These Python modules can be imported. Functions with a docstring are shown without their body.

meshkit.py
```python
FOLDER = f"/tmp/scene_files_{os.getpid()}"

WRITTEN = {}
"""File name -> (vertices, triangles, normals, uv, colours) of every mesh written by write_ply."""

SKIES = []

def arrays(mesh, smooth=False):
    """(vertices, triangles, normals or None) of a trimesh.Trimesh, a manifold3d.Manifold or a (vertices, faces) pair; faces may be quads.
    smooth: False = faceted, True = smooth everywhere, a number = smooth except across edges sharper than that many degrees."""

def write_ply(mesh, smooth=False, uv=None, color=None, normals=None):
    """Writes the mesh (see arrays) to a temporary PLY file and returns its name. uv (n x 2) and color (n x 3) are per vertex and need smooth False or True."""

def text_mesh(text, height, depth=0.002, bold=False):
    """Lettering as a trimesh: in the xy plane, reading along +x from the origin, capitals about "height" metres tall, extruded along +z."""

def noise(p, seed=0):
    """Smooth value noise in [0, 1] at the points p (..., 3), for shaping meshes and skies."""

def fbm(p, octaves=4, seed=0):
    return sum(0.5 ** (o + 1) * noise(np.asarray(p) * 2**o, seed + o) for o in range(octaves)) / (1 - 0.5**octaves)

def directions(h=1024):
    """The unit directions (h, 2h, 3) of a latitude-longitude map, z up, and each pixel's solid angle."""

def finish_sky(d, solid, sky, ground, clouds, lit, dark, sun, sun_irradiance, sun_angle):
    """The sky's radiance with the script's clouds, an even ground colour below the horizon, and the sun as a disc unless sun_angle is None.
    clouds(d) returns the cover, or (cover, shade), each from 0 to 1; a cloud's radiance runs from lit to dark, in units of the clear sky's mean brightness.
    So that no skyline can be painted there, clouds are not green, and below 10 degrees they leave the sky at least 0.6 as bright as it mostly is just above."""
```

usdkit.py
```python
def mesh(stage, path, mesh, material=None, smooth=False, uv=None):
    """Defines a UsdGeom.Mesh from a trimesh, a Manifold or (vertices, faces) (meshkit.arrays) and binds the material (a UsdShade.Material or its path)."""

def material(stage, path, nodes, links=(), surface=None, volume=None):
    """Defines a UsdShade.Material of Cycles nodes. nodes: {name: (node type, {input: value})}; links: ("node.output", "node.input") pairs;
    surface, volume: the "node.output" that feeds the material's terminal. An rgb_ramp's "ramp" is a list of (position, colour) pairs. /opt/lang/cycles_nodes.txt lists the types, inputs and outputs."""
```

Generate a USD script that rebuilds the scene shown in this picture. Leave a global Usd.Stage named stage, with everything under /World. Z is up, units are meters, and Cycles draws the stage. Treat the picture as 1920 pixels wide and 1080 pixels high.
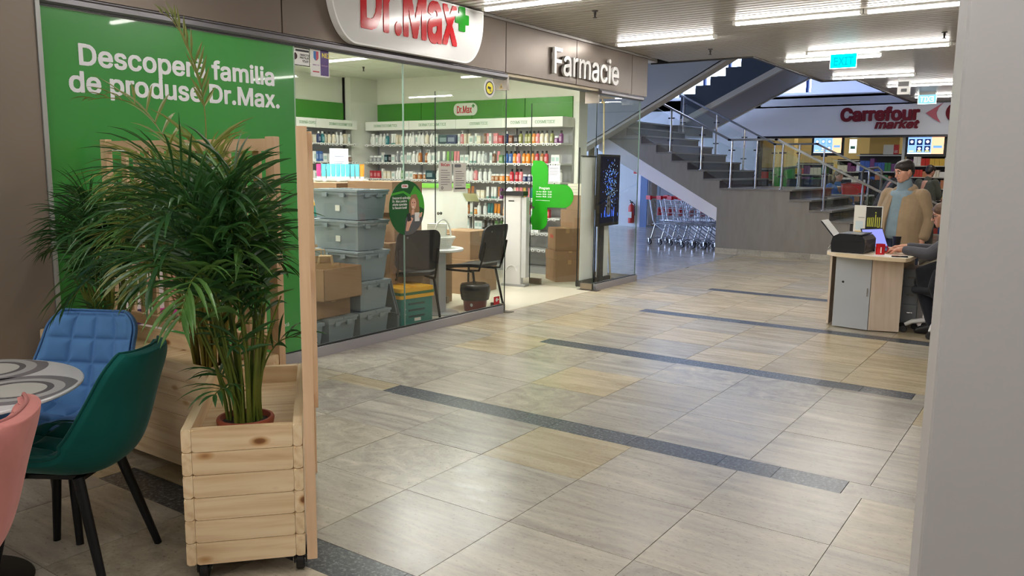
import math, random
import numpy as np, trimesh, manifold3d, shapely.geometry as sg
from shapely import affinity
import meshkit, usdkit
from pxr import Usd, UsdGeom, UsdLux, UsdShade, Gf, Sdf, Vt

stage = Usd.Stage.CreateInMemory()
UsdGeom.SetStageUpAxis(stage, 'Z'); UsdGeom.SetStageMetersPerUnit(stage, 1.0)
UsdGeom.Xform.Define(stage, '/World'); UsdGeom.Scope.Define(stage, '/World/Looks')
rng = random.Random(7); nrg = np.random.default_rng(7)
R = math.radians

# ---------------------------------------------------------------- camera, daylight, exposure
CAM_H = 1.545
yaw, pitch, roll, FPX = R(-34.68), R(-8.463), R(0.648), 1526.16
_f0 = np.array([math.sin(yaw), math.cos(yaw), 0]); _r0 = np.array([math.cos(yaw), -math.sin(yaw), 0]); _u0 = np.array([0, 0, 1.])
FWD = math.cos(pitch) * _f0 + math.sin(pitch) * _u0
_u1 = -math.sin(pitch) * _f0 + math.cos(pitch) * _u0
RIGHT = math.cos(roll) * _r0 + math.sin(roll) * _u1
UP = -math.sin(roll) * _r0 + math.cos(roll) * _u1
cam = UsdGeom.Camera.Define(stage, '/World/camera')
cam.CreateHorizontalApertureAttr(36.0); cam.CreateFocalLengthAttr(36.0 * FPX / 1920)
cam.CreateClippingRangeAttr(Gf.Vec2f(0.05, 500.0))
cam.AddTransformOp().Set(Gf.Matrix4d(*RIGHT, 0, *UP, 0, *(-FWD), 0, 0, 0, CAM_H, 1))
cam.CreateExposureAttr(0.86)
TUBE, PANEL, SKY = 30.0, 32.0, 1.15          # strengths of the ceiling tubes, the shop's ceiling panels, the daylight
dome = UsdLux.DomeLight.Define(stage, '/World/daylight')
dome.CreateIntensityAttr(SKY); dome.CreateColorAttr(Gf.Vec3f(0.50, 0.63, 1.0))

# ---------------------------------------------------------------- materials
def M(name, nodes, links=(), surface='p.BSDF'):
    usdkit.material(stage, '/World/Looks/' + name, nodes, links, surface=surface)
    return '/World/Looks/' + name
def srgb(r, g, b):
    return tuple((c / 255 / 12.92) if c / 255 <= .04045 else ((c / 255 + .055) / 1.055) ** 2.4 for c in (r, g, b))
_made = {}
def paint(r, g, b, rough=.5, metal=0., coat=0., bump=0.):
    """A plain painted or plastic surface of the sRGB colour, with a little roughness relief if bump > 0."""
    key = (r, g, b, rough, metal, coat, bump)
    if key not in _made:
        n = {'p': ('principled_bsdf', {'base_color': srgb(r, g, b), 'roughness': rough, 'metallic': metal, 'coat_weight': coat})}
        l = []
        if bump:
            n['t'] = ('texture_coordinate', {}); n['n'] = ('noise_texture', {'scale': 120., 'detail': 3.}); n['b'] = ('bump', {'strength': bump, 'distance': .004})
            l = [('t.object', 'n.vector'), ('n.fac', 'b.height'), ('b.normal', 'p.normal')]
        _made[key] = M(f'paint_{len(_made):03d}', n, l)
    return _made[key]
def glow(name, rgb, strength):
    return M(name, {'p': ('emission', {'color': rgb, 'strength': strength})}, surface='p.emission')

def stone(name, ramp, streak=True, rough=.26):
    """Polished travertine: veins along x, pits, each slab its own place in the stone and its own tone."""
    sc = (.9, 6., 6.) if streak else (4., 5., 5.)
    return M(name, {
        't': ('texture_coordinate', {}), 'o': ('object_info', {}), 'k': ('vector_math', {'math_type': 'scale', 'vector1': (37., 53., 71.)}),
        'a': ('vector_math', {'math_type': 'add'}), 'm': ('mapping', {'scale': sc}), 'm2': ('mapping', {'scale': (38., 90., 60.) if streak else (60., 75., 60.)}),
        'n1': ('noise_texture', {'scale': 1.5, 'detail': 8., 'roughness': .6, 'distortion': 1.1}),
        'n2': ('noise_texture', {'scale': 1.0, 'detail': 5., 'roughness': .7}),
        'n3': ('noise_texture', {'scale': 2.6, 'detail': 3., 'roughness': .6, 'distortion': .4}),
        'r1': ('rgb_ramp', {'ramp': ramp}), 'r2': ('rgb_ramp', {'ramp': [(0, (.34, .32, .3)), (.33, (.5, .48, .45)), (.40, (.93, .92, .91)), (.6, (1, 1, 1)), (.68, (1.1, 1.1, 1.08)), (1, (1.2, 1.2, 1.18))]}),
        'r3': ('rgb_ramp', {'ramp': [(0, (.82, .82, .82)), (.5, (1, 1, 1)), (1, (1.16, 1.16, 1.16))]}),
        'ro': ('rgb_ramp', {'ramp': [(0, (.79, .79, .81)), (.5, (.90, .895, .89)), (1, (.98, .965, .94))]}),
        'x1': ('mix', {'mix_type': 'multiply', 'fac': 1.}), 'x2': ('mix', {'mix_type': 'multiply', 'fac': 1.}), 'x3': ('mix', {'mix_type': 'multiply', 'fac': 1.}),
        'b': ('bump', {'strength': .05, 'distance': .003}), 'rr': ('map_range', {'to_min': rough - .07, 'to_max': rough + .1}),
        'p': ('principled_bsdf', {'specular_ior_level': .5})},
        [('o.random', 'k.scale'), ('t.object', 'a.vector1'), ('k.vector', 'a.vector2'), ('a.vector', 'm.vector'), ('a.vector', 'm2.vector'), ('m.vector', 'n1.vector'), ('m2.vector', 'n2.vector'), ('a.vector', 'n3.vector'),
         ('n1.fac', 'r1.fac'), ('n2.fac', 'r2.fac'), ('n3.fac', 'r3.fac'), ('o.random', 'ro.fac'), ('r1.color', 'x1.color1'), ('r2.color', 'x1.color2'), ('x1.color', 'x2.color1'), ('r3.color', 'x2.color2'),
         ('x2.color', 'x3.color1'), ('ro.color', 'x3.color2'), ('x3.color', 'p.base_color'), ('n2.fac', 'b.height'), ('b.normal', 'p.normal'), ('n1.fac', 'rr.value'), ('rr.result', 'p.roughness')])
GREY = [(0, srgb(150, 145, 136)), (.36, srgb(168, 162, 152)), (.5, srgb(180, 174, 163)), (.62, srgb(190, 184, 172)), (.75, srgb(208, 202, 189)), (1, srgb(224, 219, 207))]
BEIGE = [(0, srgb(160, 143, 112)), (.36, srgb(180, 164, 133)), (.52, srgb(192, 178, 148)), (.66, srgb(203, 190, 162)), (1, srgb(222, 211, 188))]
WARM = [(0, srgb(150, 140, 124)), (.36, srgb(172, 163, 146)), (.52, srgb(186, 177, 159)), (.66, srgb(197, 189, 171)), (1, srgb(222, 214, 198))]
STONES = [stone('travertine_grey', GREY), stone('travertine_warm', WARM), stone('travertine_beige', BEIGE), stone('travertine_speckled', WARM, False), stone('travertine_grey_speckled', GREY, False)]
GRANITE = M('granite_dark', {'t': ('texture_coordinate', {}), 'o': ('object_info', {}), 'n': ('noise_texture', {'scale': 55., 'detail': 4., 'roughness': .8}), 'v': ('voronoi_texture', {'scale': 60.}),
    'r': ('rgb_ramp', {'ramp': [(.3, srgb(34, 38, 46)), (.48, srgb(58, 64, 74)), (.56, srgb(92, 98, 106)), (.64, srgb(150, 154, 156)), (1, srgb(176, 178, 176))]}),
    'ro': ('rgb_ramp', {'ramp': [(0, (.5, .52, .56)), (1, (1, 1, 1))]}), 'x': ('mix', {'mix_type': 'multiply', 'fac': 1.}), 'p': ('principled_bsdf', {'roughness': .3})},
    [('t.object', 'n.vector'), ('n.fac', 'r.fac'), ('o.random', 'ro.fac'), ('r.color', 'x.color1'), ('ro.color', 'x.color2'), ('x.color', 'p.base_color')])

def wood(name, axis, ramp, knots=True, fine=1.0, rough=.5):
    """Pine with the grain along the given axis of the thing."""
    s = [26. * fine] * 3; s[axis] = 1.6
    s2 = [3.2] * 3; s2[axis] = 1.7
    n = {'t': ('texture_coordinate', {}), 'o': ('object_info', {}), 'k': ('vector_math', {'math_type': 'scale', 'vector1': (17., 29., 11.)}), 'a': ('vector_math', {'math_type': 'add'}),
         'm': ('mapping', {'scale': tuple(s)}), 'm2': ('mapping', {'scale': tuple(s2)}),
         'n': ('noise_texture', {'scale': 1., 'detail': 5., 'roughness': .6, 'distortion': .9}), 'n2': ('noise_texture', {'scale': 1.4, 'detail': 2.}),
         'w': ('wave_texture', {'scale': .42, 'distortion': 5., 'detail': 2., 'detail_scale': 1.2, 'bands_direction': 'diagonal'}), 'x0': ('mix', {'fac': .5}),
         'r': ('rgb_ramp', {'ramp': ramp}), 'r2': ('rgb_ramp', {'ramp': [(.2, (.9, .87, .82)), (.8, (1.06, 1.06, 1.06))]}),
         'x': ('mix', {'mix_type': 'multiply', 'fac': 1.}), 'b': ('bump', {'strength': .12, 'distance': .002}), 'p': ('principled_bsdf', {'roughness': rough})}
    l = [('o.random', 'k.scale'), ('t.object', 'a.vector1'), ('k.vector', 'a.vector2'), ('a.vector', 'm.vector'), ('a.vector', 'm2.vector'), ('m.vector', 'n.vector'), ('m.vector', 'w.vector'), ('m2.vector', 'n2.vector'),
         ('n.color', 'x0.color1'), ('w.color', 'x0.color2'), ('n.fac', 'b.height'), ('b.normal', 'p.normal')]
    n['g'] = ('mix_float', {'fac': .16}); l += [('n.fac', 'g.a'), ('w.fac', 'g.b'), ('g.result', 'r.fac'), ('r.color', 'x.color1'), ('n2.fac', 'r2.fac'), ('r2.color', 'x.color2')]
    l = [x for x in l if 'x0' not in x[1]]; n.pop('x0')
    last = 'x.color'
    if knots:
        sk = [9.] * 3; sk[axis] = 4.5
        n.update({'mk': ('mapping', {'scale': tuple(sk)}), 'v': ('voronoi_texture', {'scale': 1., 'randomness': 1.}), 'rk': ('rgb_ramp', {'ramp': [(0, (.16, .08, .04)), (.09, (.3, .16, .08)), (.13, (.72, .55, .4)), (.2, (1, 1, 1)), (1, (1, 1, 1))]}), 'x3': ('mix', {'mix_type': 'multiply', 'fac': 1.})})
        l += [('a.vector', 'mk.vector'), ('mk.vector', 'v.vector'), ('v.distance', 'rk.fac'), ('x.color', 'x3.color1'), ('rk.color', 'x3.color2')]
        last = 'x3.color'
    l.append((last, 'p.base_color'))
    return M(name, n, l)
PINE = [(.15, srgb(200, 164, 120)), (.4, srgb(228, 200, 160)), (.55, srgb(238, 215, 178)), (.75, srgb(243, 224, 192)), (1, srgb(245, 229, 202))]
PINE_X, PINE_Y, PINE_Z = (wood('pine_' + 'xyz'[i], i, PINE) for i in range(3))
BEAM = [(0, srgb(208, 168, 130)), (.5, srgb(228, 194, 158)), (1, srgb(240, 212, 182))]
BEAM_Z, BEAM_X = wood('planed_batten_z', 2, BEAM, False), wood('planed_batten_x', 0, BEAM, False)

def glass(name, tint, f0=.045, gain=1.0):
    """A clear pane: lets light straight through and mirrors more at grazing angles (Schlick)."""
    return M(name, {'t': ('transparent_bsdf', {'color': tint}), 'g': ('glossy_bsdf', {'color': (1, 1, 1), 'roughness': 0.}), 'w': ('layer_weight', {'blend': .5}), 'p': ('math', {'math_type': 'power', 'value2': 5.}),
        'm': ('math', {'math_type': 'multiply_add', 'value2': (1 - f0) * gain, 'value3': f0}), 'x': ('mix_closure', {})},
        [('w.facing', 'p.value1'), ('p.value', 'm.value1'), ('m.value', 'x.fac'), ('t.BSDF', 'x.closure1'), ('g.BSDF', 'x.closure2')], surface='x.closure')
GLASS = glass('shop_glass', (.965, .985, .975), .03, .8)
GLASS_EDGE = paint(70, 110, 98, .15)
RAIL_GLASS = glass('rail_glass', (.93, .96, .95), .04, .8)
def fabric(name, rgb, rough=.85):
    """Velvet: soft sheen and a faint crushed nap."""
    return M(name, {'t': ('texture_coordinate', {}), 'n': ('noise_texture', {'scale': 9., 'detail': 4., 'distortion': .6}), 'r': ('rgb_ramp', {'ramp': [(0, tuple(c * .8 for c in rgb)), (1, tuple(min(1, c * 1.18) for c in rgb))]}),
        'n2': ('noise_texture', {'scale': 420., 'detail': 1.}), 'b': ('bump', {'strength': .1, 'distance': .001}),
        'p': ('principled_bsdf', {'roughness': rough, 'sheen_weight': .55, 'sheen_roughness': .35, 'sheen_tint': tuple(min(1, c * .7 + .3) for c in rgb), 'specular_ior_level': .2})},
        [('t.object', 'n.vector'), ('n.fac', 'r.fac'), ('r.color', 'p.base_color'), ('t.object', 'n2.vector'), ('n2.fac', 'b.height'), ('b.normal', 'p.normal')])
def brushed(name, rgb, rough, metal, scale=(2, 2, 160)):
    return M(name, {'t': ('texture_coordinate', {}), 'm': ('mapping', {'scale': scale}), 'n': ('noise_texture', {'scale': 1., 'detail': 3.}), 'r': ('map_range', {'to_min': rough - .06, 'to_max': rough + .08}),
        'p': ('principled_bsdf', {'base_color': rgb, 'metallic': metal})}, [('t.object', 'm.vector'), ('m.vector', 'n.vector'), ('n.fac', 'r.value'), ('r.result', 'p.roughness')])
STEEL = paint(176, 176, 178, .22, 1.0); CHROME = paint(205, 205, 208, .12, 1.0)
BLACK = paint(16, 17, 19, .45); BLACK_GLOSS = paint(10, 11, 14, .15); WHITE = paint(232, 232, 230, .4); OFFWHITE = paint(214, 214, 206, .5)
BLACK_METAL = paint(18, 20, 24, .38, .3)
CARD = M('corrugated_card', {'t': ('texture_coordinate', {}), 'n': ('noise_texture', {'scale': 3., 'detail': 4.}), 'r': ('rgb_ramp', {'ramp': [(0, srgb(136, 104, 76)), (1, srgb(166, 132, 100))]}),
    'w': ('wave_texture', {'scale': 40., 'distortion': .2}), 'b': ('bump', {'strength': .05, 'distance': .002}), 'p': ('principled_bsdf', {'roughness': .75})},
    [('t.object', 'n.vector'), ('n.fac', 'r.fac'), ('r.color', 'p.base_color'), ('t.object', 'w.vector'), ('w.fac', 'b.height'), ('b.normal', 'p.normal')])

# ---------------------------------------------------------------- mesh helpers
_cb = {}
def chamfer_box(x0, y0, z0, x1, y1, z1, c=.003):
    """A box with chamfered edges, as (vertices, triangles)."""
    if 'f' not in _cb:
        pts = np.array([[sx * (1 if k != 0 else .8), sy * (1 if k != 1 else .8), sz * (1 if k != 2 else .8)] for sx in (-1, 1) for sy in (-1, 1) for sz in (-1, 1) for k in range(3)], float)
        # vertex k of a corner is pulled in along axis k
        h = trimesh.convex.convex_hull(pts)
        idx = [int(np.argmin(((pts - p) ** 2).sum(1))) for p in h.vertices]
        _cb['f'] = np.array(idx)[h.faces]; _cb['s'] = np.sign(pts); _cb['k'] = np.tile(np.arange(3), 8)
    lo, hi = np.minimum((x0, y0, z0), (x1, y1, z1)).astype(float), np.maximum((x0, y0, z0), (x1, y1, z1)).astype(float)
    c = min(c, .3 * (hi - lo).min())
    h, m = (hi - lo) / 2, (hi + lo) / 2
    off = np.zeros((24, 3)); off[np.arange(24), _cb['k']] = c
    return m + _cb['s'] * (h - off), _cb['f']
class MB:
    """Collects shapes and joins them into one mesh."""
    def __init__(s): s.v, s.f, s.n = [], [], 0
    def add(s, v, f=None):
        if f is None:
            if hasattr(v, 'to_mesh'):
                m = v.to_mesh(); v, f = np.array(m.vert_properties[:, :3]), np.array(m.tri_verts)
            elif isinstance(v, tuple): v, f = v
            else: v, f = np.array(v.vertices), np.array(v.faces)
        v = np.asarray(v, float); f = np.asarray(f, int)
        if f.shape[1] == 4: f = np.vstack([f[:, [0, 1, 2]], f[:, [0, 2, 3]]])
        s.v.append(v); s.f.append(f + s.n); s.n += len(v); return s
    def box(s, x0, y0, z0, x1, y1, z1, c=.002): return s.add(*chamfer_box(x0, y0, z0, x1, y1, z1, c))
    def bar(s, p, q, w, h=None, up=(0, 0, 1), c=.001):
        """A rectangular bar from p to q, w wide and h high."""
        p, q = np.array(p, float), np.array(q, float); d = q - p; L = np.linalg.norm(d); d /= L
        up = np.array(up, float)
        if abs(d @ up) > .99: up = np.array([1., 0, 0])
        sx = np.cross(d, up); sx /= np.linalg.norm(sx); uz = np.cross(sx, d); h = h or w
        v, f = chamfer_box(0, -w / 2, -h / 2, L, w / 2, h / 2, c)
        return s.add(p + v[:, :1] * d + v[:, 1:2] * sx + v[:, 2:] * uz, f[:, ::-1])
    def tube(s, pts, r, n=10, closed=False):
        """A round tube along the points; r is one radius or one per point."""
        P = np.array(pts, float); m = len(P); rr = np.broadcast_to(r, (m,))
        T = np.zeros_like(P); T[1:-1] = P[2:] - P[:-2]; T[0] = P[1] - P[0]; T[-1] = P[-1] - P[-2]
        if closed: T[0] = T[-1] = P[1] - P[-2]
        T /= np.linalg.norm(T, axis=1, keepdims=True)
        u = np.cross(T[0], (0, 0, 1)); u = u if np.linalg.norm(u) > .1 else np.cross(T[0], (1, 0, 0)); u /= np.linalg.norm(u)
        a = np.linspace(0, 2 * np.pi, n, endpoint=False); V = []
        for i in range(m):
            u = u - (u @ T[i]) * T[i]; u /= np.linalg.norm(u); w = np.cross(T[i], u)
            V.append(P[i] + rr[i] * (np.cos(a)[:, None] * u + np.sin(a)[:, None] * w))
        V = np.vstack(V); F = []
        for i in range(m - 1):
            for k in range(n):
                A, B = i * n + k, i * n + (k + 1) % n
                F.append((A, B, B + n, A + n))
        F = np.array(F); F = np.vstack([F[:, [0, 1, 2]], F[:, [0, 2, 3]]])
        if not closed:
            V = np.vstack([V, P[0], P[-1]]); c0 = m * n
            F = np.vstack([F, [(c0, (k + 1) % n, k) for k in range(n)], [(c0 + 1, (m - 1) * n + k, (m - 1) * n + (k + 1) % n) for k in range(n)]])
        return s.add(V, F)
    def lathe(s, prof, at=(0, 0, 0), n=24, axis=2, sx=1., sy=1.):
        """Turns the (radius, height) profile about an axis."""
        a = np.linspace(0, 2 * np.pi, n, endpoint=False); pr = np.array(prof, float); m = len(pr)
        V = np.vstack([np.c_[r * np.cos(a) * sx, r * np.sin(a) * sy, np.full(n, z)] for r, z in pr]); F = []
        for i in range(m - 1):
            for k in range(n):
                A, B = i * n + k, i * n + (k + 1) % n
                F.append((A, B, B + n, A + n))
        F = np.array(F); F = np.vstack([F[:, [0, 1, 2]], F[:, [0, 2, 3]]])
        V = np.vstack([V, [0, 0, pr[0, 1]], [0, 0, pr[-1, 1]]])
        F = np.vstack([F, [(m * n, (k + 1) % n, k) for k in range(n)], [(m * n + 1, (m - 1) * n + k, (m - 1) * n + (k + 1) % n) for k in range(n)]])
        if axis == 0: V = V[:, [2, 0, 1]]
        if axis == 1: V = V[:, [1, 2, 0]]
        return s.add(V + np.array(at, float), F)
    def prism(s, poly, a, b, plane='xy', at=0):
        """Extrudes a shapely polygon or a list of points; plane says where its two coordinates lie, a and b the extent along the third axis."""
        g = poly if hasattr(poly, 'geom_type') else sg.Polygon(poly)
        for p in getattr(g, 'geoms', [g]):
            m = trimesh.creation.extrude_polygon(p, b - a, engine='earcut'); v = np.array(m.vertices); v[:, 2] += a; f = np.array(m.faces)
            if plane == 'xz': v = v[:, [0, 2, 1]]; f = f[:, ::-1]
            if plane == 'yz': v = v[:, [2, 0, 1]]
            s.add(v, f)
        return s
    def text(s, txt, h, origin, right, up, depth=.004, bold=True, width=None):
        """Raised lettering at origin (start of the baseline) along the directions right and up; width squeezes or stretches it."""
        m = meshkit.text_mesh(txt, h, depth, bold); v = np.array(m.vertices); r, u = np.array(right, float), np.array(up, float)
        if width: v[:, 0] *= width / v[:, 0].max()
        n = np.cross(r, u)
        return s.add(np.array(origin, float) + v[:, :1] * r + v[:, 1:2] * u + v[:, 2:] * n, m.faces)
    def mesh(s): return np.vstack(s.v), np.vstack(s.f)
    def turn(s, deg, at=(0, 0, 0)):
        a = R(deg); m = np.array([[math.cos(a), -math.sin(a), 0], [math.sin(a), math.cos(a), 0], [0, 0, 1]])
        s.v = [(v - at) @ m.T + at for v in s.v]; return s
    def map(s, fn): s.v = [fn(v) for v in s.v]; return s
def rounded(w, h, r, n=8):
    return sg.box(-w / 2 + r, -h / 2 + r, w / 2 - r, h / 2 - r).buffer(r, quad_segs=n)

# ---------------------------------------------------------------- scene objects
_names = {}
def numbered(parent, name):
    k = _names.setdefault((parent, name), 0); _names[(parent, name)] += 1
    return name if k == 0 else f'{name}_{k:03d}'
def tag(p, label=None, cat=None, group=None, kind=None):
    for k, t in (('label', label), ('category', cat), ('group', group), ('kind', kind)):
        if t: p.SetCustomDataByKey(k, t)
    return p
def obj(name, mb, mat, parent=None, smooth=False, label=None, kind=None):
    """ONE Mesh prim, under the parent thing or part, or under /World."""
    up = str(parent.GetPath()) if parent else '/World'
    path = up + '/' + numbered(up, name)
    p = usdkit.mesh(stage, path, mb.mesh() if isinstance(mb, MB) else mb, mat, smooth).GetPrim()
    return tag(p, label, kind=kind)
def thing(name, label, cat, loc=(0, 0, 0), rotz=0., group=None, kind=None):
    x = UsdGeom.Xform.Define(stage, '/World/' + numbered('/World', name))
    x.AddTranslateOp().Set(Gf.Vec3d(*map(float, loc))); x.AddRotateZOp().Set(float(rotz))
    return tag(x.GetPrim(), label, cat, group, kind)
def single(name, mb, mat, label, cat, group=None, smooth=False, kind=None):
    return tag(obj(name, mb, mat, None, smooth), label, cat, group, kind)
def struct(name, mb=None, mat=None, smooth=False):
    if mb is None: return thing(name, None, None, kind='structure')
    return obj(name, mb, mat, None, smooth, kind='structure')
def dup(root, loc, rotz=0., label=None, group=None):
    was = root.GetCustomData()
    base = root.GetName()
    while base[-4:-3] == '_' and base[-3:].isdigit(): base = base[:-4]
    x = UsdGeom.Xform.Define(stage, '/World/' + numbered('/World', base)); p = x.GetPrim()
    p.GetReferences().AddInternalReference(root.GetPath()); p.SetInstanceable(True)
    x.GetPrim().GetAttribute('xformOp:translate').Set(Gf.Vec3d(*map(float, loc))); x.GetPrim().GetAttribute('xformOp:rotateZ').Set(float(rotz))
    return tag(p, label or was.get('label'), was.get('category'), group or was.get('group'))
def move(root, loc, rotz=0.):
    root.GetAttribute('xformOp:translate').Set(Gf.Vec3d(*map(float, loc))); root.GetAttribute('xformOp:rotateZ').Set(float(rotz))
# ---------------------------------------------------------------- floor: travertine slabs with dark granite bands
FX = -4.985                                    # plane of the shop front
fl = struct('floor')
obj('screed', MB().box(-15, -6, -.12, 5, 30, -.012), paint(88, 82, 74, .8), fl)
PIT = .606; XJ = -.722
xs = [XJ + PIT * k for k in range(-8, 8)]
def slab(x0, x1, y0, y1, mat):
    x0, x1 = max(x0, FX - .03), min(x1, 4.4)
    if x1 - x0 < .03: return
    g = .0016; dz = rng.uniform(-.0006, .0006)
    obj('floor_tile', MB().box(x0 + g, y0 + g, -.02, x1 - g, y1 - g, dz, .0012), mat, fl)
def pick(y):
    r = rng.random()
    if y > 6.1: return STONES[2] if r < .78 else STONES[1]
    return STONES[0] if r < .42 else (STONES[1] if r < .62 else (STONES[3] if r < .74 else (STONES[4] if r < .92 else STONES[2])))
far = MB()
for row in range(-2, 8):                         # bands every 2 m, three rows of slabs between them
    yb = 2.0 * row
    for k in range(3):
        y0, y1 = yb + .185 + k * .605, yb + .185 + (k + 1) * .605
        for x in xs:
            if y0 < .5 or x > 1.0 or (x > .3 and y0 > 4):
                far.box(max(x, FX - .03) + .0016, y0 + .0016, -.02, min(x + PIT, 4.4) - .0016, y1 - .0016, 0, .001) if x + PIT > FX else None
            else: slab(x, x + PIT, y0, y1, pick(y0))
    if yb > .5 and row < 6:                      # dark band from -3.85 to -0.82, travertine at both ends
        cut = [-3.85, -3.32, -2.74, -2.50, -1.98, -1.45, -1.16, -.82]
        for a, b in zip(cut, cut[1:]):
            obj('granite_strip', MB().box(a + .001, yb - .006, -.02, b - .001, yb + .183, 0, .001), GRANITE, fl)
        slab(-5.2, -4.4, yb - .004, yb + .183, STONES[1]); slab(-4.4, -3.851, yb - .004, yb + .183, STONES[2])
        slab(-.819, -.1, yb - .004, yb + .183, STONES[4]); slab(-.1, .6, yb - .004, yb + .183, STONES[0]); slab(.6, 4.4, yb - .004, yb + .183, STONES[0])
    else:
        far.box(FX, yb - .004, -.02, 4.4, yb + .183, 0, .001)
obj('distant_floor_tile', far, STONES[1], fl, kind='stuff')
fb = MB()                                        # beyond the stair the hall floor goes on in larger slabs
for i in range(16):
    for j in range(20):
        x0, y0 = -14.9 + i * .62, 10.35 + j * .62
        if x0 > FX - .06 and y0 < 16.1: continue
        fb.box(x0 + .0015, y0 + .0015, -.02, x0 + .6185 if y0 > 16.1 else min(x0 + .6185, FX - .032), y0 + .6185, 0, .001)
for i in range(11):
    for j in range(21): fb.box(-5.0 + i * .86 + .0015, 16.2 + j * .6 + .0015, -.02, -5.0 + (i + 1) * .86 - .0015, 16.2 + (j + 1) * .6 - .0015, 0, .001)
obj('rear_hall_tile', fb, stone('travertine_rear', GREY, True, .16), fl, kind='stuff')
obj('shop_flooring', MB().box(-10.2, 2.3, -.02, FX + .005, 10.33, .002, .001), paint(206, 200, 180, .28), fl, label='pale beige vinyl flooring of the pharmacy')

# ---------------------------------------------------------------- ceiling of the hall: metal slats, cut away round the stairwell
CZ = 3.03
SLAT = brushed('slat_metal', srgb(178, 172, 165), .36, .2, (2, 60, 60))
ce = struct('ceiling')
obj('ceiling_deck', MB().box(-5.2, -6, CZ + .05, 5, 10.95, CZ + .3).box(-3.75, 10.95, CZ + .05, 5, 14.5, CZ + .3).box(-3.2, 14.5, CZ + .05, 5, 19.72, CZ + .3), paint(34, 33, 32, .8), ce)
obj('ceiling_panel', MB().box(-4.93, -6, CZ, 5, 3.6, CZ + .05), SLAT, ce)
nsl = 148; pit = (19.72 - 3.6) / nsl
for i in range(nsl):
    y0 = 3.6 + i * pit; xl = -4.93 if y0 < 10.9 else (-3.73 if y0 < 14.45 else -3.18)
    obj('slat', MB().prism([(y0 + .004, CZ + .022), (y0 + .004, CZ + .003), (y0 + .009, CZ), (y0 + pit - .021, CZ), (y0 + pit - .014, CZ + .004), (y0 + pit - .014, CZ + .022)], xl, 4.9, 'yz'), SLAT, ce)
TRIM_DK = paint(58, 56, 56, .4, .5)
struct('trim_1', MB().box(-5.2, 10.93, CZ - .02, -3.72, 10.96, CZ + .3).box(-3.76, 10.95, CZ - .02, -3.72, 14.5, CZ + .3).box(-3.76, 14.46, CZ - .02, -3.17, 14.5, CZ + .3).box(-3.21, 14.5, CZ - .02, -3.17, 19.72, CZ + .3), TRIM_DK)
struct('trim_2', MB().box(-3.17, 19.7, CZ - .03, 5, 19.74, CZ + .3), TRIM_DK)

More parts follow.
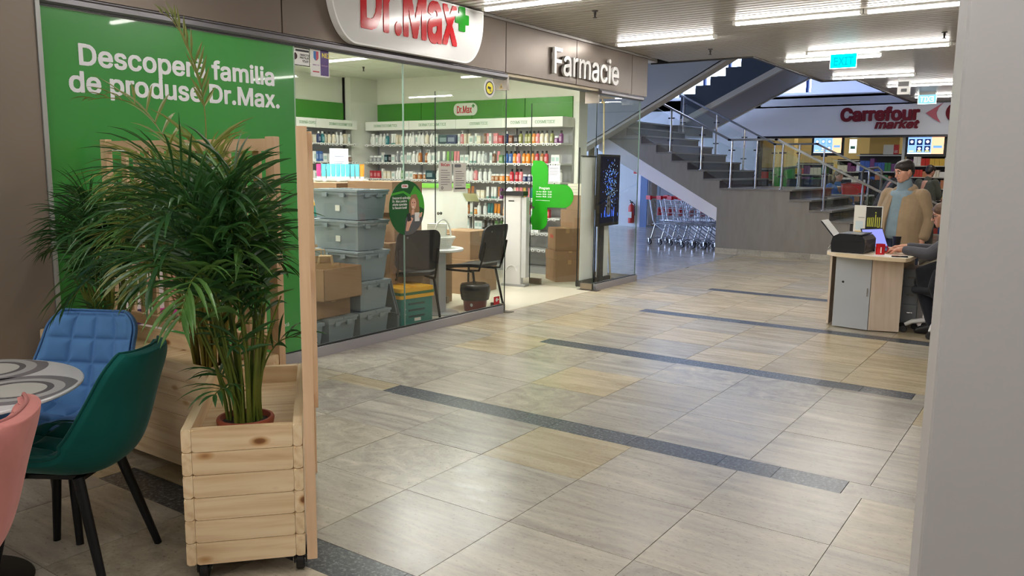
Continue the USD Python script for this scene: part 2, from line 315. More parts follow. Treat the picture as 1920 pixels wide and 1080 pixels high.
# ---------------------------------------------------------------- fluorescent luminaires on the ceiling
TUBE_LIT = glow('tube_lit', (1.0, .96, .90), TUBE)
def luminaire(x0, x1, y, label, z=CZ):
    t = thing('ceiling_light', label, 'ceiling light', ((x0 + x1) / 2, y, z), group=None); L = (x1 - x0) / 2
    obj('housing', MB().box(-L, -.034, -.018, L, .034, 0, .004), WHITE, t)
    obj('diffuser', MB().prism([(-.028, -.018), (-.026, -.036), (-.014, -.046), (.014, -.046), (.026, -.036), (.028, -.018)], -L + .03, L - .03, 'yz'), TUBE_LIT, t)
    obj('end_cap', MB().box(-L, -.03, -.044, -L + .03, .03, -.012, .006), WHITE, t); obj('end_cap', MB().box(L - .03, -.03, -.044, L, .03, -.012, .006), WHITE, t)
    return t
where = 'white tube ceiling light '
for x0, x1, y, s in [(-4.74, -3.5, 9.0, 'above the lettering at the right end of the pharmacy sign'), (-4.76, -3.52, 6.36, 'at the top edge right of the logo sign'),
        (-3.05, -1.81, 8.3, 'left half of the long pair at the top right'), (-1.80, -.56, 8.3, 'right half of the long pair at the top right'), (-3.02, -1.38, 10.86, 'behind the bright turquoise exit sign, upper one'),
        (-3.47, -2.24, 11.46, 'behind the bright turquoise exit sign, lower one'), (-3.46, -2.22, 13.94, 'near the bend of the stairwell edge'), (-2.95, -1.72, 15.65, 'beside the hanging loudspeaker'), (-2.9, -1.66, 18.15, 'behind the farther exit sign')]:
    luminaire(x0, x1, y, where + s)
for nq, (x0, y) in enumerate([(-4.3, 3.4), (-3.5, .7), (-2.6, 4.9), (-1.2, 3.0), (-1.0, .2), (-1.2, 1.25), (-2.6, -.9), (-4.5, -.5), (-3.2, -2.2), (-4.4, -3.6), (-1.6, -3.4), (-.4, -2.4), (1.2, 1.6), (1.6, 5.6), (2.0, -1.0), (.9, 9.4), (.9, 13.5), (.9, 17.0)]):
    luminaire(x0, x0 + 1.24, y, 'white tube ceiling light over the hall outside the photo, ' + ['above the long planter', 'above the cafe table', 'in front of the logo sign', 'left of the grey column', 'over the viewer', 'in front of the grey column', 'left of the viewer', 'along the bronze wall', 'well behind the viewer', 'far back on the left', 'far back in the middle', 'behind the viewer', 'right of the grey column', 'behind the grey column', 'far behind on the right', 'right of the desk', 'right of the stairs', 'right of the supermarket'][nq])
for x, y, s in [(-3.97, 7.08, 'high above the pharmacy sign'), (-3.97, 10.04, 'near the stairwell edge'), (-1.36, 10.08, 'beside the grey column')]:
    t = thing('sprinkler', 'small dark ceiling sprinkler ' + s, 'sprinkler', (x, y, CZ))
    obj('escutcheon', MB().lathe([(.001, 0), (.03, 0), (.028, -.008), (.001, -.01)], n=16), paint(60, 56, 52, .4, .6), t)
    obj('nozzle', MB().lathe([(.012, 0), (.012, -.03), (.008, -.045), (.008, -.06), (.02, -.064), (.02, -.068), (.001, -.068)], n=12), paint(40, 36, 32, .4, .6), t)

# ---------------------------------------------------------------- walls round the hall
BROWN = brushed('bronze_composite', srgb(112, 100, 90), .34, .4, (2, 2, 2))
WALLB = brushed('bronze_wall_panel', srgb(140, 127, 116), .42, .15, (2, 2, 2))
wl = struct('wall_left')
obj('wall_panel', MB().box(-5.35, -6, 0, -4.94, 1.05, CZ, .004), WALLB, wl); obj('wall_panel', MB().box(-5.35, 1.056, 0, -4.94, 2.375, CZ, .004), WALLB, wl)
struct('wall_right', MB().box(4.4, -6, 0, 4.6, 25, CZ), paint(190, 188, 184, .6))
struct('wall_front', MB().box(-5.3, -6.1, 0, 4.6, -5.9, CZ), paint(205, 200, 192, .6))
COLUMN = M('column_paint', {'t': ('texture_coordinate', {}), 'n': ('noise_texture', {'scale': 40., 'detail': 3.}), 'b': ('bump', {'strength': .05, 'distance': .002}), 'p': ('principled_bsdf', {'base_color': srgb(176, 175, 178), 'roughness': .42})}, [('t.object', 'n.vector'), ('n.fac', 'b.height'), ('b.normal', 'p.normal')])
cx = -.2815
co = thing('column', 'smooth grey square column cut off by the right edge of the photo', 'column', (0, 0, 0))
obj('cladding', MB().prism(sg.Polygon([(cx + .02, 2.30), (.36, 2.30), (.38, 2.32), (.38, 2.92), (.36, 2.94), (cx + .02, 2.94), (cx, 2.92), (cx, 2.32)]), 0, CZ), COLUMN, co)
obj('corner_profile', MB().prism([(cx - .004, 2.318), (cx + .018, 2.296), (cx + .024, 2.30), (cx, 2.324)], 0.0, CZ), paint(214, 214, 218, .3, .3), co)
# ---------------------------------------------------------------- pharmacy front: fascia, signs, glass
YL, YR, GT = 2.38, 10.20, 2.44                  # left and right end of the front, top of the glass
fa = thing('fascia', 'bronze metal panel fascia above the pharmacy glass', 'fascia', (0, 0, 0), kind='structure')
PAN = [-6, 1.2, 4.14, 7.006, 8.43, 9.86, 10.33]
for a, b in zip(PAN, PAN[1:]):
    obj('fascia_panel', MB().box(-5.02, a + .006, 2.505, -4.955, b - .006, CZ - .012, .004), BROWN, fa)
obj('fascia_panel', MB().box(-9.9, 10.39, 2.505, -5.03, 10.42, CZ - .012, .004), BROWN, fa)
obj('backing', MB().box(-5.3, -6, 2.5, -5.02, 10.26, CZ + .3), BLACK, fa)
obj('shadow_gap', MB().box(-5.0, -6, CZ - .014, -4.93, 10.345, CZ + .02), TRIM_DK, fa)
obj('edge_trim', MB().box(-4.95, -6, CZ - .028, -4.925, 10.34, CZ - .004, .002), paint(150, 146, 142, .35, .7), fa)
ALU = brushed('anodised_aluminium', srgb(170, 167, 172), .42, .25, (160, 2, 2))
hr = struct('trim_3')
ALU_DK = brushed('head_rail_metal', srgb(118, 116, 120), .3, .7, (60, 2, 60))
obj('head_rail', MB().prism([(-5.03, GT), (-4.95, GT), (-4.935, GT + .012), (-4.935, GT + .04), (-4.95, GT + .052), (-5.03, GT + .052)], YL, 7.02, 'xz').box(-5.03, YL, GT + .05, -4.97, 7.02, 2.51), ALU_DK, hr)
obj('head_rail', MB().prism([(-5.03, GT), (-4.95, GT), (-4.935, GT + .012), (-4.935, GT + .04), (-4.95, GT + .052), (-5.03, GT + .052)], 9.02, 10.2, 'xz').box(-5.03, 9.02, GT + .05, -4.97, 10.2, 2.51), ALU_DK, hr)
obj('door_head', MB().box(-5.02, 7.02, 2.475, -4.98, 9.02, 2.51), paint(172, 160, 134, .4, .4), hr)
obj('sill_rail', MB().box(-5.03, YL, 0, -4.948, 7.0, .082, .008), ALU, hr)
obj('sill_rail', MB().box(-5.03, 9.05, 0, -4.948, 10.2, .082, .008), ALU, hr)
obj('sill_rail', MB().box(-5.9, 10.15, 0, -5.03, 10.21, .082, .008), ALU, hr)
obj('jamb', MB().box(-5.03, 2.378, 0, -4.93, 2.402, 2.5, .003), paint(176, 178, 176, .4, .3), hr)
obj('seal', MB().box(-5.0, YL, .08, -4.965, 7.0, .088, .001).box(-5.0, 9.05, .08, -4.965, 10.2, .088, .001).box(-4.99, YL, GT - .012, -4.955, 7.0, GT, .001), BLACK, hr)
gl = struct('window_1')
for a, b in [(2.41, 4.262), (4.268, 5.478), (5.486, 6.985), (9.06, 10.19)]:
    obj('pane', MB().box(-4.991, a, .085, -4.979, b, GT + .01, .001), GLASS, gl)
obj('pane', MB().box(-5.90, 10.174, .085, -4.995, 10.186, GT + .01, .001), GLASS, gl)
obj('pane_edge', MB().box(-4.9925, 5.479, .085, -4.9775, 5.485, GT).box(-4.9925, 10.190, .085, -4.9775, 10.194, GT).box(-4.9925, 4.263, .085, -4.9775, 4.267, GT), paint(150, 176, 164, .2), gl)

# the two frameless glass door leaves, both swung open into the shop
def leaf(n, y, label):
    t = thing('glass_door', label, 'door', (-4.985, y, 0), kind='structure')
    obj('glass_leaf', MB().box(-.96, -.006, .012, 0, .006, 2.36, .001), GLASS, t)
    obj('edge', MB().box(-.001, -.007, .012, .003, .007, 2.36, .001).box(-.963, -.007, .012, -.959, .007, 2.36, .001), paint(36, 52, 46, .2), t)
    obj('top_fitting', MB().box(-.16, -.02, 2.33, .02, .02, 2.475, .004), paint(120, 112, 104, .3, .8), t)
    for x in (-.17, -.95): obj('patch_fitting', MB().box(x, -.018, .01, x + .17, .018, .085, .004), paint(150, 138, 122, .3, .8), t)
    obj('pull_knob', MB().lathe([(.001, -.03), (.016, -.03), (.018, -.022), (.008, -.008), (.008, .008), (.018, .022), (.016, .03), (.001, .03)], (-.9, 0, 1.02), 14, 1), STEEL, t)
    obj('floor_pivot', MB().box(-.2, -.05, .001, .09, .06, .005, .001), paint(90, 84, 74, .4, .6), t)
    return t
leaf('door_1', 7.06, 'frameless glass door leaf swung open beside the red alarm sticker')
dl = leaf('door_2', 9.0, 'frameless glass door leaf swung open bearing the big green cross')
GREEN_GLOSS = paint(32, 150, 22, .3)
# half of the green pharmacy cross and its opening hours, stuck on the open leaf
cr = thing('cross_sticker', 'bright green half cross sticker with opening hours on the open glass door', 'sticker', (-5.9, 8.985, 0))
cross = sg.box(0, .86, .235, 1.50).union(sg.Point(.105, 1.50).buffer(.13)).union(sg.box(0, 1.50, .105, 1.63)).union(sg.Point(.105, .86).buffer(.13)).union(sg.box(0, .73, .105, .86)).union(sg.box(.2, 1.03, .47, 1.33)).union(sg.Point(.47, 1.18).buffer(.15))
cross = cross.buffer(-.001).buffer(.001)
obj('green_film', MB().prism(cross, -.010, -.006, 'xz'), GREEN_GLOSS, cr)
HX = (1, 0, 0); HZ = (0, 0, 1)
tx = MB().text('Program', .03, (.10, -.010, 1.262), HX, HZ, .002)
for k, (d, h) in enumerate([('Luni-Vineri', '08:00 - 21:00'), ('Sambata', '09:00 - 21:00'), ('Duminica', '09:00 - 19:00')]):
    tx.text(d, .016, (.055, -.010, 1.222 - .032 * k), HX, HZ, .002, False, .085).text(h, .018, (.155, -.010, 1.222 - .032 * k), HX, HZ, .002, True, .14)
tx.box(.05, -.012, 1.115, .27, -.010, 1.119, .0005)
obj('lettering', tx, WHITE, cr)
pn = thing('paper_notice', 'small white typed notice beside the green cross on the glass door', 'notice', (-5.66, 8.988, 1.36))
obj('sheet', MB().box(0, -.006, 0, .17, -.003, .21, .0008), WHITE, pn)
obj('print', MB().box(.015, -.0075, .17, .15, -.006, .176, .0005).box(.015, -.0075, .15, .14, -.006, .154, .0005).box(.015, -.0075, .13, .155, -.006, .134, .0005).box(.015, -.0075, .11, .15, -.006, .114, .0005).box(.015, -.0075, .09, .13, -.006, .094, .0005), paint(120, 120, 120), pn)

# big logo sign: white rounded panel with red and green lettering
sgn = thing('logo_sign', 'white rounded sign with red lettering and green plus above the glass', 'sign', (-4.95, 0, 0))
SY0, SY1, SZ0, SZ1 = 4.56, 6.525, 2.508, 3.02
pz = sg.box(SY0 + .28, SZ0, SY1 - .30, SZ1 + .4).union(affinity.scale(sg.Point(SY0 + .28, SZ0 + .42).buffer(1, 24), .28, .42)).union(affinity.scale(sg.Point(SY1 - .30, SZ0 + .42).buffer(1, 24), .30, .42)).union(sg.box(SY0, SZ0 + .42, SY1, SZ1 + .4))
pz = pz.intersection(sg.box(0, SZ0, 20, SZ1 - .005))
SIGN_WHITE = paint(216, 216, 216, .16)
obj('panel', MB().prism(pz.buffer(-.012), .012, .062, 'yz'), SIGN_WHITE, sgn)
obj('rim', MB().prism(pz.difference(pz.buffer(-.014)), .0, .066, 'yz'), paint(238, 238, 238, .25), sgn)
SIGN_RED = paint(206, 22, 34, .15); SIGN_GREEN = paint(28, 140, 30, .2)
def wordmark(h, y0, z0, x, w, depth=.006):
    return MB().text('Dr.Max', h, (x, y0, z0), (0, 1, 0), HZ, depth, True, w).mesh()
def fat(poly, k): return poly.buffer(k, quad_segs=4)
def text_poly(txt, h, width=None, fatten=0., bold=True):
    """The outline of a word as a polygon, made bolder by fatten."""
    m = meshkit.text_mesh(txt, h, .01, bold)
    v, f = np.array(m.vertices), np.array(m.faces); n = np.cross(v[f[:, 1]] - v[f[:, 0]], v[f[:, 2]] - v[f[:, 0]])
    top = f[(n[:, 2] > 1e-12) & (v[f][:, :, 2].mean(1) > .005)]
    g = shapely.union_all([sg.Polygon(v[t][:, :2]).buffer(h * .004) for t in top])
    if width: g = affinity.scale(g, width / g.bounds[2], 1, origin=(0, 0))
    return g.buffer(fatten, quad_segs=4) if fatten else g
import shapely
wm = text_poly('Dr.Max', .43, 1.25, .005)
obj('lettering', MB().prism(affinity.translate(wm, 4.855, 2.66), .062, .070, 'yz'), SIGN_RED, sgn, label='red lettering')
pl = sg.box(-.035, -.105, .035, .105).buffer(.012).union(sg.box(-.09, -.035, .09, .035).buffer(.012))
obj('plus', MB().prism(affinity.translate(affinity.scale(pl, 1., .95), 6.19, 2.90), .062, .070, 'yz'), SIGN_GREEN, sgn, label='green plus')
ft = thing('lettering_sign', 'raised pale letters reading Farmacie on the bronze fascia', 'sign', (-4.955, 0, 0))
fx = text_poly('Farmacie', .275, 1.56, .004, False)
for k, g in enumerate(sorted(fx.geoms, key=lambda g: g.bounds[0])):
    obj('letter', MB().prism(affinity.translate(g, 7.85, 2.582), .015, .045, 'yz'), paint(204, 202, 200, .3, .2), ft)

# green banner film on the left pane
BAN = M('banner_film', {'t': ('texture_coordinate', {}), 'n': ('noise_texture', {'scale': .9, 'detail': 1.}), 'r': ('rgb_ramp', {'ramp': [(0, srgb(44, 136, 54)), (1, srgb(72, 158, 72))]}), 'b': ('bump', {'strength': .15, 'distance': .05}), 'p': ('principled_bsdf', {'roughness': .28, 'coat_weight': .4})},
    [('t.object', 'n.vector'), ('n.fac', 'r.fac'), ('r.color', 'p.base_color'), ('n.fac', 'b.height'), ('b.normal', 'p.normal')])
bn = thing('banner', 'large green banner with white slogan covering the left window', 'banner', (-4.977, 0, 0))
obj('film', MB().box(0, 2.425, .09, .003, 4.258, GT - .014, .0008), BAN, bn)
obj('border', MB().box(0, 2.41, .09, .0035, 2.425, GT - .014, .0008).box(0, 4.252, .09, .0035, 4.260, GT - .014, .0008), paint(160, 190, 165, .3), bn)
YX = (0, 1, 0)
t1, t2 = text_poly('Descoperă familia', .118, 1.452, .001), text_poly('de produse Dr.Max.', .118, 1.557, .001)
obj('slogan', MB().prism(affinity.translate(t1, 2.615, 2.122), .003, .005, 'yz').prism(affinity.translate(t2, 2.552, 1.962), .003, .005, 'yz'), paint(238, 238, 244, .4), bn)
obj('small_print', MB().text('echilibrată', .026, (.003, 3.965, .30), YX, HZ, .0015, False), paint(230, 238, 230, .4), bn)
# product picture in the middle of the banner: plain shapes of boxes and papers
obj('picture', MB().box(.0, 2.72, .42, .0042, 3.42, 1.0, .0008), paint(226, 214, 218, .4), bn)
PC = MB(), MB(), MB(), MB()
for k in range(5): PC[0].box(.0, 2.80 + k * .17, .66, .0052, 2.90 + k * .17, .92, .0005)
for k in range(4): PC[1].box(.0, 2.98 + k * .17, .62, .0056, 3.03 + k * .17, .80, .0005)
PC[2].box(.0, 3.02, .47, .0056, 3.22, .585, .0005); PC[3].box(.0, 3.24, .45, .006, 3.40, .575, .0005).box(.0, 2.84, .50, .006, 2.98, .60, .0005)
for m, c in zip(PC, ((240, 236, 236), (206, 150, 140), (196, 60, 150), (70, 42, 96))):
    for v_, f_ in zip(m.v, m.f): obj('pictured_box', MB().add(v_, f_ - f_.min()), paint(*c, .4), bn)

# small stickers on the glass
def sticker(name, label, y, z, w, h, x=-4.9785, mat=WHITE, cat='sticker'):
    t = thing(name, label, cat, (x, y, z)); obj('sheet', MB().box(0, 0, 0, .0022, w, h, .0006), mat, t); return t
INK = paint(40, 40, 44); X2 = .0022
t = sticker('security_sticker', 'white security company sticker with black lettering at the top of the glass', 4.268, 2.29, .15, .135)
obj('frame', MB().box(X2, 0, 0, .003, .15, .006, .0004).box(X2, .144, 0, .003, .15, .135, .0004).box(X2, 0, .129, .003, .15, .135, .0004), INK, t)
obj('lettering', MB().text('OBIECTIV', .014, (X2, .05, .075), YX, HZ, .001).text('PROTEJAT', .014, (X2, .05, .054), YX, HZ, .001).text('9569', .017, (X2, .075, .028), YX, HZ, .001).box(X2, .01, .105, .003, .14, .12, .0004), INK, t)
obj('emblem', MB().prism(sg.Point(.0, .068).buffer(.026).intersection(sg.box(0, 0, .2, .2)), X2, .003, 'yz'), paint(60, 30, 34), t)
t = sticker('alarm_sticker', 'white and purple sticker with a blue shield hanging from the head rail', 4.425, 2.225, .19, .215)
obj('purple_half', MB().box(X2, .10, .012, .003, .183, .21, .0004), paint(88, 62, 130, .4), t)
obj('shield', MB().prism([(.03, .19), (.055, .19), (.055, .12), (.042, .125), (.03, .14)], X2, .003, 'yz'), paint(46, 120, 190, .4), t)
obj('shield', MB().prism([(.055, .19), (.08, .19), (.08, .14), (.068, .125), (.055, .12)], X2, .003, 'yz'), paint(190, 60, 80, .4), t)
obj('lettering', MB().text('NEI', .034, (.003, .112, .15), YX, HZ, .001), paint(236, 220, 90), t, label='yellow lettering')
obj('lettering', MB().text('OBIECTIV', .010, (X2, .018, .082), YX, HZ, .001).text('PROTEJAT', .010, (.003, .105, .082), YX, HZ, .001), paint(180, 150, 190), t)
obj('red_line', MB().box(X2, .02, .032, .003, .085, .04, .0004), paint(190, 40, 60), t)
t = thing('camera_sticker', 'round yellow and black camera surveillance sticker on the glass', 'sticker', (-4.978, 6.755, 2.325))
obj('ring', MB().prism(sg.Point(0, 0).buffer(.092), 0, .002, 'yz'), paint(206, 206, 206), t); obj('dark_ring', MB().prism(sg.Point(0, 0).buffer(.068), .002, .003, 'yz'), INK, t)
obj('yellow_disc', MB().prism(sg.Point(0, 0).buffer(.056), .003, .004, 'yz'), paint(240, 226, 70), t); obj('camera_symbol', MB().prism(affinity.rotate(sg.box(-.03, -.01, .02, .014), -8), .004, .005, 'yz').prism(sg.box(.0, -.03, .03, -.022), .004, .005, 'yz').prism(sg.box(.0, -.03, .006, 0), .004, .005, 'yz'), INK, t)
t = thing('warning_sticker', 'small yellow warning triangle sticker near the door fitting', 'sticker', (-4.978, 6.955, 2.335))
obj('triangle', MB().prism([(-.03, 0), (.03, 0), (0, .055)], 0, .002, 'yz'), paint(196, 168, 90), t); obj('mark', MB().prism(sg.box(-.008, .01, .008, .03), .002, .003, 'yz'), INK, t)
t = thing('warning_sticker', 'small yellow warning triangle sticker on the glass right of the doorway', 'sticker', (-4.978, 9.12, 2.34))
obj('triangle', MB().prism([(-.03, 0), (.03, 0), (0, .055)], 0, .002, 'yz'), paint(196, 168, 90), t); obj('mark', MB().prism(sg.box(-.008, .01, .008, .03), .002, .003, 'yz'), INK, t)
t = sticker('red_sticker', 'small red square sticker low on the glass beside the doorway', 6.86, .10, .10, .085, mat=paint(190, 24, 38, .4))
obj('symbol', MB().prism(sg.Point(.05, .05).buffer(.02), X2, .003, 'yz').box(X2, .06, .045, .003, .09, .055, .0004), WHITE, t)
for y, z, s, red in [(5.96, 1.31, 'left of two A4 notices, with a red heading, on the glass', True), (6.18, 1.30, 'right of two A4 notices, with a black footer, on the glass', False)]:
    t = sticker('paper_notice', s, y, z, .195, .28, cat='notice', mat=paint(216, 214, 206, .5))
    ln = MB()
    for k in range(7): ln.box(X2, .03, .06 + k * .022, .003, .03 + (.135 if k % 3 else .10), .066 + k * .022, .0004)
    obj('print', ln, paint(130, 128, 130), t)
    if red: obj('heading', MB().text('BioCare', .026, (X2, .03, .235), YX, HZ, .001, True, .13), paint(190, 50, 56), t); obj('emblem', MB().prism(sg.Point(.05, .03).buffer(.014).difference(sg.Point(.05, .03).buffer(.009)), X2, .003, 'yz'), INK, t)
    else: obj('heading', MB().prism(affinity.translate(rounded(.10, .03, .012), .065, .25), X2, .003, 'yz'), paint(110, 112, 118), t); obj('footer', MB().box(X2, .02, .025, .003, .18, .038, .0004), INK, t)
# the oval app advert
t = thing('oval_sticker', 'green oval advert on the glass picturing a smiling woman with phone and mug', 'sticker', (-4.978, 5.515, 1.168))
ov = affinity.scale(sg.Point(0, 0).buffer(1, 32), .235, .245)
def inov(g): return g.intersection(ov)
obj('green_film', MB().prism(ov, 0, .002, 'yz'), paint(22, 92, 42, .35), t)
obj('light_band', MB().prism(inov(sg.Polygon([(-.3, .10), (-.05, .135), (.0, .11), (.02, .06), (.24, -.02), (.24, .10), (.1, .2), (.04, .12), (-.05, .155), (-.3, .12)])), .002, .0026, 'yz'), paint(70, 170, 50, .35), t)
obj('logo_pill', MB().prism(affinity.translate(rounded(.09, .036, .016), -.03, .195), .0026, .0034, 'yz'), WHITE, t)
obj('logo_lettering', MB().text('Dr.Max', .018, (.0034, -.062, .188), YX, HZ, .0008, True, .064), SIGN_RED, t)
lt = MB()
for k, s in enumerate(['Descarcă aplicația', 'Dr. Max pentru', 'oferte speciale', 'în fiecare lună!']): lt.text(s, .020, (.003, -.195, .082 - k * .029), YX, HZ, .0008, True)
obj('slogan', lt, WHITE, t)
def blob(pts, k=.012): return inov(sg.Polygon(pts).buffer(k).simplify(.001))
obj('pictured_clothing', MB().prism(blob([(-.03, -.3), (-.01, -.1), (.05, -.05), (.14, -.05), (.2, -.1), (.16, -.3)]), .0026, .0034, 'yz'), paint(90, 92, 96, .5), t)
obj('pictured_hair', MB().prism(blob([(.035, -.07), (.035, .05), (.065, .105), (.115, .11), (.145, .06), (.155, -.03), (.125, -.07), (.085, -.03)]), .003, .0038, 'yz'), paint(150, 116, 84, .5), t)
obj('pictured_eye', MB().prism(sg.Point(.072, .045).buffer(.005), .0044, .0048, 'yz').prism(sg.Point(.098, .045).buffer(.005), .0044, .0048, 'yz'), INK, t, kind='stuff')
obj('pictured_face', MB().prism(affinity.translate(affinity.scale(sg.Point(0, 0).buffer(1), .036, .05), .085, .035), .0038, .0044, 'yz').prism(blob([(.06, -.06), (.09, -.06), (.09, -.02), (.065, -.02)], .004), .0036, .0042, 'yz').prism(blob([(-.015, -.2), (.0, -.13), (.04, -.09), (.07, -.10), (.03, -.16), (.01, -.2)], .008), .0040, .0046, 'yz').prism(blob([(.16, -.09), (.19, -.08), (.2, -.05), (.17, -.06)], .006), .0046, .0052, 'yz'), paint(222, 172, 148, .5), t)
obj('pictured_smile', MB().prism(affinity.translate(affinity.scale(sg.Point(0, 0).buffer(1), .014, .005), .078, .006), .0044, .0048, 'yz'), paint(240, 236, 232), t)
obj('pictured_mug', MB().prism(sg.box(.10, -.125, .165, -.045), .0040, .0046, 'yz'), WHITE, t)
obj('pictured_phone', MB().prism(affinity.rotate(sg.box(.0, -.12, .045, -.05), 12), .0046, .0052, 'yz'), INK, t)

# ---------------------------------------------------------------- pharmacy shell
PW = paint(226, 226, 214, .55)
XB, YE = -10.12, 10.28
struct('wall_back', MB().box(XB - .12, 1.0, 0, XB, YE + .1, 3.05), PW)
we = struct('wall_end', MB().box(XB - .1, YE, 0, -5.93, YE + .1, 3.05).box(-5.96, YE - .14, 0, -5.90, YE + .1, 2.98), PW)
struct('wall_near', MB().box(XB - .1, 1.0, 0, -5.35, 1.12, 3.05), PW)
struct('trim_4', MB().box(-10.12, 9.66, 0, -9.93, YE, 2.98).box(-10.12, 9.66, 0, -10.06, 9.95, 2.98), paint(222, 222, 212, .5))
pc = thing('ceiling', None, None, (0, 0, 0), kind='structure')
CT = paint(214, 214, 204, .7)
LIT_PANEL = glow('panel_lit', (1.0, .985, .93), PANEL)
lit = {(4, 7), (4, 3), (2, 9), (2, 5), (6, 5), (6, 9), (6, 11)}
for i in range(8):
    for j in range(15):
        x0, y0 = -10.1 + i * .6, 1.2 + j * .6 + .05
        if x0 > -5.2 or y0 > 10.1: continue
        x1, y1 = min(x0 + .6, -5.03), min(y0 + .6, YE)
        if (i, j) not in lit: obj('ceiling_tile', MB().box(x0 + .004, y0 + .004, 2.962, x1 - .004, y1 - .004, 2.985, .004), CT, pc)
obj('grid', MB().box(-10.12, 1.1, 2.966, -5.03, YE, 2.969), paint(232, 232, 226), pc)
obj('void_cover', MB().box(-10.2, 1.0, 3.02, -5.03, YE + .1, 3.08), PW, pc)
nlit = ['second in from the glass', 'nearest the banner', 'over the end wall shelves', 'over the middle of the floor', 'at the back', 'near the far corner', 'by the doorway']
for k, (i, j) in enumerate(sorted(lit)):
    x0, y0 = -10.1 + i * .6, 1.25 + j * .6
    t = thing('ceiling_panel_light', 'square white ceiling panel light inside the pharmacy, ' + nlit[k], 'ceiling light', (x0 + .3, y0 + .3, 2.965))
    obj('frame', MB().box(-.297, -.297, -.006, .297, .297, .018, .003), WHITE, t); obj('diffuser', MB().box(-.275, -.275, -.011, .275, .275, -.005, .001), LIT_PANEL, t)
t = thing('sprinkler', 'small dark sprinkler on the pharmacy ceiling behind the glass', 'sprinkler', (-8.75, 8.78, 2.962))
obj('nozzle', MB().lathe([(.02, 0), (.012, -.02), (.008, -.05), (.02, -.06), (.001, -.064)], n=12), paint(50, 48, 44, .4, .5), t)
# green band and its small logo on the far walls
GBAND = paint(62, 142, 34, .25)
bd = thing('wall_band', 'glossy green band on the end wall above the shelves', 'wall panel', (0, 0, 0))
for a, b in [(-9.9, -8.93), (-8.92, -7.9), (-7.89, -6.9), (-6.89, -6.08)]: obj('green_panel', MB().box(a, YE - .03, 2.255, b, YE, 2.555, .002), GBAND, bd)
bd2 = thing('wall_band', 'glossy green band on the back wall left of the white pillar', 'wall panel', (0, 0, 0))
for a, b in [(5.2, 6.7), (6.71, 8.2), (8.21, 9.65)]: obj('green_panel', MB().box(XB, a, 2.255, XB + .03, b, 2.55, .002), GBAND, bd2)
lg = thing('small_logo_sign', 'small pale logo plate with red lettering on the green band', 'sign', (-8.005, YE - .03, 2.425))
obj('plate', MB().prism(rounded(.46, .19, .085), -.02, 0, 'xz'), paint(224, 226, 214, .35), lg)
obj('lettering', MB().text('Dr.Max', .105, (-.17, -.02, -.055), HX, HZ, .004, True, .30), SIGN_RED, lg); obj('plus', MB().box(.15, -.024, .02, .165, -.02, .075, .001).box(.13, -.024, .04, .185, -.02, .056, .001), SIGN_GREEN, lg)
# ---------------------------------------------------------------- stairwell and staircase
SY, SYB = 14.55, 17.38                           # front and rear of the lower flights
SGREY = M('stair_render', {'t': ('texture_coordinate', {}), 'm': ('mapping', {'scale': (5, 5, 1.2)}), 'n': ('noise_texture', {'scale': 1.5, 'detail': 5., 'roughness': .6}), 'r': ('rgb_ramp', {'ramp': [(0, srgb(118, 110, 101)), (.5, srgb(136, 128, 118)), (1, srgb(148, 140, 130))]}), 'p': ('principled_bsdf', {'roughness': .42})},
    [('t.object', 'm.vector'), ('m.vector', 'n.vector'), ('n.fac', 'r.fac'), ('r.color', 'p.base_color')])
TREAD = M('tread_stone', {'t': ('texture_coordinate', {}), 'n': ('noise_texture', {'scale': 60., 'detail': 3.}), 'r': ('rgb_ramp', {'ramp': [(0, srgb(104, 98, 92)), (1, srgb(136, 130, 122))]}), 'p': ('principled_bsdf', {'roughness': .25})}, [('t.object', 'n.vector'), ('n.fac', 'r.fac'), ('r.color', 'p.base_color')])
RISER = paint(54, 51, 51, .22)
st = thing('staircase', 'grey stone staircase with a white slab edge rising behind the pharmacy', 'staircase', (0, 0, 0), kind='structure')
H0 = .172; LZ = 1.205; XR = -4.15; RUN = .345; XL = -5.43; RU2 = .322; H2 = .163
prof = [(-5.49, 0), (XR + 6 * RUN + .0, 0)]
for i in range(6, 0, -1):
    z = LZ - H0 * i; prof += [(XR + RUN * i - .03, z), (XR + RUN * (i - 1) - .03, z)] if z > .001 else []
prof = [(-5.49, 0), (XR + 6 * RUN - .03, 0)] + [p for i in range(6, 0, -1) for p in ((XR + RUN * i - .03, LZ - H0 * i - .03), (XR + RUN * (i - 1) - .03, LZ - H0 * i - .03))] + [(XR - .03, LZ - .03), (XL - .03, LZ - .03)]
for k in range(1, 9): prof += [(XL - RU2 * (k - 1) - .03, LZ + H2 * k - .03), (XL - RU2 * k - .03, LZ + H2 * k - .03)]
xt = XL - RU2 * 8 - .03
prof += [(-9.6, LZ + H2 * 8 - .03), (-9.6, LZ + H2 * 8 - .3), (-8.0, LZ + H2 * 8 - .3), (-8.0, 2.225), (-5.49, .842)]
sb = sg.Polygon(prof).buffer(0)
obj('stair_body', MB().prism(sb, SY, SYB, 'xz'), SGREY, st)
obj('slab_edge', MB().prism([(-5.488, .84), (-8.0, 2.222), (-8.0, 1.90), (-5.488, .60)], SY + .002, SYB, 'xz'), paint(232, 226, 230, .5), st, label='white painted slab edge')
def tread(x0, x1, z): obj('tread', MB().box(x0, SY - .025, z - .03, x1 + .015, SYB, z, .004), TREAD, st)
def riser(x, z0, z1): obj('riser', MB().box(x - .029, SY + .004, z0, x - .012, SYB, z1 - .03, .001), RISER, st)
tread(XL - .02, XR, LZ); riser(XR, LZ - H0, LZ)
for i in range(1, 7): tread(XR + RUN * (i - 1) - .02, XR + RUN * i, LZ - H0 * i); riser(XR + RUN * i, LZ - H0 * (i + 1) if i < 6 else 0, LZ - H0 * i)
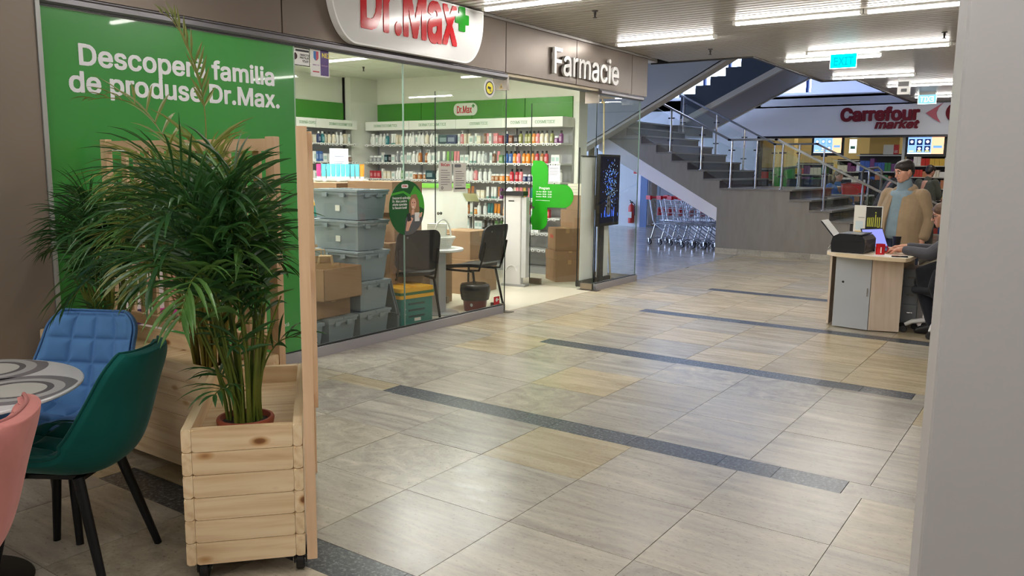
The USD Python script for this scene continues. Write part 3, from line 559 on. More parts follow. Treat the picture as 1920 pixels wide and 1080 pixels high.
for k in range(1, 9): riser(XL - RU2 * (k - 1), LZ + H2 * (k - 1), LZ + H2 * k); tread(XL - RU2 * k - .02 if k < 8 else -9.6, XL - RU2 * (k - 1), LZ + H2 * k)
for k in range(8):
    x0 = -5.485 + k * .43
    if x0 < -2.2: obj('plinth_stone', MB().box(x0 + .002, SY - .022, 0, x0 + .428, SY, .105, .003), STONES[1], st)
# railings: front and rear, each a thing of its own
RAILM = paint(150, 150, 154, .22, .9)
def railing(y, label, posts, off):
    t = thing('stair_railing', label, 'railing', (0, 0, 0))
    zz = lambda x: np.interp(x, [-8.0, XL + .1, XR - .33, -1.75], [LZ + .87 + .507 * 2.67, LZ + .87, LZ + .87, LZ + .87 - .497 * 2.73])
    pts = [(x, y, float(zz(x))) for x in (-8.0, XL + .1, XR - .33, -1.85)]
    hr_ = MB()
    for a, b in zip(pts, pts[1:]): hr_.bar(a, b, .055, .035, c=.006)
    for p in pts[1:-1]: hr_.box(p[0] - .03, y - .0275, p[2] - .019, p[0] + .03, y + .0275, p[2] + .019, .006)
    obj('handrail', hr_, RAILM, t)
    def base(x):
        if x > XR: return LZ - H0 * (math.floor((x - XR) / RUN) + 1)
        if x < XL: return LZ + H2 * (math.floor((XL - x) / RU2) + 1)
        return LZ
    prev = None
    for x in posts:
        zb = base(x); zt = float(zz(x)) - .015
        obj('post', MB().tube([(x, y, zb), (x, y, zt)], .019, 12).lathe([(.001, 0), (.04, 0), (.04, .008), (.02, .012)], (x, y, zb), 14), STEEL, t)
        cl = MB()
        for f in (.28, .8): cl.box(x - .06, y - .014, zb + (zt - zb) * f - .012, x + .06, y + .014, zb + (zt - zb) * f + .012, .003)
        obj('glass_clamp', cl, paint(70, 70, 74, .3, .8), t)
        if prev is not None:
            a, b = prev + .05, x - .05
            lo = lambda q: float(zz(q)) - .80; hi = lambda q: float(zz(q)) - .13
            obj('glass_panel', MB().prism([(a, lo(a)), (b, lo(b)), (b, hi(b)), (a, hi(a))], y - .004, y + .004, 'xz'), RAIL_GLASS, t)
        prev = x
    return t
railing(SY + .07, 'steel handrail with posts and glass along the front edge of the stairs', [-7.6, -6.49, -5.86, -5.285, -4.82, -4.36, -3.62, -3.0, -2.3], 0)
railing(SYB - .08, 'steel handrail with posts and glass along the rear edge of the stairs', [-7.4, -6.62, -5.99, -5.33, -4.82, -4.33, -3.45, -2.7, -2.0], 0)
# upper flight, seen from below behind the lower one
NAVY = paint(48, 56, 68, .4); SOFF = paint(150, 146, 144, .55); BEIGE_EDGE = paint(196, 186, 168, .55)
uf = thing('upper_staircase', 'navy sided upper flight with stepped edge climbing into the ceiling opening', 'staircase', (0, 0, 0), kind='structure')
UY = 17.43; sl = .493
low = lambda x: 2.735 + sl * (x + 7.33)
steps = []
x, z = -6.19, 3.89
pts = []
for k in range(-4, 7): pts += [(-6.19 + .335 * k, 3.715 + .177 * k), (-6.19 + .335 * k, 3.715 + .177 * (k + 1))]
x0, x1 = pts[0][0], pts[-1][0]
poly = sg.Polygon([(x0, low(x0))] + pts + [(x1 + .3, pts[-1][1]), (x1 + .3, low(x1 + .3))])
obj('stringer', MB().prism(poly, UY, UY + .05, 'xz'), NAVY, uf, label='navy stepped stringer')
obj('steps', MB().prism(poly.buffer(-.002), UY + .05, 19.45, 'xz'), paint(150, 146, 142, .4), uf)
obj('slab', MB().prism([(x0, low(x0) - .12), (x1 + .3, low(x1 + .3) - .12), (x1 + .3, low(x1 + .3)), (x0, low(x0))], UY + .12, 19.40, 'xz'), SOFF, uf)
obj('slab_edge', MB().prism([(x0, low(x0) - .13), (x1 + .3, low(x1 + .3) - .13), (x1 + .3, low(x1 + .3) + .0), (x0, low(x0) + .0)], UY - .005, UY + .115, 'xz').prism([(x0, low(x0) - .14), (x1 + .3, low(x1 + .3) - .14), (x1 + .3, low(x1 + .3) + .02), (x0, low(x0) + .02)], 19.40, 19.50, 'xz'), BEIGE_EDGE, uf, label='beige slab edge')
obj('half_landing', MB().box(-9.6, SYB + .01, 2.30, -7.55, 19.5, 2.51), SGREY, uf)
up = thing('stair_wall_panel', 'grey blue sloping wall panel hanging over the lower stairs', 'wall panel', (0, 0, 0), kind='structure')
sl2 = .535; lw = lambda x: 2.56 + sl2 * (x + 7.03)
obj('panel', MB().prism([(-8.6, lw(-8.6)), (-4.4, lw(-4.4)), (-4.4, 5.6), (-8.6, 5.6)], 14.2, 14.45, 'xz'), paint(170, 170, 168, .6), up)
obj('lower_edge', MB().prism([(-8.6, lw(-8.6) - .05), (-4.4, lw(-4.4) - .05), (-4.4, lw(-4.4) + .02), (-8.6, lw(-8.6) + .02)], 14.2, 14.5, 'xz'), BEIGE_EDGE, up)
# stairwell shell above the ceiling
WBLUE = paint(208, 209, 214, .6)
struct('ceiling', MB().box(-9.9, 10.85, 6.6, -2.8, 17.6, 6.8).box(-9.9, 20.5, 6.6, -2.8, 20.95, 6.8), paint(214, 214, 214, .6))
struct('wall_stairwell', MB().box(-9.9, 10.93, 2.9, -9.7, 20.9, 7).box(-3.2, 10.95, 3.34, -3.0, 14.4, 7).box(-9.9, 10.85, 3.34, -3.0, 10.95, 7).box(-2.95, 14.4, 3.34, -2.8, 20.9, 7), WBLUE)
struct('ceiling', MB().box(-15, 10.4, CZ, -9.7, 19.8, CZ + .2).box(-9.9, 10.34, CZ, -5.1, 10.95, CZ + .3), paint(205, 205, 205, .6))
# ---------------------------------------------------------------- rear wall with the supermarket entrance
YC = 19.8
wr = struct('wall_rear', MB().box(-15, YC, 0, -9.36, YC + .2, 3.2).box(-9.36, YC, 1.28, -9.1, YC + .2, 3.2).box(-9.1, YC, 0, -6.5, YC + .2, 3.2).box(-6.5, YC, 2.33, 4.6, YC + .2, 3.03).box(-9.9, YC, 3.0, -2.8, YC + .2, 3.25), WBLUE)
struct('trim_5', MB().box(-6.5, YC - .03, 2.29, 4.6, YC + .24, 2.335).box(-6.53, YC - .03, 0, -6.47, YC + .24, 2.335), paint(30, 30, 34, .3, .4))
uw = struct('window_2')
obj('upper_wall', MB().box(-9.9, 20.75, 3.2, -2.8, 20.95, 3.42).box(-5.6, 20.75, 3.42, -2.8, 20.95, 7), WBLUE, uw)
obj('ledge', MB().box(-9.9, 19.8, 3.2, -2.8, 20.95, 3.28), WBLUE, uw)
for k in range(7): obj('mullion', MB().box(-9.7 + k * .66, 20.8, 3.42, -9.64 + k * .66, 20.9, 7), paint(30, 50, 96, .4), uw)
obj('glazing', MB().box(-9.9, 20.84, 3.42, -5.6, 20.85, 7), GLASS, uw)
d3 = thing('door_3', None, None, (0, 0, 0), kind='structure')
BLUEF = paint(44, 82, 132, .35)
obj('frame', MB().box(-9.58, YC - .03, 0, -9.38, YC + .02, 2.3, .004), BLUEF, d3)
obj('frosted_pane', MB().box(-9.36, YC + .05, .08, -9.1, YC + .08, 1.28, .002), M('frosted_pane', {'p': ('translucent_bsdf', {'color': (.85, .88, .95)}), 't': ('transparent_bsdf', {'color': (.9, .95, 1)}), 'x': ('mix_closure', {'fac': .5})}, [('p.BSDF', 'x.closure1'), ('t.BSDF', 'x.closure2')], 'x.closure'), d3)
obj('threshold', MB().box(-9.38, YC - .04, 0, -9.0, YC + .1, .05, .004), BLACK, d3)
d4 = thing('door_4', None, None, (0, 0, 0), kind='structure')
obj('frame', MB().box(-9.1, YC - .03, 0, -9.02, YC, 2.1, .004).box(-8.3, YC - .03, 0, -8.22, YC, 2.1, .004).box(-9.1, YC - .03, 2.02, -8.22, YC, 2.1, .004), paint(74, 90, 104, .4), d4)
obj('leaf', MB().box(-9.02, YC - .02, 0, -8.3, YC - .005, 2.02, .004), paint(104, 108, 116, .5), d4)
t = thing('fire_extinguisher', 'red fire extinguisher on the rear wall seen through the end glass', 'fire extinguisher', (-9.78, YC - .12, .10))
obj('cylinder', MB().lathe([(.001, 0), (.075, 0), (.082, .015), (.082, .42), (.06, .48), (.022, .5), (.022, .53), (.001, .53)], n=18), paint(196, 24, 28, .3), t, smooth=40)
obj('valve', MB().box(-.02, -.05, .53, .02, .05, .57, .004).bar((0, -.03, .57), (0, -.10, .61), .015), BLACK, t); obj('hose', MB().tube([(.02, 0, .55), (.09, 0, .5), (.1, 0, .2)], .011), BLACK, t); obj('label_plate', MB().box(-.05, -.086, .14, .05, -.079, .3, .002), OFFWHITE, t)
t = thing('safety_sign', 'small red and white fire sign high on the rear wall', 'sign', (-9.75, YC - .012, 1.38)); obj('plate', MB().box(-.06, -.004, 0, .06, .01, .16, .002), WHITE, t); obj('symbol', MB().box(-.05, -.007, .02, .05, -.004, .10, .001), paint(200, 40, 40), t)

CRED = paint(104, 4, 24, .8)
t = thing('supermarket_sign', 'dark red raised lettering and arrow emblem on the white wall over the supermarket', 'sign', (0, YC, 0))
def slabbed(txt, h, width, fatten): return text_poly(txt, h, width, fatten)
for g in slabbed('Carrefour', .26, 1.63, .012).geoms: obj('letter', MB().prism(affinity.translate(g, -4.65, 2.665), -.075, -.03, 'xz'), CRED, t)
mk = affinity.skew(text_poly('market', .165, .88, .006), 14, 0, origin=(0, 0))
for g in getattr(mk, 'geoms', [mk]): obj('small_letter', MB().prism(affinity.translate(g, -3.915, 2.485), -.06, -.03, 'xz'), CRED, t)
obj('light_arrow', MB().prism(sg.Polygon([(-2.89, 2.79), (-2.72, 2.90), (-2.57, 3.0), (-2.655, 2.90), (-2.69, 2.79), (-2.665, 2.70), (-2.59, 2.58), (-2.74, 2.67)]), -.06, -.03, 'xz'), paint(170, 66, 84, .45), t, label='pale red arrow half')
obj('dark_arrow', MB().prism(sg.Point(-2.30, 2.79).buffer(.21).difference(sg.Point(-2.20, 2.79).buffer(.13)).union(sg.Polygon([(-2.25, 2.95), (-1.95, 2.79), (-2.25, 2.63)])), -.06, -.03, 'xz'), CRED, t)

# exit signs and loudspeaker under the ceiling
def exit_sign(loc, label, txt_rgb, face, mirror=False):
    t = thing('exit_sign', label, 'exit sign', loc)
    obj('base', MB().box(-.14, -.035, -.05, .14, .035, 0, .005), OFFWHITE, t)
    obj('acrylic', MB().box(-.155, -.006, -.215, .155, .006, -.05, .002), face, t)
    obj('rim', MB().box(-.16, -.007, -.222, .16, .007, -.212, .001).box(-.16, -.007, -.222, -.153, .007, -.05, .001).box(.153, -.007, -.222, .16, .007, -.05, .001), glow('exit_rim_' + t.GetName(), (.75, 1, 1), 1.6), t)
    m = MB().text('EXIT', .095, (0, 0, 0), HX, HZ, .002, True, .24)
    m.map(lambda v: np.c_[v[:, 0] * (-1 if mirror else 1) + (.12 if mirror else -.12), v[:, 1] - .007, v[:, 2] - .18])
    obj('lettering', m, txt_rgb, t)
exit_sign((-2.585, 10.95, CZ + .03 - .03), 'bright turquoise lit exit sign under the ceiling', glow('exit_ink', (.0, .42, .52), .9), glow('exit_face', (.0, .78, .92), 1.25))
exit_sign((-2.545, 17.4, CZ), 'farther pale blue exit sign with reversed lettering', glow('exit_ink2', (.85, .97, 1.), 1.6), glow('exit_face2', (.22, .50, .72), 1.0), True)
t = thing('loudspeaker', 'small pale box loudspeaker hanging from the ceiling near the farther exit sign', 'loudspeaker', (-2.5, 14.7, CZ))
obj('bracket', MB().box(-.10, -.012, -.25, -.085, .012, 0, .002), WHITE, t); obj('cabinet', MB().box(-.085, -.09, -.26, .085, .07, -.05, .008), paint(190, 188, 184, .5), t)
obj('grille', MB().box(-.03, -.096, -.22, .055, -.09, -.17, .002), BLACK, t); obj('dark_top', MB().box(-.075, -.094, -.13, .075, -.09, -.06, .002), paint(70, 68, 68, .5), t)
# ---------------------------------------------------------------- inside the supermarket
mf = struct('wall_market', MB().box(-11, 24.6, 0, 4.6, 24.8, 3.3).box(-11.2, YC, 0, -11, 24.8, 3.3).box(4.6, YC, 0, 4.8, 24.8, 3.3), paint(216, 190, 128, .6))
struct('ceiling', MB().box(-11, YC + .2, 3.0, 4.6, 24.8, 3.2), paint(228, 222, 204, .7))
ML = glow('market_panel_lit', (1.0, .95, .82), 7.)
for k, (x, y) in enumerate([(-7.2, 21.4), (-4.6, 21.6), (-2.2, 21.4), (-6.0, 23.4), (-3.2, 23.4)]):
    t = thing('ceiling_panel_light', 'ceiling panel light inside the supermarket, ' + ['far left', 'over the left screen', 'over the right screen', 'over the yellow wall', 'over the rear shelves'][k], 'ceiling light', (x, y, 3.0))
    obj('frame', MB().box(-.5, -.2, -.02, .5, .2, 0, .003), WHITE, t); obj('diffuser', MB().box(-.47, -.17, -.026, .47, .17, -.018, .001), ML, t)
t = thing('market_column', 'green and white shop column behind the stair railing', 'column', (-6.75, 22.9, 0))
obj('shaft', MB().box(-.24, -.15, 0, .24, .15, 1.62, .004), paint(48, 140, 70, .4), t); obj('cap', MB().box(-.26, -.17, 1.62, .26, .17, 3.0, .004), paint(222, 196, 130, .5), t)
def shelf_block(loc, w, h, label, seed, rows, back=(60, 58, 58), rot=0, tall=.8):
    """A gondola of tiny goods, far off: the goods are past telling apart, one stuff part per colour."""
    t = thing('market_shelf', label, 'shelf', loc, rot); r = random.Random(seed)
    obj('back_panel', MB().box(-w / 2, .2, 0, w / 2, .24, h, .002), paint(*back, .6), t)
    for k in range(rows + 1): obj('shelf_board', MB().box(-w / 2, -.2, h * k / rows * .97, w / 2, .2, h * k / rows * .97 + .025, .002), paint(200, 198, 192, .5), t)
    cols = [(206, 60, 52), (232, 226, 214), (60, 96, 170), (226, 190, 90), (54, 128, 72), (196, 130, 92), (120, 66, 120), (238, 238, 240)]
    ms = [MB() for _ in cols]
    for k in range(rows):
        x = -w / 2 + .02; dh = h / rows * .97
        while x < w / 2 - .1:
            ww = r.uniform(.06, .14); hh = dh * r.uniform(.45, tall); c = r.randrange(len(cols)); n = r.randint(1, 3)
            for _ in range(n):
                if x + ww < w / 2: ms[c].box(x, -.17, dh * k + .026, x + ww - .006, .1, dh * k + .026 + hh, .004)
                x += ww
    for m, c in zip(ms, cols):
        if m.n: obj('goods', m, paint(*c, .4), t, kind='stuff')
    return t
shelf_block((-6.1, 23.2, 0), 1.0, 1.75, 'shelves of small goods right of the green column', 3, 6)
shelf_block((-7.7, 23.6, 0), 1.4, 1.6, 'shelves of dark goods left of the green column', 5, 5, (40, 44, 60))
shelf_block((-4.6, 23.0, 0), 1.7, 1.85, 'tall supermarket shelves behind the yellow wall panel', 8, 6)
shelf_block((-2.9, 22.6, 0), 1.6, 2.0, 'supermarket shelves under the right hand screen', 11, 7)
shelf_block((-1.0, 22.8, 0), 2.0, 2.0, 'supermarket shelves behind the standing man on the right', 13, 7)
shelf_block((-3.95, 20.9, 0), 1.0, 1.95, 'low promotional shelves below the yellow panel', 17, 5)
t = thing('price_board', 'yellow wall panel between the two supermarket screens', 'panel', (-3.98, 21.4, 1.95)); obj('board', MB().box(-.33, 0, 0, .33, .03, .42, .004), paint(196, 164, 92, .5), t); obj('lower_strip', MB().box(-.40, -.01, -.12, .40, .03, -.015, .004), paint(226, 226, 226, .5), t); obj('hanger', MB().tube([(-.25, .015, .42), (-.25, .015, 1.05)], .006, 6).tube([(.25, .015, .42), (.25, .015, 1.05)], .006, 6), STEEL, t)
t = thing('promotion_box', 'white and red leaflet box on the promotional shelves', 'box', (-3.7, 20.75, 1.93)); obj('carton', MB().box(-.16, -.06, 0, .06, .06, .22, .003), OFFWHITE, t); obj('red_panel', MB().box(.06, -.06, 0, .16, .06, .22, .003), paint(196, 30, 40, .4), t); obj('lettering', MB().text('LEI', .05, (.07, -.06, .04), HX, HZ, .003, True, .08), WHITE, t)
t = thing('white_post', 'slim white post left of the right supermarket screen', 'post', (-3.36, 20.3, 0)); obj('shaft', MB().box(-.03, -.03, 0, .03, .03, 3.0, .004), OFFWHITE, t); obj('foot', MB().box(-.07, -.07, 0, .07, .07, .015, .004), STEEL, t)
# advertising screens
def screen(loc, w, h, label, frac):
    t = thing('advertising_screen', label, 'screen', loc)
    obj('bezel', MB().box(-w / 2 - .05, 0, -.06, w / 2 + .05, .07, h + .03, .006), BLACK, t)
    bl = glow('screen_blue', (.10, .22, .70), 1.5) if 'sb' not in _made else _made['sb']; _made['sb'] = bl
    lb = _made.setdefault('sl', None) or glow('screen_pale', (.20, .36, .88), 1.2); _made['sl'] = lb
    orr = _made.setdefault('so', None) or glow('screen_orange', (.95, .42, .25), 1.2); _made['so'] = orr
    wh = _made.setdefault('sw', None) or glow('screen_white', (.9, .92, 1.), 1.5); _made['sw'] = wh
    dk = _made.setdefault('sd', None) or glow('screen_navy', (.01, .02, .08), 1.); _made['sd'] = dk
    x0 = -w / 2
    obj('picture', MB().box(x0, -.004, 0, x0 + w * frac, 0, h, .001), lb, t); obj('picture', MB().box(x0 + w * frac, -.004, 0, w / 2, 0, h, .001), orr, t)
    m, k, q = MB(), MB(), MB()
    for i in range(3):
        cx_ = x0 + w * frac * (i + .5) / 3
        for j in range(2):
            if (i, j) == (0, 0): continue
            m.box(cx_ - w * .08, -.007, h * (.12 + .42 * j), cx_ + w * .08, -.004, h * (.48 + .42 * j), .001)
            k.prism(sg.Point(cx_, h * (.32 + .42 * j)).buffer(w * .045), -.009, -.007, 'xz')
        q.box(cx_ - w * .06, -.0085, h * (.14 + .0), cx_ + w * .06, -.007, h * .20, .001)
    obj('picture_tile', m, bl if 'left' in label else dk, t); obj('picture_detail', k, wh, t); obj('picture_detail', q, _made.setdefault('sy', None) or glow('screen_yellow', (.9, .75, .2), 1.2), t); _made['sy'] = '/World/Looks/screen_yellow'
    obj('caption', MB().box(w * .5 - w * (1 - frac) * .85, -.007, h * .35, w * .5 - w * (1 - frac) * .15, -.004, h * .5, .001), bl, t); obj('ticker', MB().box(x0, -.007, 0, x0 + w * frac, -.004, h * .06, .001), wh, t)
    obj('mount', MB().tube([(0, .05, h), (0, .05, 3.0 - loc[2])], .02, 8), BLACK, t)
screen((-4.98, 20.15, 1.95), .62, .36, 'left hand advertising screen over the supermarket tills', .68)
screen((-2.90, 20.15, 1.93), .72, .36, 'right hand advertising screen over the supermarket tills', .66)
t = thing('leaflet_board', 'pale green leaflet board beside the left advertising screen', 'board', (-4.45, 20.3, 1.95)); obj('board', MB().box(-.08, 0, 0, .08, .02, .32, .003), glow('leaflet_lit', (.72, .92, .84), .9), t); obj('print', MB().box(-.05, -.003, .1, .05, 0, .16, .001), paint(120, 180, 160), t)
# tills
def till(loc, label):
    t = thing('checkout', label, 'checkout counter', loc)
    obj('counter', MB().box(-.75, -.35, 0, .75, .35, .86, .01), paint(58, 56, 58, .4), t); obj('belt', MB().box(-.7, -.25, .86, .5, .25, .885, .004), BLACK, t)
    obj('steel_edge', MB().box(-.76, -.36, .84, .76, -.33, .875, .004), STEEL, t)
    obj('rack', MB().box(-.7, .30, .86, .7, .36, 1.35, .006), paint(34, 34, 40, .5), t)
    obj('till_screen', MB().box(.1, -.05, 1.05, .42, -.02, 1.30, .006).tube([(.26, -.03, .88), (.26, -.03, 1.1)], .02, 8), BLACK, t)
    obj('arch', MB().tube([(-.72, 0, .86), (-.72, 0, 1.5), (-.68, 0, 1.58), (-.4, 0, 1.62), (-.32, 0, 1.55), (-.32, 0, .86)], .028, 8), paint(120, 112, 100, .4, .4), t)
    return t
c0_ = till((-4.9, 18.9, 0), 'dark checkout counter behind the stair landing'); dup(c0_, (-3.3, 19.42, 0), 0, 'dark checkout counter behind the stooping shoppers'); dup(c0_, (-1.5, 19.42, 0), 0, 'dark checkout counter behind the standing man')
t = thing('shopping_basket', 'red plastic shopping basket on the checkout beside the cashier', 'shopping basket', (-3.93, 18.25, 1.05))
obj('tub', MB().prism(rounded(.40, .28, .04), 0, .012).prism(rounded(.42, .30, .05).difference(rounded(.40, .28, .04)), 0, .10).prism(rounded(.44, .32, .05).difference(rounded(.41, .29, .045)), .09, .21), paint(214, 24, 34, .35), t)
obj('rim', MB().prism(rounded(.47, .35, .06).difference(rounded(.42, .30, .05)), .20, .225), paint(196, 20, 30, .35), t)
obj('handle', MB().tube([(-.21, 0, .21), (-.2, .12, .24), (.2, .12, .24), (.21, 0, .21)], .009, 8), paint(120, 20, 26, .4), t)
t = thing('packing_table', 'dark packing shelf under the red basket', 'table', (-3.95, 18.25, 0)); obj('top', MB().box(-.45, -.2, 1.02, .4, .22, 1.05, .004), paint(190, 186, 180, .4), t)
for x in (-.4, .35):
    for y in (-.16, .18): obj('leg', MB().box(x - .02, y - .02, 0, x + .02, y + .02, 1.02, .003), BLACK, t)
# parked trolleys under the stairs
CARTW = paint(190, 196, 204, .2, 1.0)
def trolley(label):
    t = thing('shopping_trolley', label, 'shopping trolley', (0, 0, 0), group=None)
    b = MB(); L, W = .80, .52
    def rail(z, x0, x1, w): return [(x0, -w / 2, z), (x1, -w / 2 * .8, z), (x1, w / 2 * .8, z), (x0, w / 2, z)]
    for k in range(6):
        f = k / 5; z = .50 + .42 * f; x0, x1 = -.30 - .10 * f, .32 + .12 * f; w = W * (.72 + .28 * f); p = rail(z, x0, x1, w)
        b.tube(p, .0035 if k not in (0, 5) else .006, 5)
    for s in (-1, 1):
        for k in range(12):
            u = k / 11; b.bar((-.30 + .62 * u, s * W * .36 * (1 - .2 * u), .50), (-.40 + .84 * u, s * W * .5 * (1 - .2 * u), .92), .004, c=0)
    for k in range(8): b.bar((.32, W * .36 * .8 * (k / 3.5 - 1), .50), (.44, W * .5 * .8 * (k / 3.5 - 1), .92), .004, c=0)
    for k in range(8): b.bar((-.30, W * .36 * (k / 3.5 - 1), .50), (.32, W * .36 * .8 * (k / 3.5 - 1), .50), .004, c=0)
    obj('basket', b, CARTW, t)
    fr = MB()
    for s in (-1, 1):
        fr.tube([(-.46, s * .22, .95), (-.34, s * .22, .50), (-.28, s * .22, .42), (.30, s * .18, .12), (.42, s * .17, .10)], .013, 8)
        fr.tube([(-.28, s * .22, .42), (-.36, s * .24, .14), (-.40, s * .25, .11)], .013, 8).tube([(-.36, s * .22, .42), (-.0, s * .20, .46), (.34, s * .17, .50)], .010, 8)
    fr.tube([(-.36, -.24, .14), (-.36, .24, .14)], .010, 8).tube([(.3, -.18, .12), (.3, .18, .12)], .010, 8)
    obj('frame', fr, CARTW, t)
    obj('handle', MB().tube([(-.46, -.27, .96), (-.46, .27, .96)], .021, 10), paint(206, 20, 30, .35), t, label='red handle')
    obj('corner_cap', MB().box(-.5, -.29, .92, -.38, -.23, 1.0, .012).box(-.5, .23, .92, -.38, .29, 1.0, .012), paint(190, 18, 28, .35), t)
    obj('child_flap', MB().box(-.345, -.10, .60, -.33, .10, .76, .004), paint(190, 28, 34, .4), t)
    for x, s in [(-.40, .25), (-.40, -.25), (.40, .17), (.40, -.17)]:
        c = obj('caster', MB().lathe([(.02, -.012), (.052, -.016), (.058, -.012), (.058, .012), (.052, .016), (.02, .012)], (x, s, .058), 18, 1), BLACK, t)
        obj('fork', MB().box(x - .012, s - .026, .055, x + .012, s - .019, .13, .002).box(x - .012, s + .019, .055, x + .012, s + .026, .13, .002).box(x - .02, s - .028, .12, x + .02, s + .028, .135, .002), STEEL, c)
    return t
ordn = ['leftmost', 'second from the left', 'third from the left', 'fourth from the left', 'fifth from the left', 'sixth from the left', 'seventh from the left']
t0 = trolley('shopping trolley with red handle, leftmost of the row under the stairs'); move(t0, (-6.72, 15.42, 0), -18)
for k in range(1, 7): dup(t0, (-6.72 + .225 * k, 15.42 + .015 * k, 0), -18, f'nested shopping trolley, {ordn[k]} in the row under the stairs')
# ---------------------------------------------------------------- planters on casters with trellis backs
BLACK_RUB = paint(14, 15, 18, .5)
def caster(parent, x, y, z):
    c = obj('caster', MB().lathe([(.012, -.013), (.034, -.016), (.0375, -.012), (.0375, .012), (.034, .016), (.012, .013)], (x, y, .0375), 22, 1), BLACK_RUB, parent, 35)
    obj('fork', MB().prism(sg.Polygon([(x - .03, z), (x + .03, z), (x + .02, .03), (x - .02, .03)]), y - .024, y - .019, 'xz').prism(sg.Polygon([(x - .03, z), (x + .03, z), (x + .02, .03), (x - .02, .03)]), y + .019, y + .024, 'xz').box(x - .035, y - .028, z - .006, x + .035, y + .028, z, .002), paint(24, 26, 30, .35, .4), c)
    obj('axle', MB().lathe([(.001, -.028), (.008, -.028), (.008, .028), (.001, .028)], (x, y, .0375), 10, 1), STEEL, c)
def board(name, parent, lo, hi, mat, c=.009):
    obj(name, MB().box(*lo, *hi, c), mat, parent)
def planter(L, W, label, loc, rot, trellis_side, slats, pots):
    """Long axis along x from 0 to L; the near long side at y = 0; the trellis stands along y = W."""
    t = thing('planter', label, 'planter', loc, rot); n = 6; z0, z1 = .07, .592; h = (z1 - z0) / n; T = .034
    for k in range(n):
        a, b = z0 + k * h, z0 + (k + 1) * h - .002; j = lambda: rng.uniform(-.0015, .0015)
        board('side_plank', t, (j(), 0, a), (L + j(), T, b), PINE_X); board('side_plank', t, (j(), W - T, a), (L + j(), W, b), PINE_X)
        board('end_plank', t, (.004 + j(), T + .001, a), (.004 + T, W - T - .001, b), PINE_Y); board('end_plank', t, (L - T, T + .001, a), (L - j() * .5, W - T - .001, b), PINE_Y)
    zt = .515
    m = 5
    holes = shapely.union_all([sg.Point(x, y).buffer(.094, 24) for x, y in pots]) if pots else sg.Point(-9, -9).buffer(.01)
    w = (L - 2 * T - .008) / m
    for k in range(m):
        g = sg.box(T + .004 + k * w, T + .001, T + .004 + (k + 1) * w - .0015, W - T - .001).difference(holes)
        obj('top_board', MB().prism(g, zt - .018, zt, 'xy'), PINE_Y, t)
    for x, y in [(.06, .055), (L - .045, .055), (.06, W - .02), (L - .045, W - .02)]: caster(t, x, y, z0 + .006)
    # trellis
    y0, y1 = W + .006, W + .044
    for x in (0.0, L - .062): board('trellis_post', t, (x, y0, .052), (x + .062, y1, 1.68), BEAM_Z, .004)
    board('trellis_rail', t, (.063, y0 + .002, 1.61), (L - .063, y1 - .002, 1.67), BEAM_X, .004); board('trellis_rail', t, (.063, y0 + .002, .60), (L - .063, y1 - .002, .66), BEAM_X, .004)
    board('trellis_rail', t, (.063, y0 + .002, 1.10), (L - .063, y1 - .002, 1.15), BEAM_X, .004)
    for k in range(slats):
        x = .063 + (L - .126) * (k + 1) / (slats + 1)
        board('trellis_slat', t, (x - .024, y1 - .002, .602), (x + .024, y1 + .016, 1.668), BEAM_Z, .003)
    sm = MB()
    for z in (.12, .35, .58, 1.60, .9): sm.lathe([(.001, 0), (.005, 0), (.004, -.0015), (.001, -.002)], (.03, y0 + .02, z), 8, 0)
    obj('screw_head', sm, paint(70, 50, 34, .5), t, kind='stuff')
    return t
D1, W1 = np.array([-.745, .667, 0]), np.array([.667, .745, 0]); O1 = np.array([-2.585, 1.645, 0])
LP1 = .96
pl1 = planter(LP1, .425, 'short pine planter with knotty end planks turned towards the camera', O1 + LP1 * D1, math.degrees(math.atan2(-.667, .745)), 1, 6, [(LP1 - .29, .20)])
pl2 = planter(1.58, .415, 'long pine planter with two palms in front of the green banner', (-4.85, 2.235, 0), 0, 1, 11, [(1.40, .15), (.47, .155)])

# ---------------------------------------------------------------- areca palms in terracotta pots
def leafmat(name, a, b, tr):
    return M(name, {'t': ('texture_coordinate', {}), 'n': ('noise_texture', {'scale': 7., 'detail': 2.}), 'r': ('rgb_ramp', {'ramp': [(.25, a), (.75, b)]}), 'p': ('principled_bsdf', {'roughness': .34}), 'l': ('translucent_bsdf', {'color': tr}), 'x': ('mix_closure', {'fac': .22})},
             [('t.object', 'n.vector'), ('n.fac', 'r.fac'), ('r.color', 'p.base_color'), ('p.BSDF', 'x.closure1'), ('l.BSDF', 'x.closure2')], 'x.closure')
LEAF = [leafmat('palm_leaf_deep', srgb(30, 68, 38), srgb(60, 106, 56), srgb(70, 120, 46)), leafmat('palm_leaf_mid', srgb(58, 102, 48), srgb(100, 142, 74), srgb(120, 160, 60)), leafmat('palm_leaf_olive', srgb(102, 120, 54), srgb(152, 158, 92), srgb(170, 170, 80))]
CANE = leafmat('palm_cane', srgb(70, 100, 36), srgb(138, 146, 62), srgb(90, 100, 40)); CANE_Y = leafmat('palm_cane_yellow', srgb(112, 110, 40), srgb(178, 158, 70), srgb(120, 110, 40))
TERRA = paint(154, 78, 58, .6); SOIL = M('potting_soil', {'t': ('texture_coordinate', {}), 'n': ('noise_texture', {'scale': 60., 'detail': 4.}), 'r': ('rgb_ramp', {'ramp': [(.3, srgb(14, 12, 12)), (.7, srgb(58, 48, 44))]}), 'p': ('principled_bsdf', {'roughness': .95})}, [('t.object', 'n.vector'), ('n.fac', 'r.fac'), ('r.color', 'p.base_color')])
def smooth_path(P, n):
    P = np.array(P, float); d = np.r_[0, np.cumsum(np.linalg.norm(np.diff(P, axis=0), axis=1))]
    from scipy.interpolate import CubicSpline
    c = CubicSpline(d / d[-1], P, axis=0); return c(np.linspace(0, 1, n))
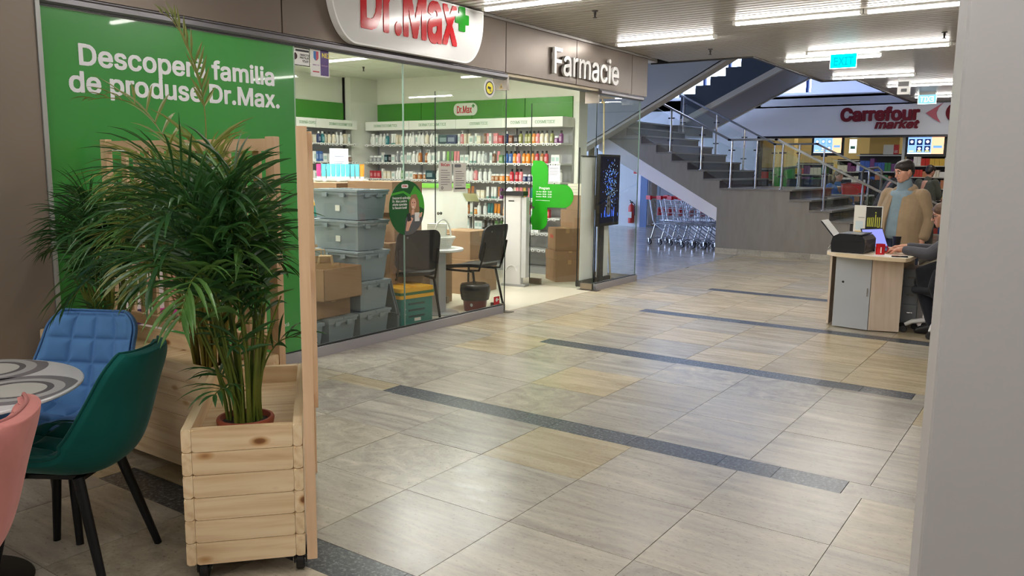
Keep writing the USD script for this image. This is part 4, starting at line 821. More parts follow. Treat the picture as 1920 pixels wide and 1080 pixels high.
def frond(P, r, first=.42, pairs=20, length=.26, width=.0185, droop=.5, spread=58., r0=.0055):
    """Rachis along the path P with two rows of folded, drooping leaflets; returns (rachis, leaflets)."""
    P = np.asarray(P, float); n = len(P); ra = MB().tube(P, np.linspace(r0, .0016, n), 6)
    T = np.gradient(P, axis=0); T /= np.linalg.norm(T, axis=1, keepdims=True)
    lv, lf = [], []; base = 0
    for k in range(pairs):
        u = first + (1 - first) * (k + .5) / pairs; x = u * (n - 1); i = min(int(x), n - 2); p = P[i] + (P[i + 1] - P[i]) * (x - i); t = T[i]
        side = np.cross(t, (0, 0, 1.)); side = side / np.linalg.norm(side) if np.linalg.norm(side) > .15 else np.array([1., 0, 0]); up_ = np.cross(side, t)
        q = (k + .5) / pairs; L = length * (.62 + .5 * math.sin(math.pi * min(1, q * .9 + .12))) * r.uniform(.85, 1.1) * (1 if q < .85 else .75)
        for s in (-1, 1):
            a = R(spread * (1 - .55 * q) + r.uniform(-7, 7)); d = t * math.cos(a) + side * s * math.sin(a) + up_ * r.uniform(.10, .35); d /= np.linalg.norm(d)
            m = 5; dr = droop * r.uniform(.7, 1.3); pts = []; c = np.array(p); step = L / m; dd = d.copy()
            for j in range(m + 1):
                pts.append(c.copy()); c = c + dd * step; dd = dd + np.array([0, 0, -dr / m]) * (1 + .5 * j / m); dd /= np.linalg.norm(dd)
            for j, c in enumerate(pts):
                v = j / m; w = width * .5 * (.35 + 1.3 * v if v < .5 else 2.0 * (1 - v)) + .0004
                dj = pts[min(j + 1, m)] - pts[max(j - 1, 0)]; dj /= np.linalg.norm(dj); sd = np.cross(dj, up_); nn = np.linalg.norm(sd); sd = sd / nn if nn > 1e-6 else side
                lv += [c - sd * w + up_ * w * .45, c, c + sd * w + up_ * w * .45]
            for j in range(m):
                b = base + 3 * j
                lf += [(b, b + 1, b + 4), (b, b + 4, b + 3), (b + 1, b + 2, b + 5), (b + 1, b + 5, b + 4)]
            base += 3 * (m + 1)
    return ra, MB().add(np.array(lv), np.array(lf))
def palm(loc, label, seed, count, height, reach, lean, leaf, cane, extra=(), length=.26, canes=11, zf=(.42, .5)):
    r = random.Random(seed); t = thing('potted_palm', label, 'potted palm', loc)
    obj('pot', MB().lathe([(.001, -.20), (.075, -.20), (.088, -.02), (.098, -.012), (.108, .0), (.112, .022), (.108, .03), (.098, .03), (.092, .018), (.09, .0), (.001, 0)], n=36), TERRA, t, 40)
    so = MB(); gr = np.linspace(0, 2 * np.pi, 28, endpoint=False); vs = [(0, 0, .014)]
    for k, rr_ in enumerate((.03, .055, .075, .0925)):
        vs += [(rr_ * math.cos(a), rr_ * math.sin(a), .012 + r.uniform(-.004, .006) - .004 * (k == 3)) for a in gr]
    fs = [(0, 1 + k, 1 + (k + 1) % 28) for k in range(28)] + [q for i in range(3) for k in range(28) for q in ((1 + i * 28 + k, 1 + (i + 1) * 28 + k, 1 + (i + 1) * 28 + (k + 1) % 28), (1 + i * 28 + k, 1 + (i + 1) * 28 + (k + 1) % 28, 1 + i * 28 + (k + 1) % 28))]
    obj('soil', so.add(np.array(vs), np.array(fs)), SOIL, t, True)
    lx, ly = lean
    fr = []
    for k in range(count):
        az = k * 2.39996 + seed + r.uniform(-.3, .3); q = (k + .5) / count
        br = .015 + .05 * math.sqrt(r.random()); bx, by = br * math.cos(az), br * math.sin(az)
        dx, dy = math.cos(az), math.sin(az); ln_ = math.hypot(lx, ly) + 1e-6; al = (dx * lx + dy * ly) / ln_
        h = height * (.62 + .42 * q ** .8) * r.uniform(.95, 1.04); out = reach * (1.0 - .45 * q) * r.uniform(.8, 1.2) * (1 + .42 * al * min(1, ln_ / .05)); dip = out * r.uniform(.15, .55)
        P = [(bx, by, .0), (bx * 1.2 + lx * .1 + dx * out * .02, by * 1.2 + ly * .1 + dy * out * .02, h * .28), (bx * 1.4 + lx * .4 + dx * out * .12, by * 1.4 + ly * .4 + dy * out * .12, h * .58), (lx * .7 + dx * out * .38, ly * .7 + dy * out * .38, h * .86), (lx * .9 + dx * out * .72, ly * .9 + dy * out * .72, h * .985), (lx + dx * out * 1.05, ly + dy * out * 1.05, h - dip * .35), (lx * 1.05 + dx * out * 1.3, ly * 1.05 + dy * out * 1.3, h - dip)]
        fr.append((smooth_path(P, 24), (.46 + .06 * r.random()), 18, length * r.uniform(.85, 1.15), r.uniform(.55, 1.15), leaf[0] if r.random() < leaf[2] else leaf[1]))
    for k in range(5):
        az = seed + k * 2.2; h = height * r.uniform(.16, .42); dx, dy = math.cos(az), math.sin(az); o = r.uniform(.10, .17)
        fr.append((smooth_path([(dx * .05, dy * .05, 0), (dx * .07, dy * .07, h * .6), (dx * (.05 + o * .7), dy * (.05 + o * .7), h), (dx * (.05 + o * 1.3), dy * (.05 + o * 1.3), h * .96)], 14), .62, 5, length * .55, .8, leaf[0]))
    for P in extra: fr.append((smooth_path(np.array(P[0]) - np.array(loc), 26), *P[1:]))
    for P, first, pairs, ln, dr, mt, *sp_ in fr:
        ra, lv = frond(P, r, first, pairs, ln, droop=dr, spread=sp_[0] if sp_ else 58.); f = obj('frond', ra, cane, t, True); obj('leaflets', lv, mt, f, kind='stuff')
    for k in range(canes):
        a = 2 * np.pi * k / canes + r.uniform(-.3, .3); br = r.uniform(.03, .075); h = height * r.uniform(.36, .58); o = r.uniform(.03, .10)
        o *= 1.5; P = smooth_path([(br * math.cos(a), br * math.sin(a), 0), ((br + o * .35) * math.cos(a) + lx * .1, (br + o * .25) * math.sin(a) + ly * .1, h * .5), ((br + o) * math.cos(a) + lx * .32, (br + o) * math.sin(a) + ly * .32, h)], 8)
        obj('cane', MB().tube(P, np.array([.007, .0078, .0082, .008, .0074, .006, .0045, .003]), 7), cane, t, True)
    return t
ZP = .515
p1 = O1 + .29 * D1 + .20 * W1
palm((p1[0], p1[1], ZP), 'dense dark green palm in the short planter nearest the camera', 3, 22, .985, .32, (-.075, -.05), (LEAF[0], LEAF[1], .62), CANE, length=.30, canes=15)
mid = (-4.85 + 1.40, 2.235 + .15, ZP)
palm(mid, 'tall olive green palm with yellowish stems and one upright young frond', 5, 18, 1.03, .34, (-.03, -.03), (LEAF[2], LEAF[1], .55), CANE_Y, extra=[
    ([(mid[0], mid[1], ZP), (-3.47, 2.40, .95), (-3.49, 2.41, 1.35), (-3.515, 2.455, 1.715), (-3.543, 2.464, 1.868), (-3.589, 2.459, 2.022), (-3.642, 2.443, 2.136), (-3.71, 2.416, 2.245), (-3.76, 2.39, 2.275)], .70, 13, .13, .15, LEAF[2], 28.),
    ([(mid[0], mid[1], ZP), (-3.38, 2.33, .95), (-3.30, 2.278, 1.27), (-3.404, 2.253, 1.535), (-3.498, 2.213, 1.668), (-3.557, 2.189, 1.764), (-3.644, 2.14, 1.824), (-3.736, 2.079, 1.84), (-3.795, 2.035, 1.827)], .58, 11, .21, .55, LEAF[2], 62.)], length=.30, canes=14)
palm((-4.85 + .47, 2.235 + .155, ZP), 'shorter very dark green palm at the left end of the long planter', 9, 20, .83, .26, (.02, .0), (LEAF[0], LEAF[0], .9), CANE, length=.26, canes=13)

# ---------------------------------------------------------------- cafe chairs and table
CH = [(.235, .452), (.20, .462), (.10, .452), (.0, .443), (-.09, .438), (-.155, .45), (-.205, .488), (-.238, .55), (-.262, .63), (-.29, .74), (-.315, .83), (-.325, .872)]
HW = [.165, .205, .225, .232, .236, .238, .238, .236, .231, .218, .196, .15]
WG = [.012, .03, .05, .066, .085, .108, .12, .112, .092, .062, .04, .03]
def shell_grid(ns, nv, off, tuft, inset=0.):
    from scipy.interpolate import CubicSpline
    C = np.array(CH); d = np.r_[0, np.cumsum(np.linalg.norm(np.diff(C, axis=0), axis=1))]; L = d[-1]
    cs, hw, wg = CubicSpline(d, C, axis=0), CubicSpline(d, HW), CubicSpline(d, WG)
    S = np.linspace(inset, L - inset, ns); V = np.linspace(-1, 1, nv); out = np.zeros((ns, nv, 3))
    c = cs(S); t = cs(S, 1); t /= np.linalg.norm(t, axis=1, keepdims=True); n = np.c_[t[:, 1], -t[:, 0]]; n *= np.sign(n[0, 1] + 1e-9)
    w, g = hw(S) - inset, wg(S)
    for j, v in enumerate(V):
        q = abs(v); lift = g * q ** 2.6
        b = 0
        if tuft:
            du = abs((v + 1) * 2 - round((v + 1) * 2)) * .115; dv = np.abs((S + .03) / .108 - np.round((S + .03) / .108)) * .108; b = .020 * (1 - np.exp(-np.minimum(du, dv) / .014)) * min(1, (1 - q) * 7 + .1) - .004
        h = lift + off * (1 - .35 * q ** 6) + b
        out[:, j, 0] = c[:, 0] + n[:, 0] * h; out[:, j, 2] = c[:, 1] + n[:, 1] * h; out[:, j, 1] = v * w
    return out
def closed_grid(a, b):
    ns, nv = a.shape[:2]; V = np.vstack([a.reshape(-1, 3), b.reshape(-1, 3)]); N = ns * nv; F = []
    for i in range(ns - 1):
        for j in range(nv - 1):
            p = i * nv + j; F.append((p, p + 1, p + nv + 1, p + nv)); F.append((N + p, N + p + nv, N + p + nv + 1, N + p + 1))
    ring = [(0, j) for j in range(nv)] + [(i, nv - 1) for i in range(1, ns)] + [(ns - 1, j) for j in range(nv - 2, -1, -1)] + [(i, 0) for i in range(ns - 2, 0, -1)]
    for (i, j), (k, l) in zip(ring, ring[1:] + ring[:1]): F.append((i * nv + j, N + i * nv + j, N + k * nv + l, k * nv + l))
    return V, np.array(F), [a[i, j] for i, j in ring]
def cafe_chair(label, loc, rot, rgb, name):
    t = thing('velvet_chair', label, 'chair', loc, rot); fab = fabric('velvet_' + name, rgb); 
    ns, nv = 132, 97
    mid_, outer, inner = shell_grid(ns, nv, .0, False), shell_grid(ns, nv, -.038, False), shell_grid(ns, nv, .012, True, .012)
    v, f, ring = closed_grid(mid_, outer); obj('outer_shell', MB().add(v, f), fab, t, 50)
    v, f, _ = closed_grid(inner, shell_grid(ns, nv, -.004, False, .012)); obj('tufted_cushion', MB().add(v, f), fab, t, 60)
    rr = np.array(ring); obj('piping', MB().tube(np.vstack([rr[::2], rr[:1]]), .0055, 7, True), fabric('velvet_piping_' + name, tuple(c * .75 for c in rgb)), t, True)
    obj('base_plate', MB().box(-.10, -.10, .388, .12, .10, .404, .004).bar((.12, -.13, .396), (.12, .13, .396), .03, .014).bar((-.10, -.13, .396), (-.10, .13, .396), .03, .014), BLACK_METAL, t)
    for sx in (1, -1):
        for sy in (1, -1):
            a, b = np.array([.135 if sx > 0 else -.115, sy * .14, .412]), np.array([.20 if sx > 0 else -.225, sy * .205, .0])
            lg_ = MB().tube([a, a * .5 + b * .5, b], [.0195, .0175, .0145], 14); obj('leg', lg_, BLACK_METAL, t, 40)
    return t
TC = np.array([-3.23, 1.14])
def facing(x, y): return math.degrees(math.atan2(y, x))
cafe_chair('sky blue velvet chair with tufted back behind the round table', (-3.50, 1.66, 0), facing(.47, -.88), srgb(88, 134, 190), 'blue')
cafe_chair('dark teal green velvet chair in front of the planters', (-3.06, 1.48, 0), facing(-.84, -.54), srgb(8, 84, 78), 'teal')
cafe_chair('dusty pink velvet chair cut off at the left edge of the photo', (-2.535, .755, 0), 232, srgb(196, 128, 124), 'pink')
tb = thing('cafe_table', 'round white glass table with grey ring pattern beside the velvet chairs', 'table', (TC[0], TC[1], 0))
obj('glass_top', MB().lathe([(.001, .738), (.446, .738), (.45, .741), (.45, .747), (.446, .75), (.001, .75)], n=72), paint(226, 226, 232, .12, 0, .5), tb)
disc = sg.Point(0, 0).buffer(.438, 48)
for cx_, cy_, rads in [(-3.39, 1.36, (.205, .165, .128)), (-3.01, 1.29, (.20, .155, .12)), (-3.30, .92, (.2, .16, .12)), (-3.56, 1.05, (.19, .15, .11)), (-2.98, .95, (.12, .09, .06))]:
    c = sg.Point(cx_ - TC[0], cy_ - TC[1])
    for k, col in enumerate([(122, 120, 128), (178, 178, 180), (96, 96, 104)]):
        rin = rads[k + 1] if k < 2 else rads[2] - .022
        g = c.buffer(rads[k], 40).difference(c.buffer(rin, 40)).intersection(disc)
        if not g.is_empty: obj('printed_ring', MB().prism(g, .750, .7506 + .0001 * k), paint(*col, .15), tb)
    g = c.buffer(rads[2] - .022, 40).intersection(disc)
    if not g.is_empty: obj('printed_disc', MB().prism(g, .750, .7504), paint(196, 196, 192, .15), tb)
obj('column', MB().tube([(0, 0, .02), (0, 0, .71)], .038, 18), BLACK_METAL, tb, 40); obj('base_disc', MB().lathe([(.001, 0), (.24, 0), (.243, .006), (.236, .012), (.05, .022), (.04, .04), (.001, .04)], n=48), BLACK_METAL, tb, 40)
obj('top_flange', MB().lathe([(.001, .71), (.12, .71), (.12, .738), (.001, .738)], n=32), BLACK_METAL, tb, 40)
# ---------------------------------------------------------------- pharmacy furniture and goods
SH_Z = [1.885, 1.60, 1.335, 1.07, .82, .60, .36]
SHW = paint(206, 206, 204, .45); TAGB = paint(28, 28, 30, .4)
def shelf_unit(axis, a, b, wall, label, header, zs):
    """A bay of wall shelving from a to b along its wall; the goods stand on it as things of their own."""
    t = thing('shelf_unit', label, 'shelf unit', (0, 0, 0))
    def bx(m, u0, v0, z0, u1, v1, z1, c=.002):     # u along the wall, v out from the wall
        if axis == 'x': return m.box(u0, wall - v1, z0, u1, wall - v0, z1, c)
        return m.box(wall + v0, u0, z0, wall + v1, u1, z1, c)
    obj('back_panel', bx(MB(), a, .0, .05, b, .015, 2.12), paint(196, 196, 200, .5), t)
    obj('header', bx(MB(), a + .003, .015, 2.115, b - .003, .33, 2.255, .006), paint(232, 232, 226, .4), t)
    for u in (a + .001, b - .016): obj('upright', bx(MB(), u, .015, .05, u + .015, .05, 2.12), paint(170, 170, 172, .4, .4), t)
    w = b - a; tags, blk = MB(), MB(); r = random.Random(int(a * 97) + 5)
    for z in zs:
        obj('shelf_board', bx(MB(), a + .004, .015, z - .022, b - .004, .36, z, .003), SHW, t)
        u = a + .05
        while u < b - .06:
            bx(tags, u, .36, z - .036, u + .042, .366, z + .002, .001); bx(blk, u + .012, .366, z - .026, u + .028, .368, z - .01, .0005); u += r.choice((.07, .085, .1, .14))
    obj('price_tags', tags, paint(238, 238, 236, .4), t, kind='stuff'); obj('price_tag_print', blk, TAGB, t, kind='stuff')
    obj('plinth', bx(MB(), a, .015, 0, b, .34, .09), paint(150, 150, 150, .5), t)
    if header:
        for txt, u, wd in header:
            if axis == 'x': obj('lettering', MB().text(txt, .042, (u, wall - .331, 2.165), HX, HZ, .002, False, wd), paint(96, 150, 104), t)
            else: obj('lettering', MB().text(txt, .042, (wall + .331, u, 2.165), YX, HZ, .002, False, wd), paint(96, 150, 104), t)
    return t
YW = YE - .0
shelf_unit('x', -9.9, -8.93, YW, 'white shelf bay on the end wall next to the pillar', [('DERMATOCOSMETICE', -9.70, .52)], SH_Z)
shelf_unit('x', -8.93, -7.97, YW, 'white shelf bay on the end wall, second from the pillar', [('DERMATOCOSMETICE', -8.72, .56)], SH_Z)
shelf_unit('x', -7.97, -7.05, YW, 'white shelf bay on the end wall below the small logo plate', [('COSMETICE', -7.70, .34)], SH_Z)
shelf_unit('x', -7.05, -6.05, YW, 'white shelf bay at the right end of the end wall', [('COSMETICE', -6.95, .30), ('COSMETICE', -6.52, .34)], SH_Z)
shelf_unit('y', 8.78, 9.66, XB, 'white shelf bay on the back wall next to the pillar', [('DERMATOCOSMETICE', 9.05, .50)], SH_Z)
shelf_unit('y', 7.85, 8.78, XB, 'white shelf bay on the back wall left of its neighbour', [('IGIENĂ COPII', 8.45, .32)], SH_Z)

# goods: one of each kind and colour is built, the rest are copies
GOODS = {}
COL = dict(white=(236, 236, 232), cream=(228, 216, 190), pink=(226, 130, 136), red=(190, 44, 56), orange=(226, 138, 40), amber=(176, 104, 44), brown=(120, 72, 44), green=(98, 140, 84), olive=(140, 142, 78), teal=(24, 116, 124), navy=(36, 52, 96),
           blue=(62, 108, 176), sky=(96, 190, 216), purple=(116, 52, 112), black=(34, 34, 38), grey=(150, 152, 156), gold=(196, 160, 78), magenta=(222, 62, 128), darkteal=(18, 62, 70), lime=(126, 190, 70))
def make_good(kind, color, loc, rot, label, group):
    c = COL[color]; body = paint(*c, .35); cap = BLACK if color in ('olive', 'orange', 'pink', 'blue', 'red', 'amber', 'cream', 'purple') and kind == 'bottle' else WHITE; lab = paint(*[min(255, int(v * .5 + 120)) for v in c], .5)
    t = thing(dict(bottle='bottle', pump='pump_bottle', jar='jar', tube='squeeze_tube', box='carton', tall='slim_carton', wide='gift_carton')[kind], label, dict(bottle='bottle', pump='bottle', jar='jar', tube='tube', box='box', tall='box', wide='box')[kind], loc, rot, group)
    if kind == 'bottle':
        obj('body', MB().lathe([(.001, 0), (.028, 0), (.031, .006), (.031, .115), (.026, .132), (.012, .14), (.012, .146), (.001, .146)], n=14), body, t, 40); obj('cap', MB().lathe([(.001, .144), (.0155, .144), (.0155, .178), (.001, .18)], n=12), cap, t, 40); obj('front_label', MB().box(-.019, -.0325, .03, .019, -.026, .095, .001), lab, t)
    elif kind == 'pump':
        obj('body', MB().lathe([(.001, 0), (.03, 0), (.033, .008), (.033, .13), (.022, .148), (.012, .152), (.001, .152)], n=14), body, t, 40); obj('pump_head', MB().lathe([(.001, .152), (.013, .152), (.013, .168), (.004, .17), (.004, .188), (.011, .19), (.011, .2), (.001, .2)], n=10).box(-.006, -.042, .188, .006, .005, .198, .001), WHITE, t); obj('front_label', MB().box(-.02, -.0345, .03, .02, -.027, .11, .001), lab, t)
    elif kind == 'jar':
        obj('body', MB().lathe([(.001, 0), (.034, 0), (.038, .006), (.038, .068), (.03, .076), (.001, .076)], n=16), body, t, 40); obj('lid', MB().lathe([(.001, .074), (.036, .074), (.037, .08), (.036, .102), (.001, .104)], n=16), WHITE if color != 'white' else paint(180, 180, 180, .4), t, 40); obj('front_label', MB().box(-.022, -.039, .015, .022, -.031, .06, .001), lab, t)
    elif kind == 'tube':
        m = MB(); ring = []
        for z, rx, ry in [(.028, .021, .021), (.05, .024, .022), (.10, .025, .014), (.165, .026, .0025)]:
            a = np.linspace(0, 2 * np.pi, 14, endpoint=False); ring.append(np.c_[rx * np.cos(a), ry * np.sin(a), np.full(14, z)])
        F = [(i * 14 + k, i * 14 + (k + 1) % 14, (i + 1) * 14 + (k + 1) % 14, (i + 1) * 14 + k) for i in range(3) for k in range(14)]
        obj('body', m.add(np.vstack(ring), np.array(F)), body, t, 40); obj('cap', MB().lathe([(.001, 0), (.021, 0), (.022, .004), (.021, .03), (.001, .03)], n=14), WHITE if color != 'white' else paint(120, 170, 160, .4), t, 40); obj('crimp', MB().box(-.026, -.002, .163, .026, .002, .175, .0005), body, t)
    else:
        w, d, h = dict(box=(.07, .06, .12), tall=(.042, .04, .155), wide=(.17, .09, .14))[kind]
        obj('carton_body', MB().box(-w / 2, -d / 2, 0, w / 2, d / 2, h, .0015), body, t); obj('front_label', MB().box(-w * .36, -d / 2 - .0015, h * .25, w * .36, -d / 2, h * .72, .0004), lab if color != 'white' else paint(170, 196, 190, .5), t); obj('flap_line', MB().box(-w / 2 - .0006, -d / 2 - .0006, h * .9, w / 2 + .0006, d / 2 + .0006, h * .915, .0002), paint(*[int(v * .8) for v in c], .5), t)
    return t
WIDTH = dict(bottle=.068, pump=.072, jar=.082, tube=.058, box=.078, tall=.048, wide=.18)
NOUN = dict(bottle='bottle', pump='pump bottle', jar='jar', tube='squeeze tube', box='carton', tall='slim carton', wide='gift carton')
def place(kind, color, loc, rot, shelf_words):
    label = f'{color} {NOUN[kind]} {shelf_words}'; group = f'{color} {NOUN[kind]}s {shelf_words}'
    if (kind, color) not in GOODS: GOODS[(kind, color)] = make_good(kind, color, loc, rot, label, group)
    else: dup(GOODS[(kind, color)], loc, rot, label, group)
def fill(row, a, b, z, words, wall, axis, v=.24):
    """row: list of (kind, colour, count) placed one after the other from a towards b."""
    u = a; r = random.Random(int(z * 1000) + int(a * 10))
    for kind, color, n in row:
        for _ in range(n):
            w = WIDTH[kind] + r.uniform(.002, .012)
            if u + w > b: return
            p = u + w / 2; vv = v + r.uniform(-.02, .03)
            loc = (p, wall - vv, z + .0005) if axis == 'x' else (wall + vv, p, z + .0005)
            place(kind, color, loc, (0 if axis == 'x' else 90) + r.uniform(-6, 6), words); u += w
            if r.random() < .12: u += .03
WD = ['on the top shelf of the end wall', 'on the second shelf of the end wall', 'on the third shelf of the end wall', 'on the fourth shelf of the end wall', 'on the fifth shelf of the end wall', 'on the sixth shelf of the end wall', 'on the lowest shelf of the end wall']
fill([('bottle', 'white', 2), ('tall', 'white', 1), ('bottle', 'white', 2), ('bottle', 'teal', 1), ('tube', 'white', 2), ('tall', 'cream', 2), ('bottle', 'white', 3), ('pump', 'white', 1), ('tall', 'white', 1), ('pump', 'white', 2), ('pump', 'cream', 1), ('pump', 'white', 2), ('tall', 'white', 1), ('wide', 'darkteal', 1), ('wide', 'navy', 1), ('tall', 'white', 1), ('pump', 'pink', 1), ('tall', 'cream', 2), ('box', 'white', 1), ('tall', 'white', 1), ('box', 'cream', 1), ('tall', 'brown', 1), ('tall', 'pink', 1), ('tall', 'white', 1), ('tall', 'pink', 2), ('box', 'red', 1),
      ('bottle', 'navy', 1), ('box', 'brown', 1), ('box', 'black', 1), ('bottle', 'olive', 3), ('bottle', 'orange', 1), ('bottle', 'pink', 1), ('bottle', 'cream', 2), ('bottle', 'olive', 1), ('jar', 'purple', 1), ('bottle', 'purple', 1), ('tall', 'cream', 1), ('bottle', 'grey', 1), ('bottle', 'white', 2), ('jar', 'white', 1), ('bottle', 'gold', 2), ('box', 'cream', 1)], -9.87, -6.08, SH_Z[0], WD[0], YW, 'x')
fill([('jar', 'grey', 3), ('tall', 'white', 1), ('box', 'darkteal', 1), ('box', 'black', 1), ('box', 'white', 1), ('bottle', 'grey', 2), ('box', 'white', 1), ('tall', 'white', 2), ('bottle', 'white', 1), ('pump', 'white', 1), ('pump', 'amber', 2), ('pump', 'white', 1), ('tall', 'white', 2), ('tube', 'white', 2), ('tube', 'lime', 1), ('tube', 'green', 1), ('tube', 'pink', 2), ('box', 'white', 2), ('tube', 'white', 2), ('bottle', 'white', 2), ('tall', 'grey', 1), ('tall', 'white', 1), ('bottle', 'brown', 1), ('tube', 'pink', 1), ('box', 'green', 1), ('bottle', 'blue', 2), ('bottle', 'orange', 1), ('bottle', 'pink', 1), ('bottle', 'orange', 3), ('bottle', 'red', 1), ('bottle', 'amber', 1), ('bottle', 'red', 1), ('box', 'white', 4), ('jar', 'purple', 3), ('jar', 'white', 1), ('jar', 'navy', 1), ('box', 'brown', 2)], -9.87, -6.08, SH_Z[1], WD[1], YW, 'x')
fill([('box', 'red', 3), ('tall', 'white', 1), ('box', 'cream', 2), ('box', 'white', 1), ('bottle', 'white', 2), ('bottle', 'green', 1), ('box', 'white', 2), ('jar', 'amber', 3), ('wide', 'darkteal', 1), ('bottle', 'white', 3), ('jar', 'white', 2), ('pump', 'white', 4), ('pump', 'pink', 1), ('bottle', 'white', 3), ('jar', 'amber', 2), ('jar', 'orange', 2), ('bottle', 'red', 2), ('bottle', 'pink', 1), ('jar', 'navy', 2), ('bottle', 'white', 2), ('bottle', 'green', 3), ('bottle', 'white', 2), ('tube', 'red', 6)], -9.87, -6.08, SH_Z[2], WD[2], YW, 'x')
fill([('tube', 'white', 3), ('tube', 'teal', 2), ('box', 'blue', 2), ('tall', 'white', 2), ('tall', 'pink', 2), ('tube', 'amber', 2), ('box', 'cream', 2), ('tube', 'white', 3), ('tube', 'amber', 1), ('tall', 'purple', 2), ('tube', 'cream', 2), ('tube', 'pink', 2), ('tube', 'gold', 1), ('tube', 'pink', 1), ('tube', 'teal', 1), ('bottle', 'white', 2), ('bottle', 'green', 2), ('tube', 'pink', 1), ('tube', 'gold', 1), ('tube', 'red', 1), ('tube', 'green', 2)], -8.6, -6.3, SH_Z[3], WD[3], YW, 'x')
fill([('tube', 'cream', 2), ('bottle', 'green', 2), ('tube', 'pink', 1), ('tube', 'teal', 2), ('bottle', 'amber', 2), ('tube', 'white', 1), ('jar', 'orange', 1), ('bottle', 'white', 2), ('tube', 'teal', 2), ('tube', 'orange', 2), ('bottle', 'orange', 2), ('bottle', 'cream', 1), ('tube', 'red', 1), ('tube', 'white', 1), ('tube', 'red', 2), ('box', 'white', 2), ('box', 'red', 3)], -8.4, -6.2, SH_Z[4], WD[4], YW, 'x')
fill([('bottle', 'sky', 3), ('tall', 'sky', 3), ('tall', 'white', 2), ('box', 'white', 2), ('bottle', 'black', 3), ('bottle', 'green', 2), ('box', 'white', 2), ('jar', 'white', 2), ('box', 'white', 3)], -8.2, -6.2, SH_Z[5], WD[5], YW, 'x')
WB = ['on the top shelf of the back wall', 'on the second shelf of the back wall', 'on the third shelf of the back wall', 'on the fourth shelf of the back wall', 'on the fifth shelf of the back wall', 'on the sixth shelf of the back wall']
fill([('box', 'white', 3), ('bottle', 'cream', 3), ('pump', 'green', 1), ('box', 'cream', 2), ('bottle', 'navy', 1), ('bottle', 'teal', 1), ('bottle', 'cream', 3), ('bottle', 'white', 2), ('tall', 'cream', 2), ('tall', 'white', 3), ('jar', 'cream', 2), ('tall', 'cream', 2)], 8.1, 9.62, SH_Z[0], WB[0], XB, 'y')
fill([('box', 'blue', 3), ('box', 'white', 3), ('tall', 'white', 4), ('tall', 'blue', 3), ('box', 'white', 4), ('bottle', 'navy', 2), ('jar', 'brown', 3), ('box', 'brown', 2)], 8.1, 9.62, SH_Z[1], WB[1], XB, 'y')
fill([('box', 'orange', 2), ('box', 'red', 2), ('box', 'amber', 3), ('box', 'white', 3), ('bottle', 'green', 3), ('box', 'white', 4)], 8.1, 9.62, SH_Z[2], WB[2], XB, 'y')
fill([('box', 'white', 3), ('tall', 'cream', 3), ('jar', 'black', 3), ('tall', 'white', 3), ('bottle', 'navy', 2), ('bottle', 'blue', 2), ('tall', 'blue', 1), ('box', 'cream', 2)], 8.1, 9.62, SH_Z[3], WB[3], XB, 'y')
fill([('box', 'cream', 3), ('box', 'white', 3), ('box', 'sky', 3), ('wide', 'teal', 2), ('box', 'white', 4)], 8.1, 9.62, SH_Z[4], WB[4], XB, 'y')

# display stand with bright tubes and a framed sign
ds = thing('display_stand', 'white display stand carrying a row of bright turquoise tubes', 'display stand', (-7.35, 6.95, 0), 52)
obj('body', MB().box(-.30, -.16, .06, .30, .16, 1.36, .006), OFFWHITE, ds); obj('shelf_board', MB().box(-.31, -.24, 1.36, .31, .17, 1.38, .003), SHW, ds); obj('base', MB().box(-.3, -.2, 0, .3, .17, .06, .004), paint(140, 140, 142), ds)
obj('price_tags', MB().box(-.22, -.246, 1.352, -.18, -.24, 1.386).box(-.06, -.246, 1.352, -.02, -.24, 1.386).box(.1, -.246, 1.352, .14, -.24, 1.386).box(.2, -.246, 1.352, .24, -.24, 1.386), WHITE, ds, kind='stuff')
e_x, e_y = math.cos(R(52)), math.sin(R(52))
def on_stand(u, v): return (-7.35 + u * e_x - v * e_y, 6.95 + u * e_y + v * e_x)
for k in range(10):
    u = -.26 + k * .056; x, y = on_stand(u, -.18); place('tube', 'magenta' if k == 0 else ('orange' if k == 9 else 'sky'), (x, y, 1.3805), 52, 'in the row on the white display stand')
x, y = on_stand(.0, .06); t = thing('framed_notice', 'white framed notice standing behind the turquoise tubes', 'notice', (x, y, 1.3805), 52)
obj('frame', MB().box(-.11, -.01, .0, .11, .01, .36, .004), WHITE, t); obj('sheet', MB().box(-.085, -.013, .06, .085, -.01, .335, .001), paint(216, 222, 238, .4), t); obj('print', MB().box(-.05, -.0145, .26, .06, -.013, .268, .0004).box(-.06, -.0145, .2, .06, -.013, .206, .0004).box(-.06, -.0145, .18, .04, -.013, .186, .0004), paint(150, 154, 170), t)
# counter with green top behind the cartons
t = thing('sales_counter', 'white pharmacy counter with a lime green top edge behind the cartons', 'counter', (-7.55, 8.25, 0), 38)
obj('carcass', MB().box(-.75, -.3, 0, .9, .3, 1.26, .006), OFFWHITE, t); obj('green_top', MB().box(-.78, -.33, 1.26, .93, .33, 1.31, .004), paint(112, 176, 66, .4), t)
obj('shelf_board', MB().box(-.75, -.45, .98, -.25, -.3, 1.0, .003), SHW, t)
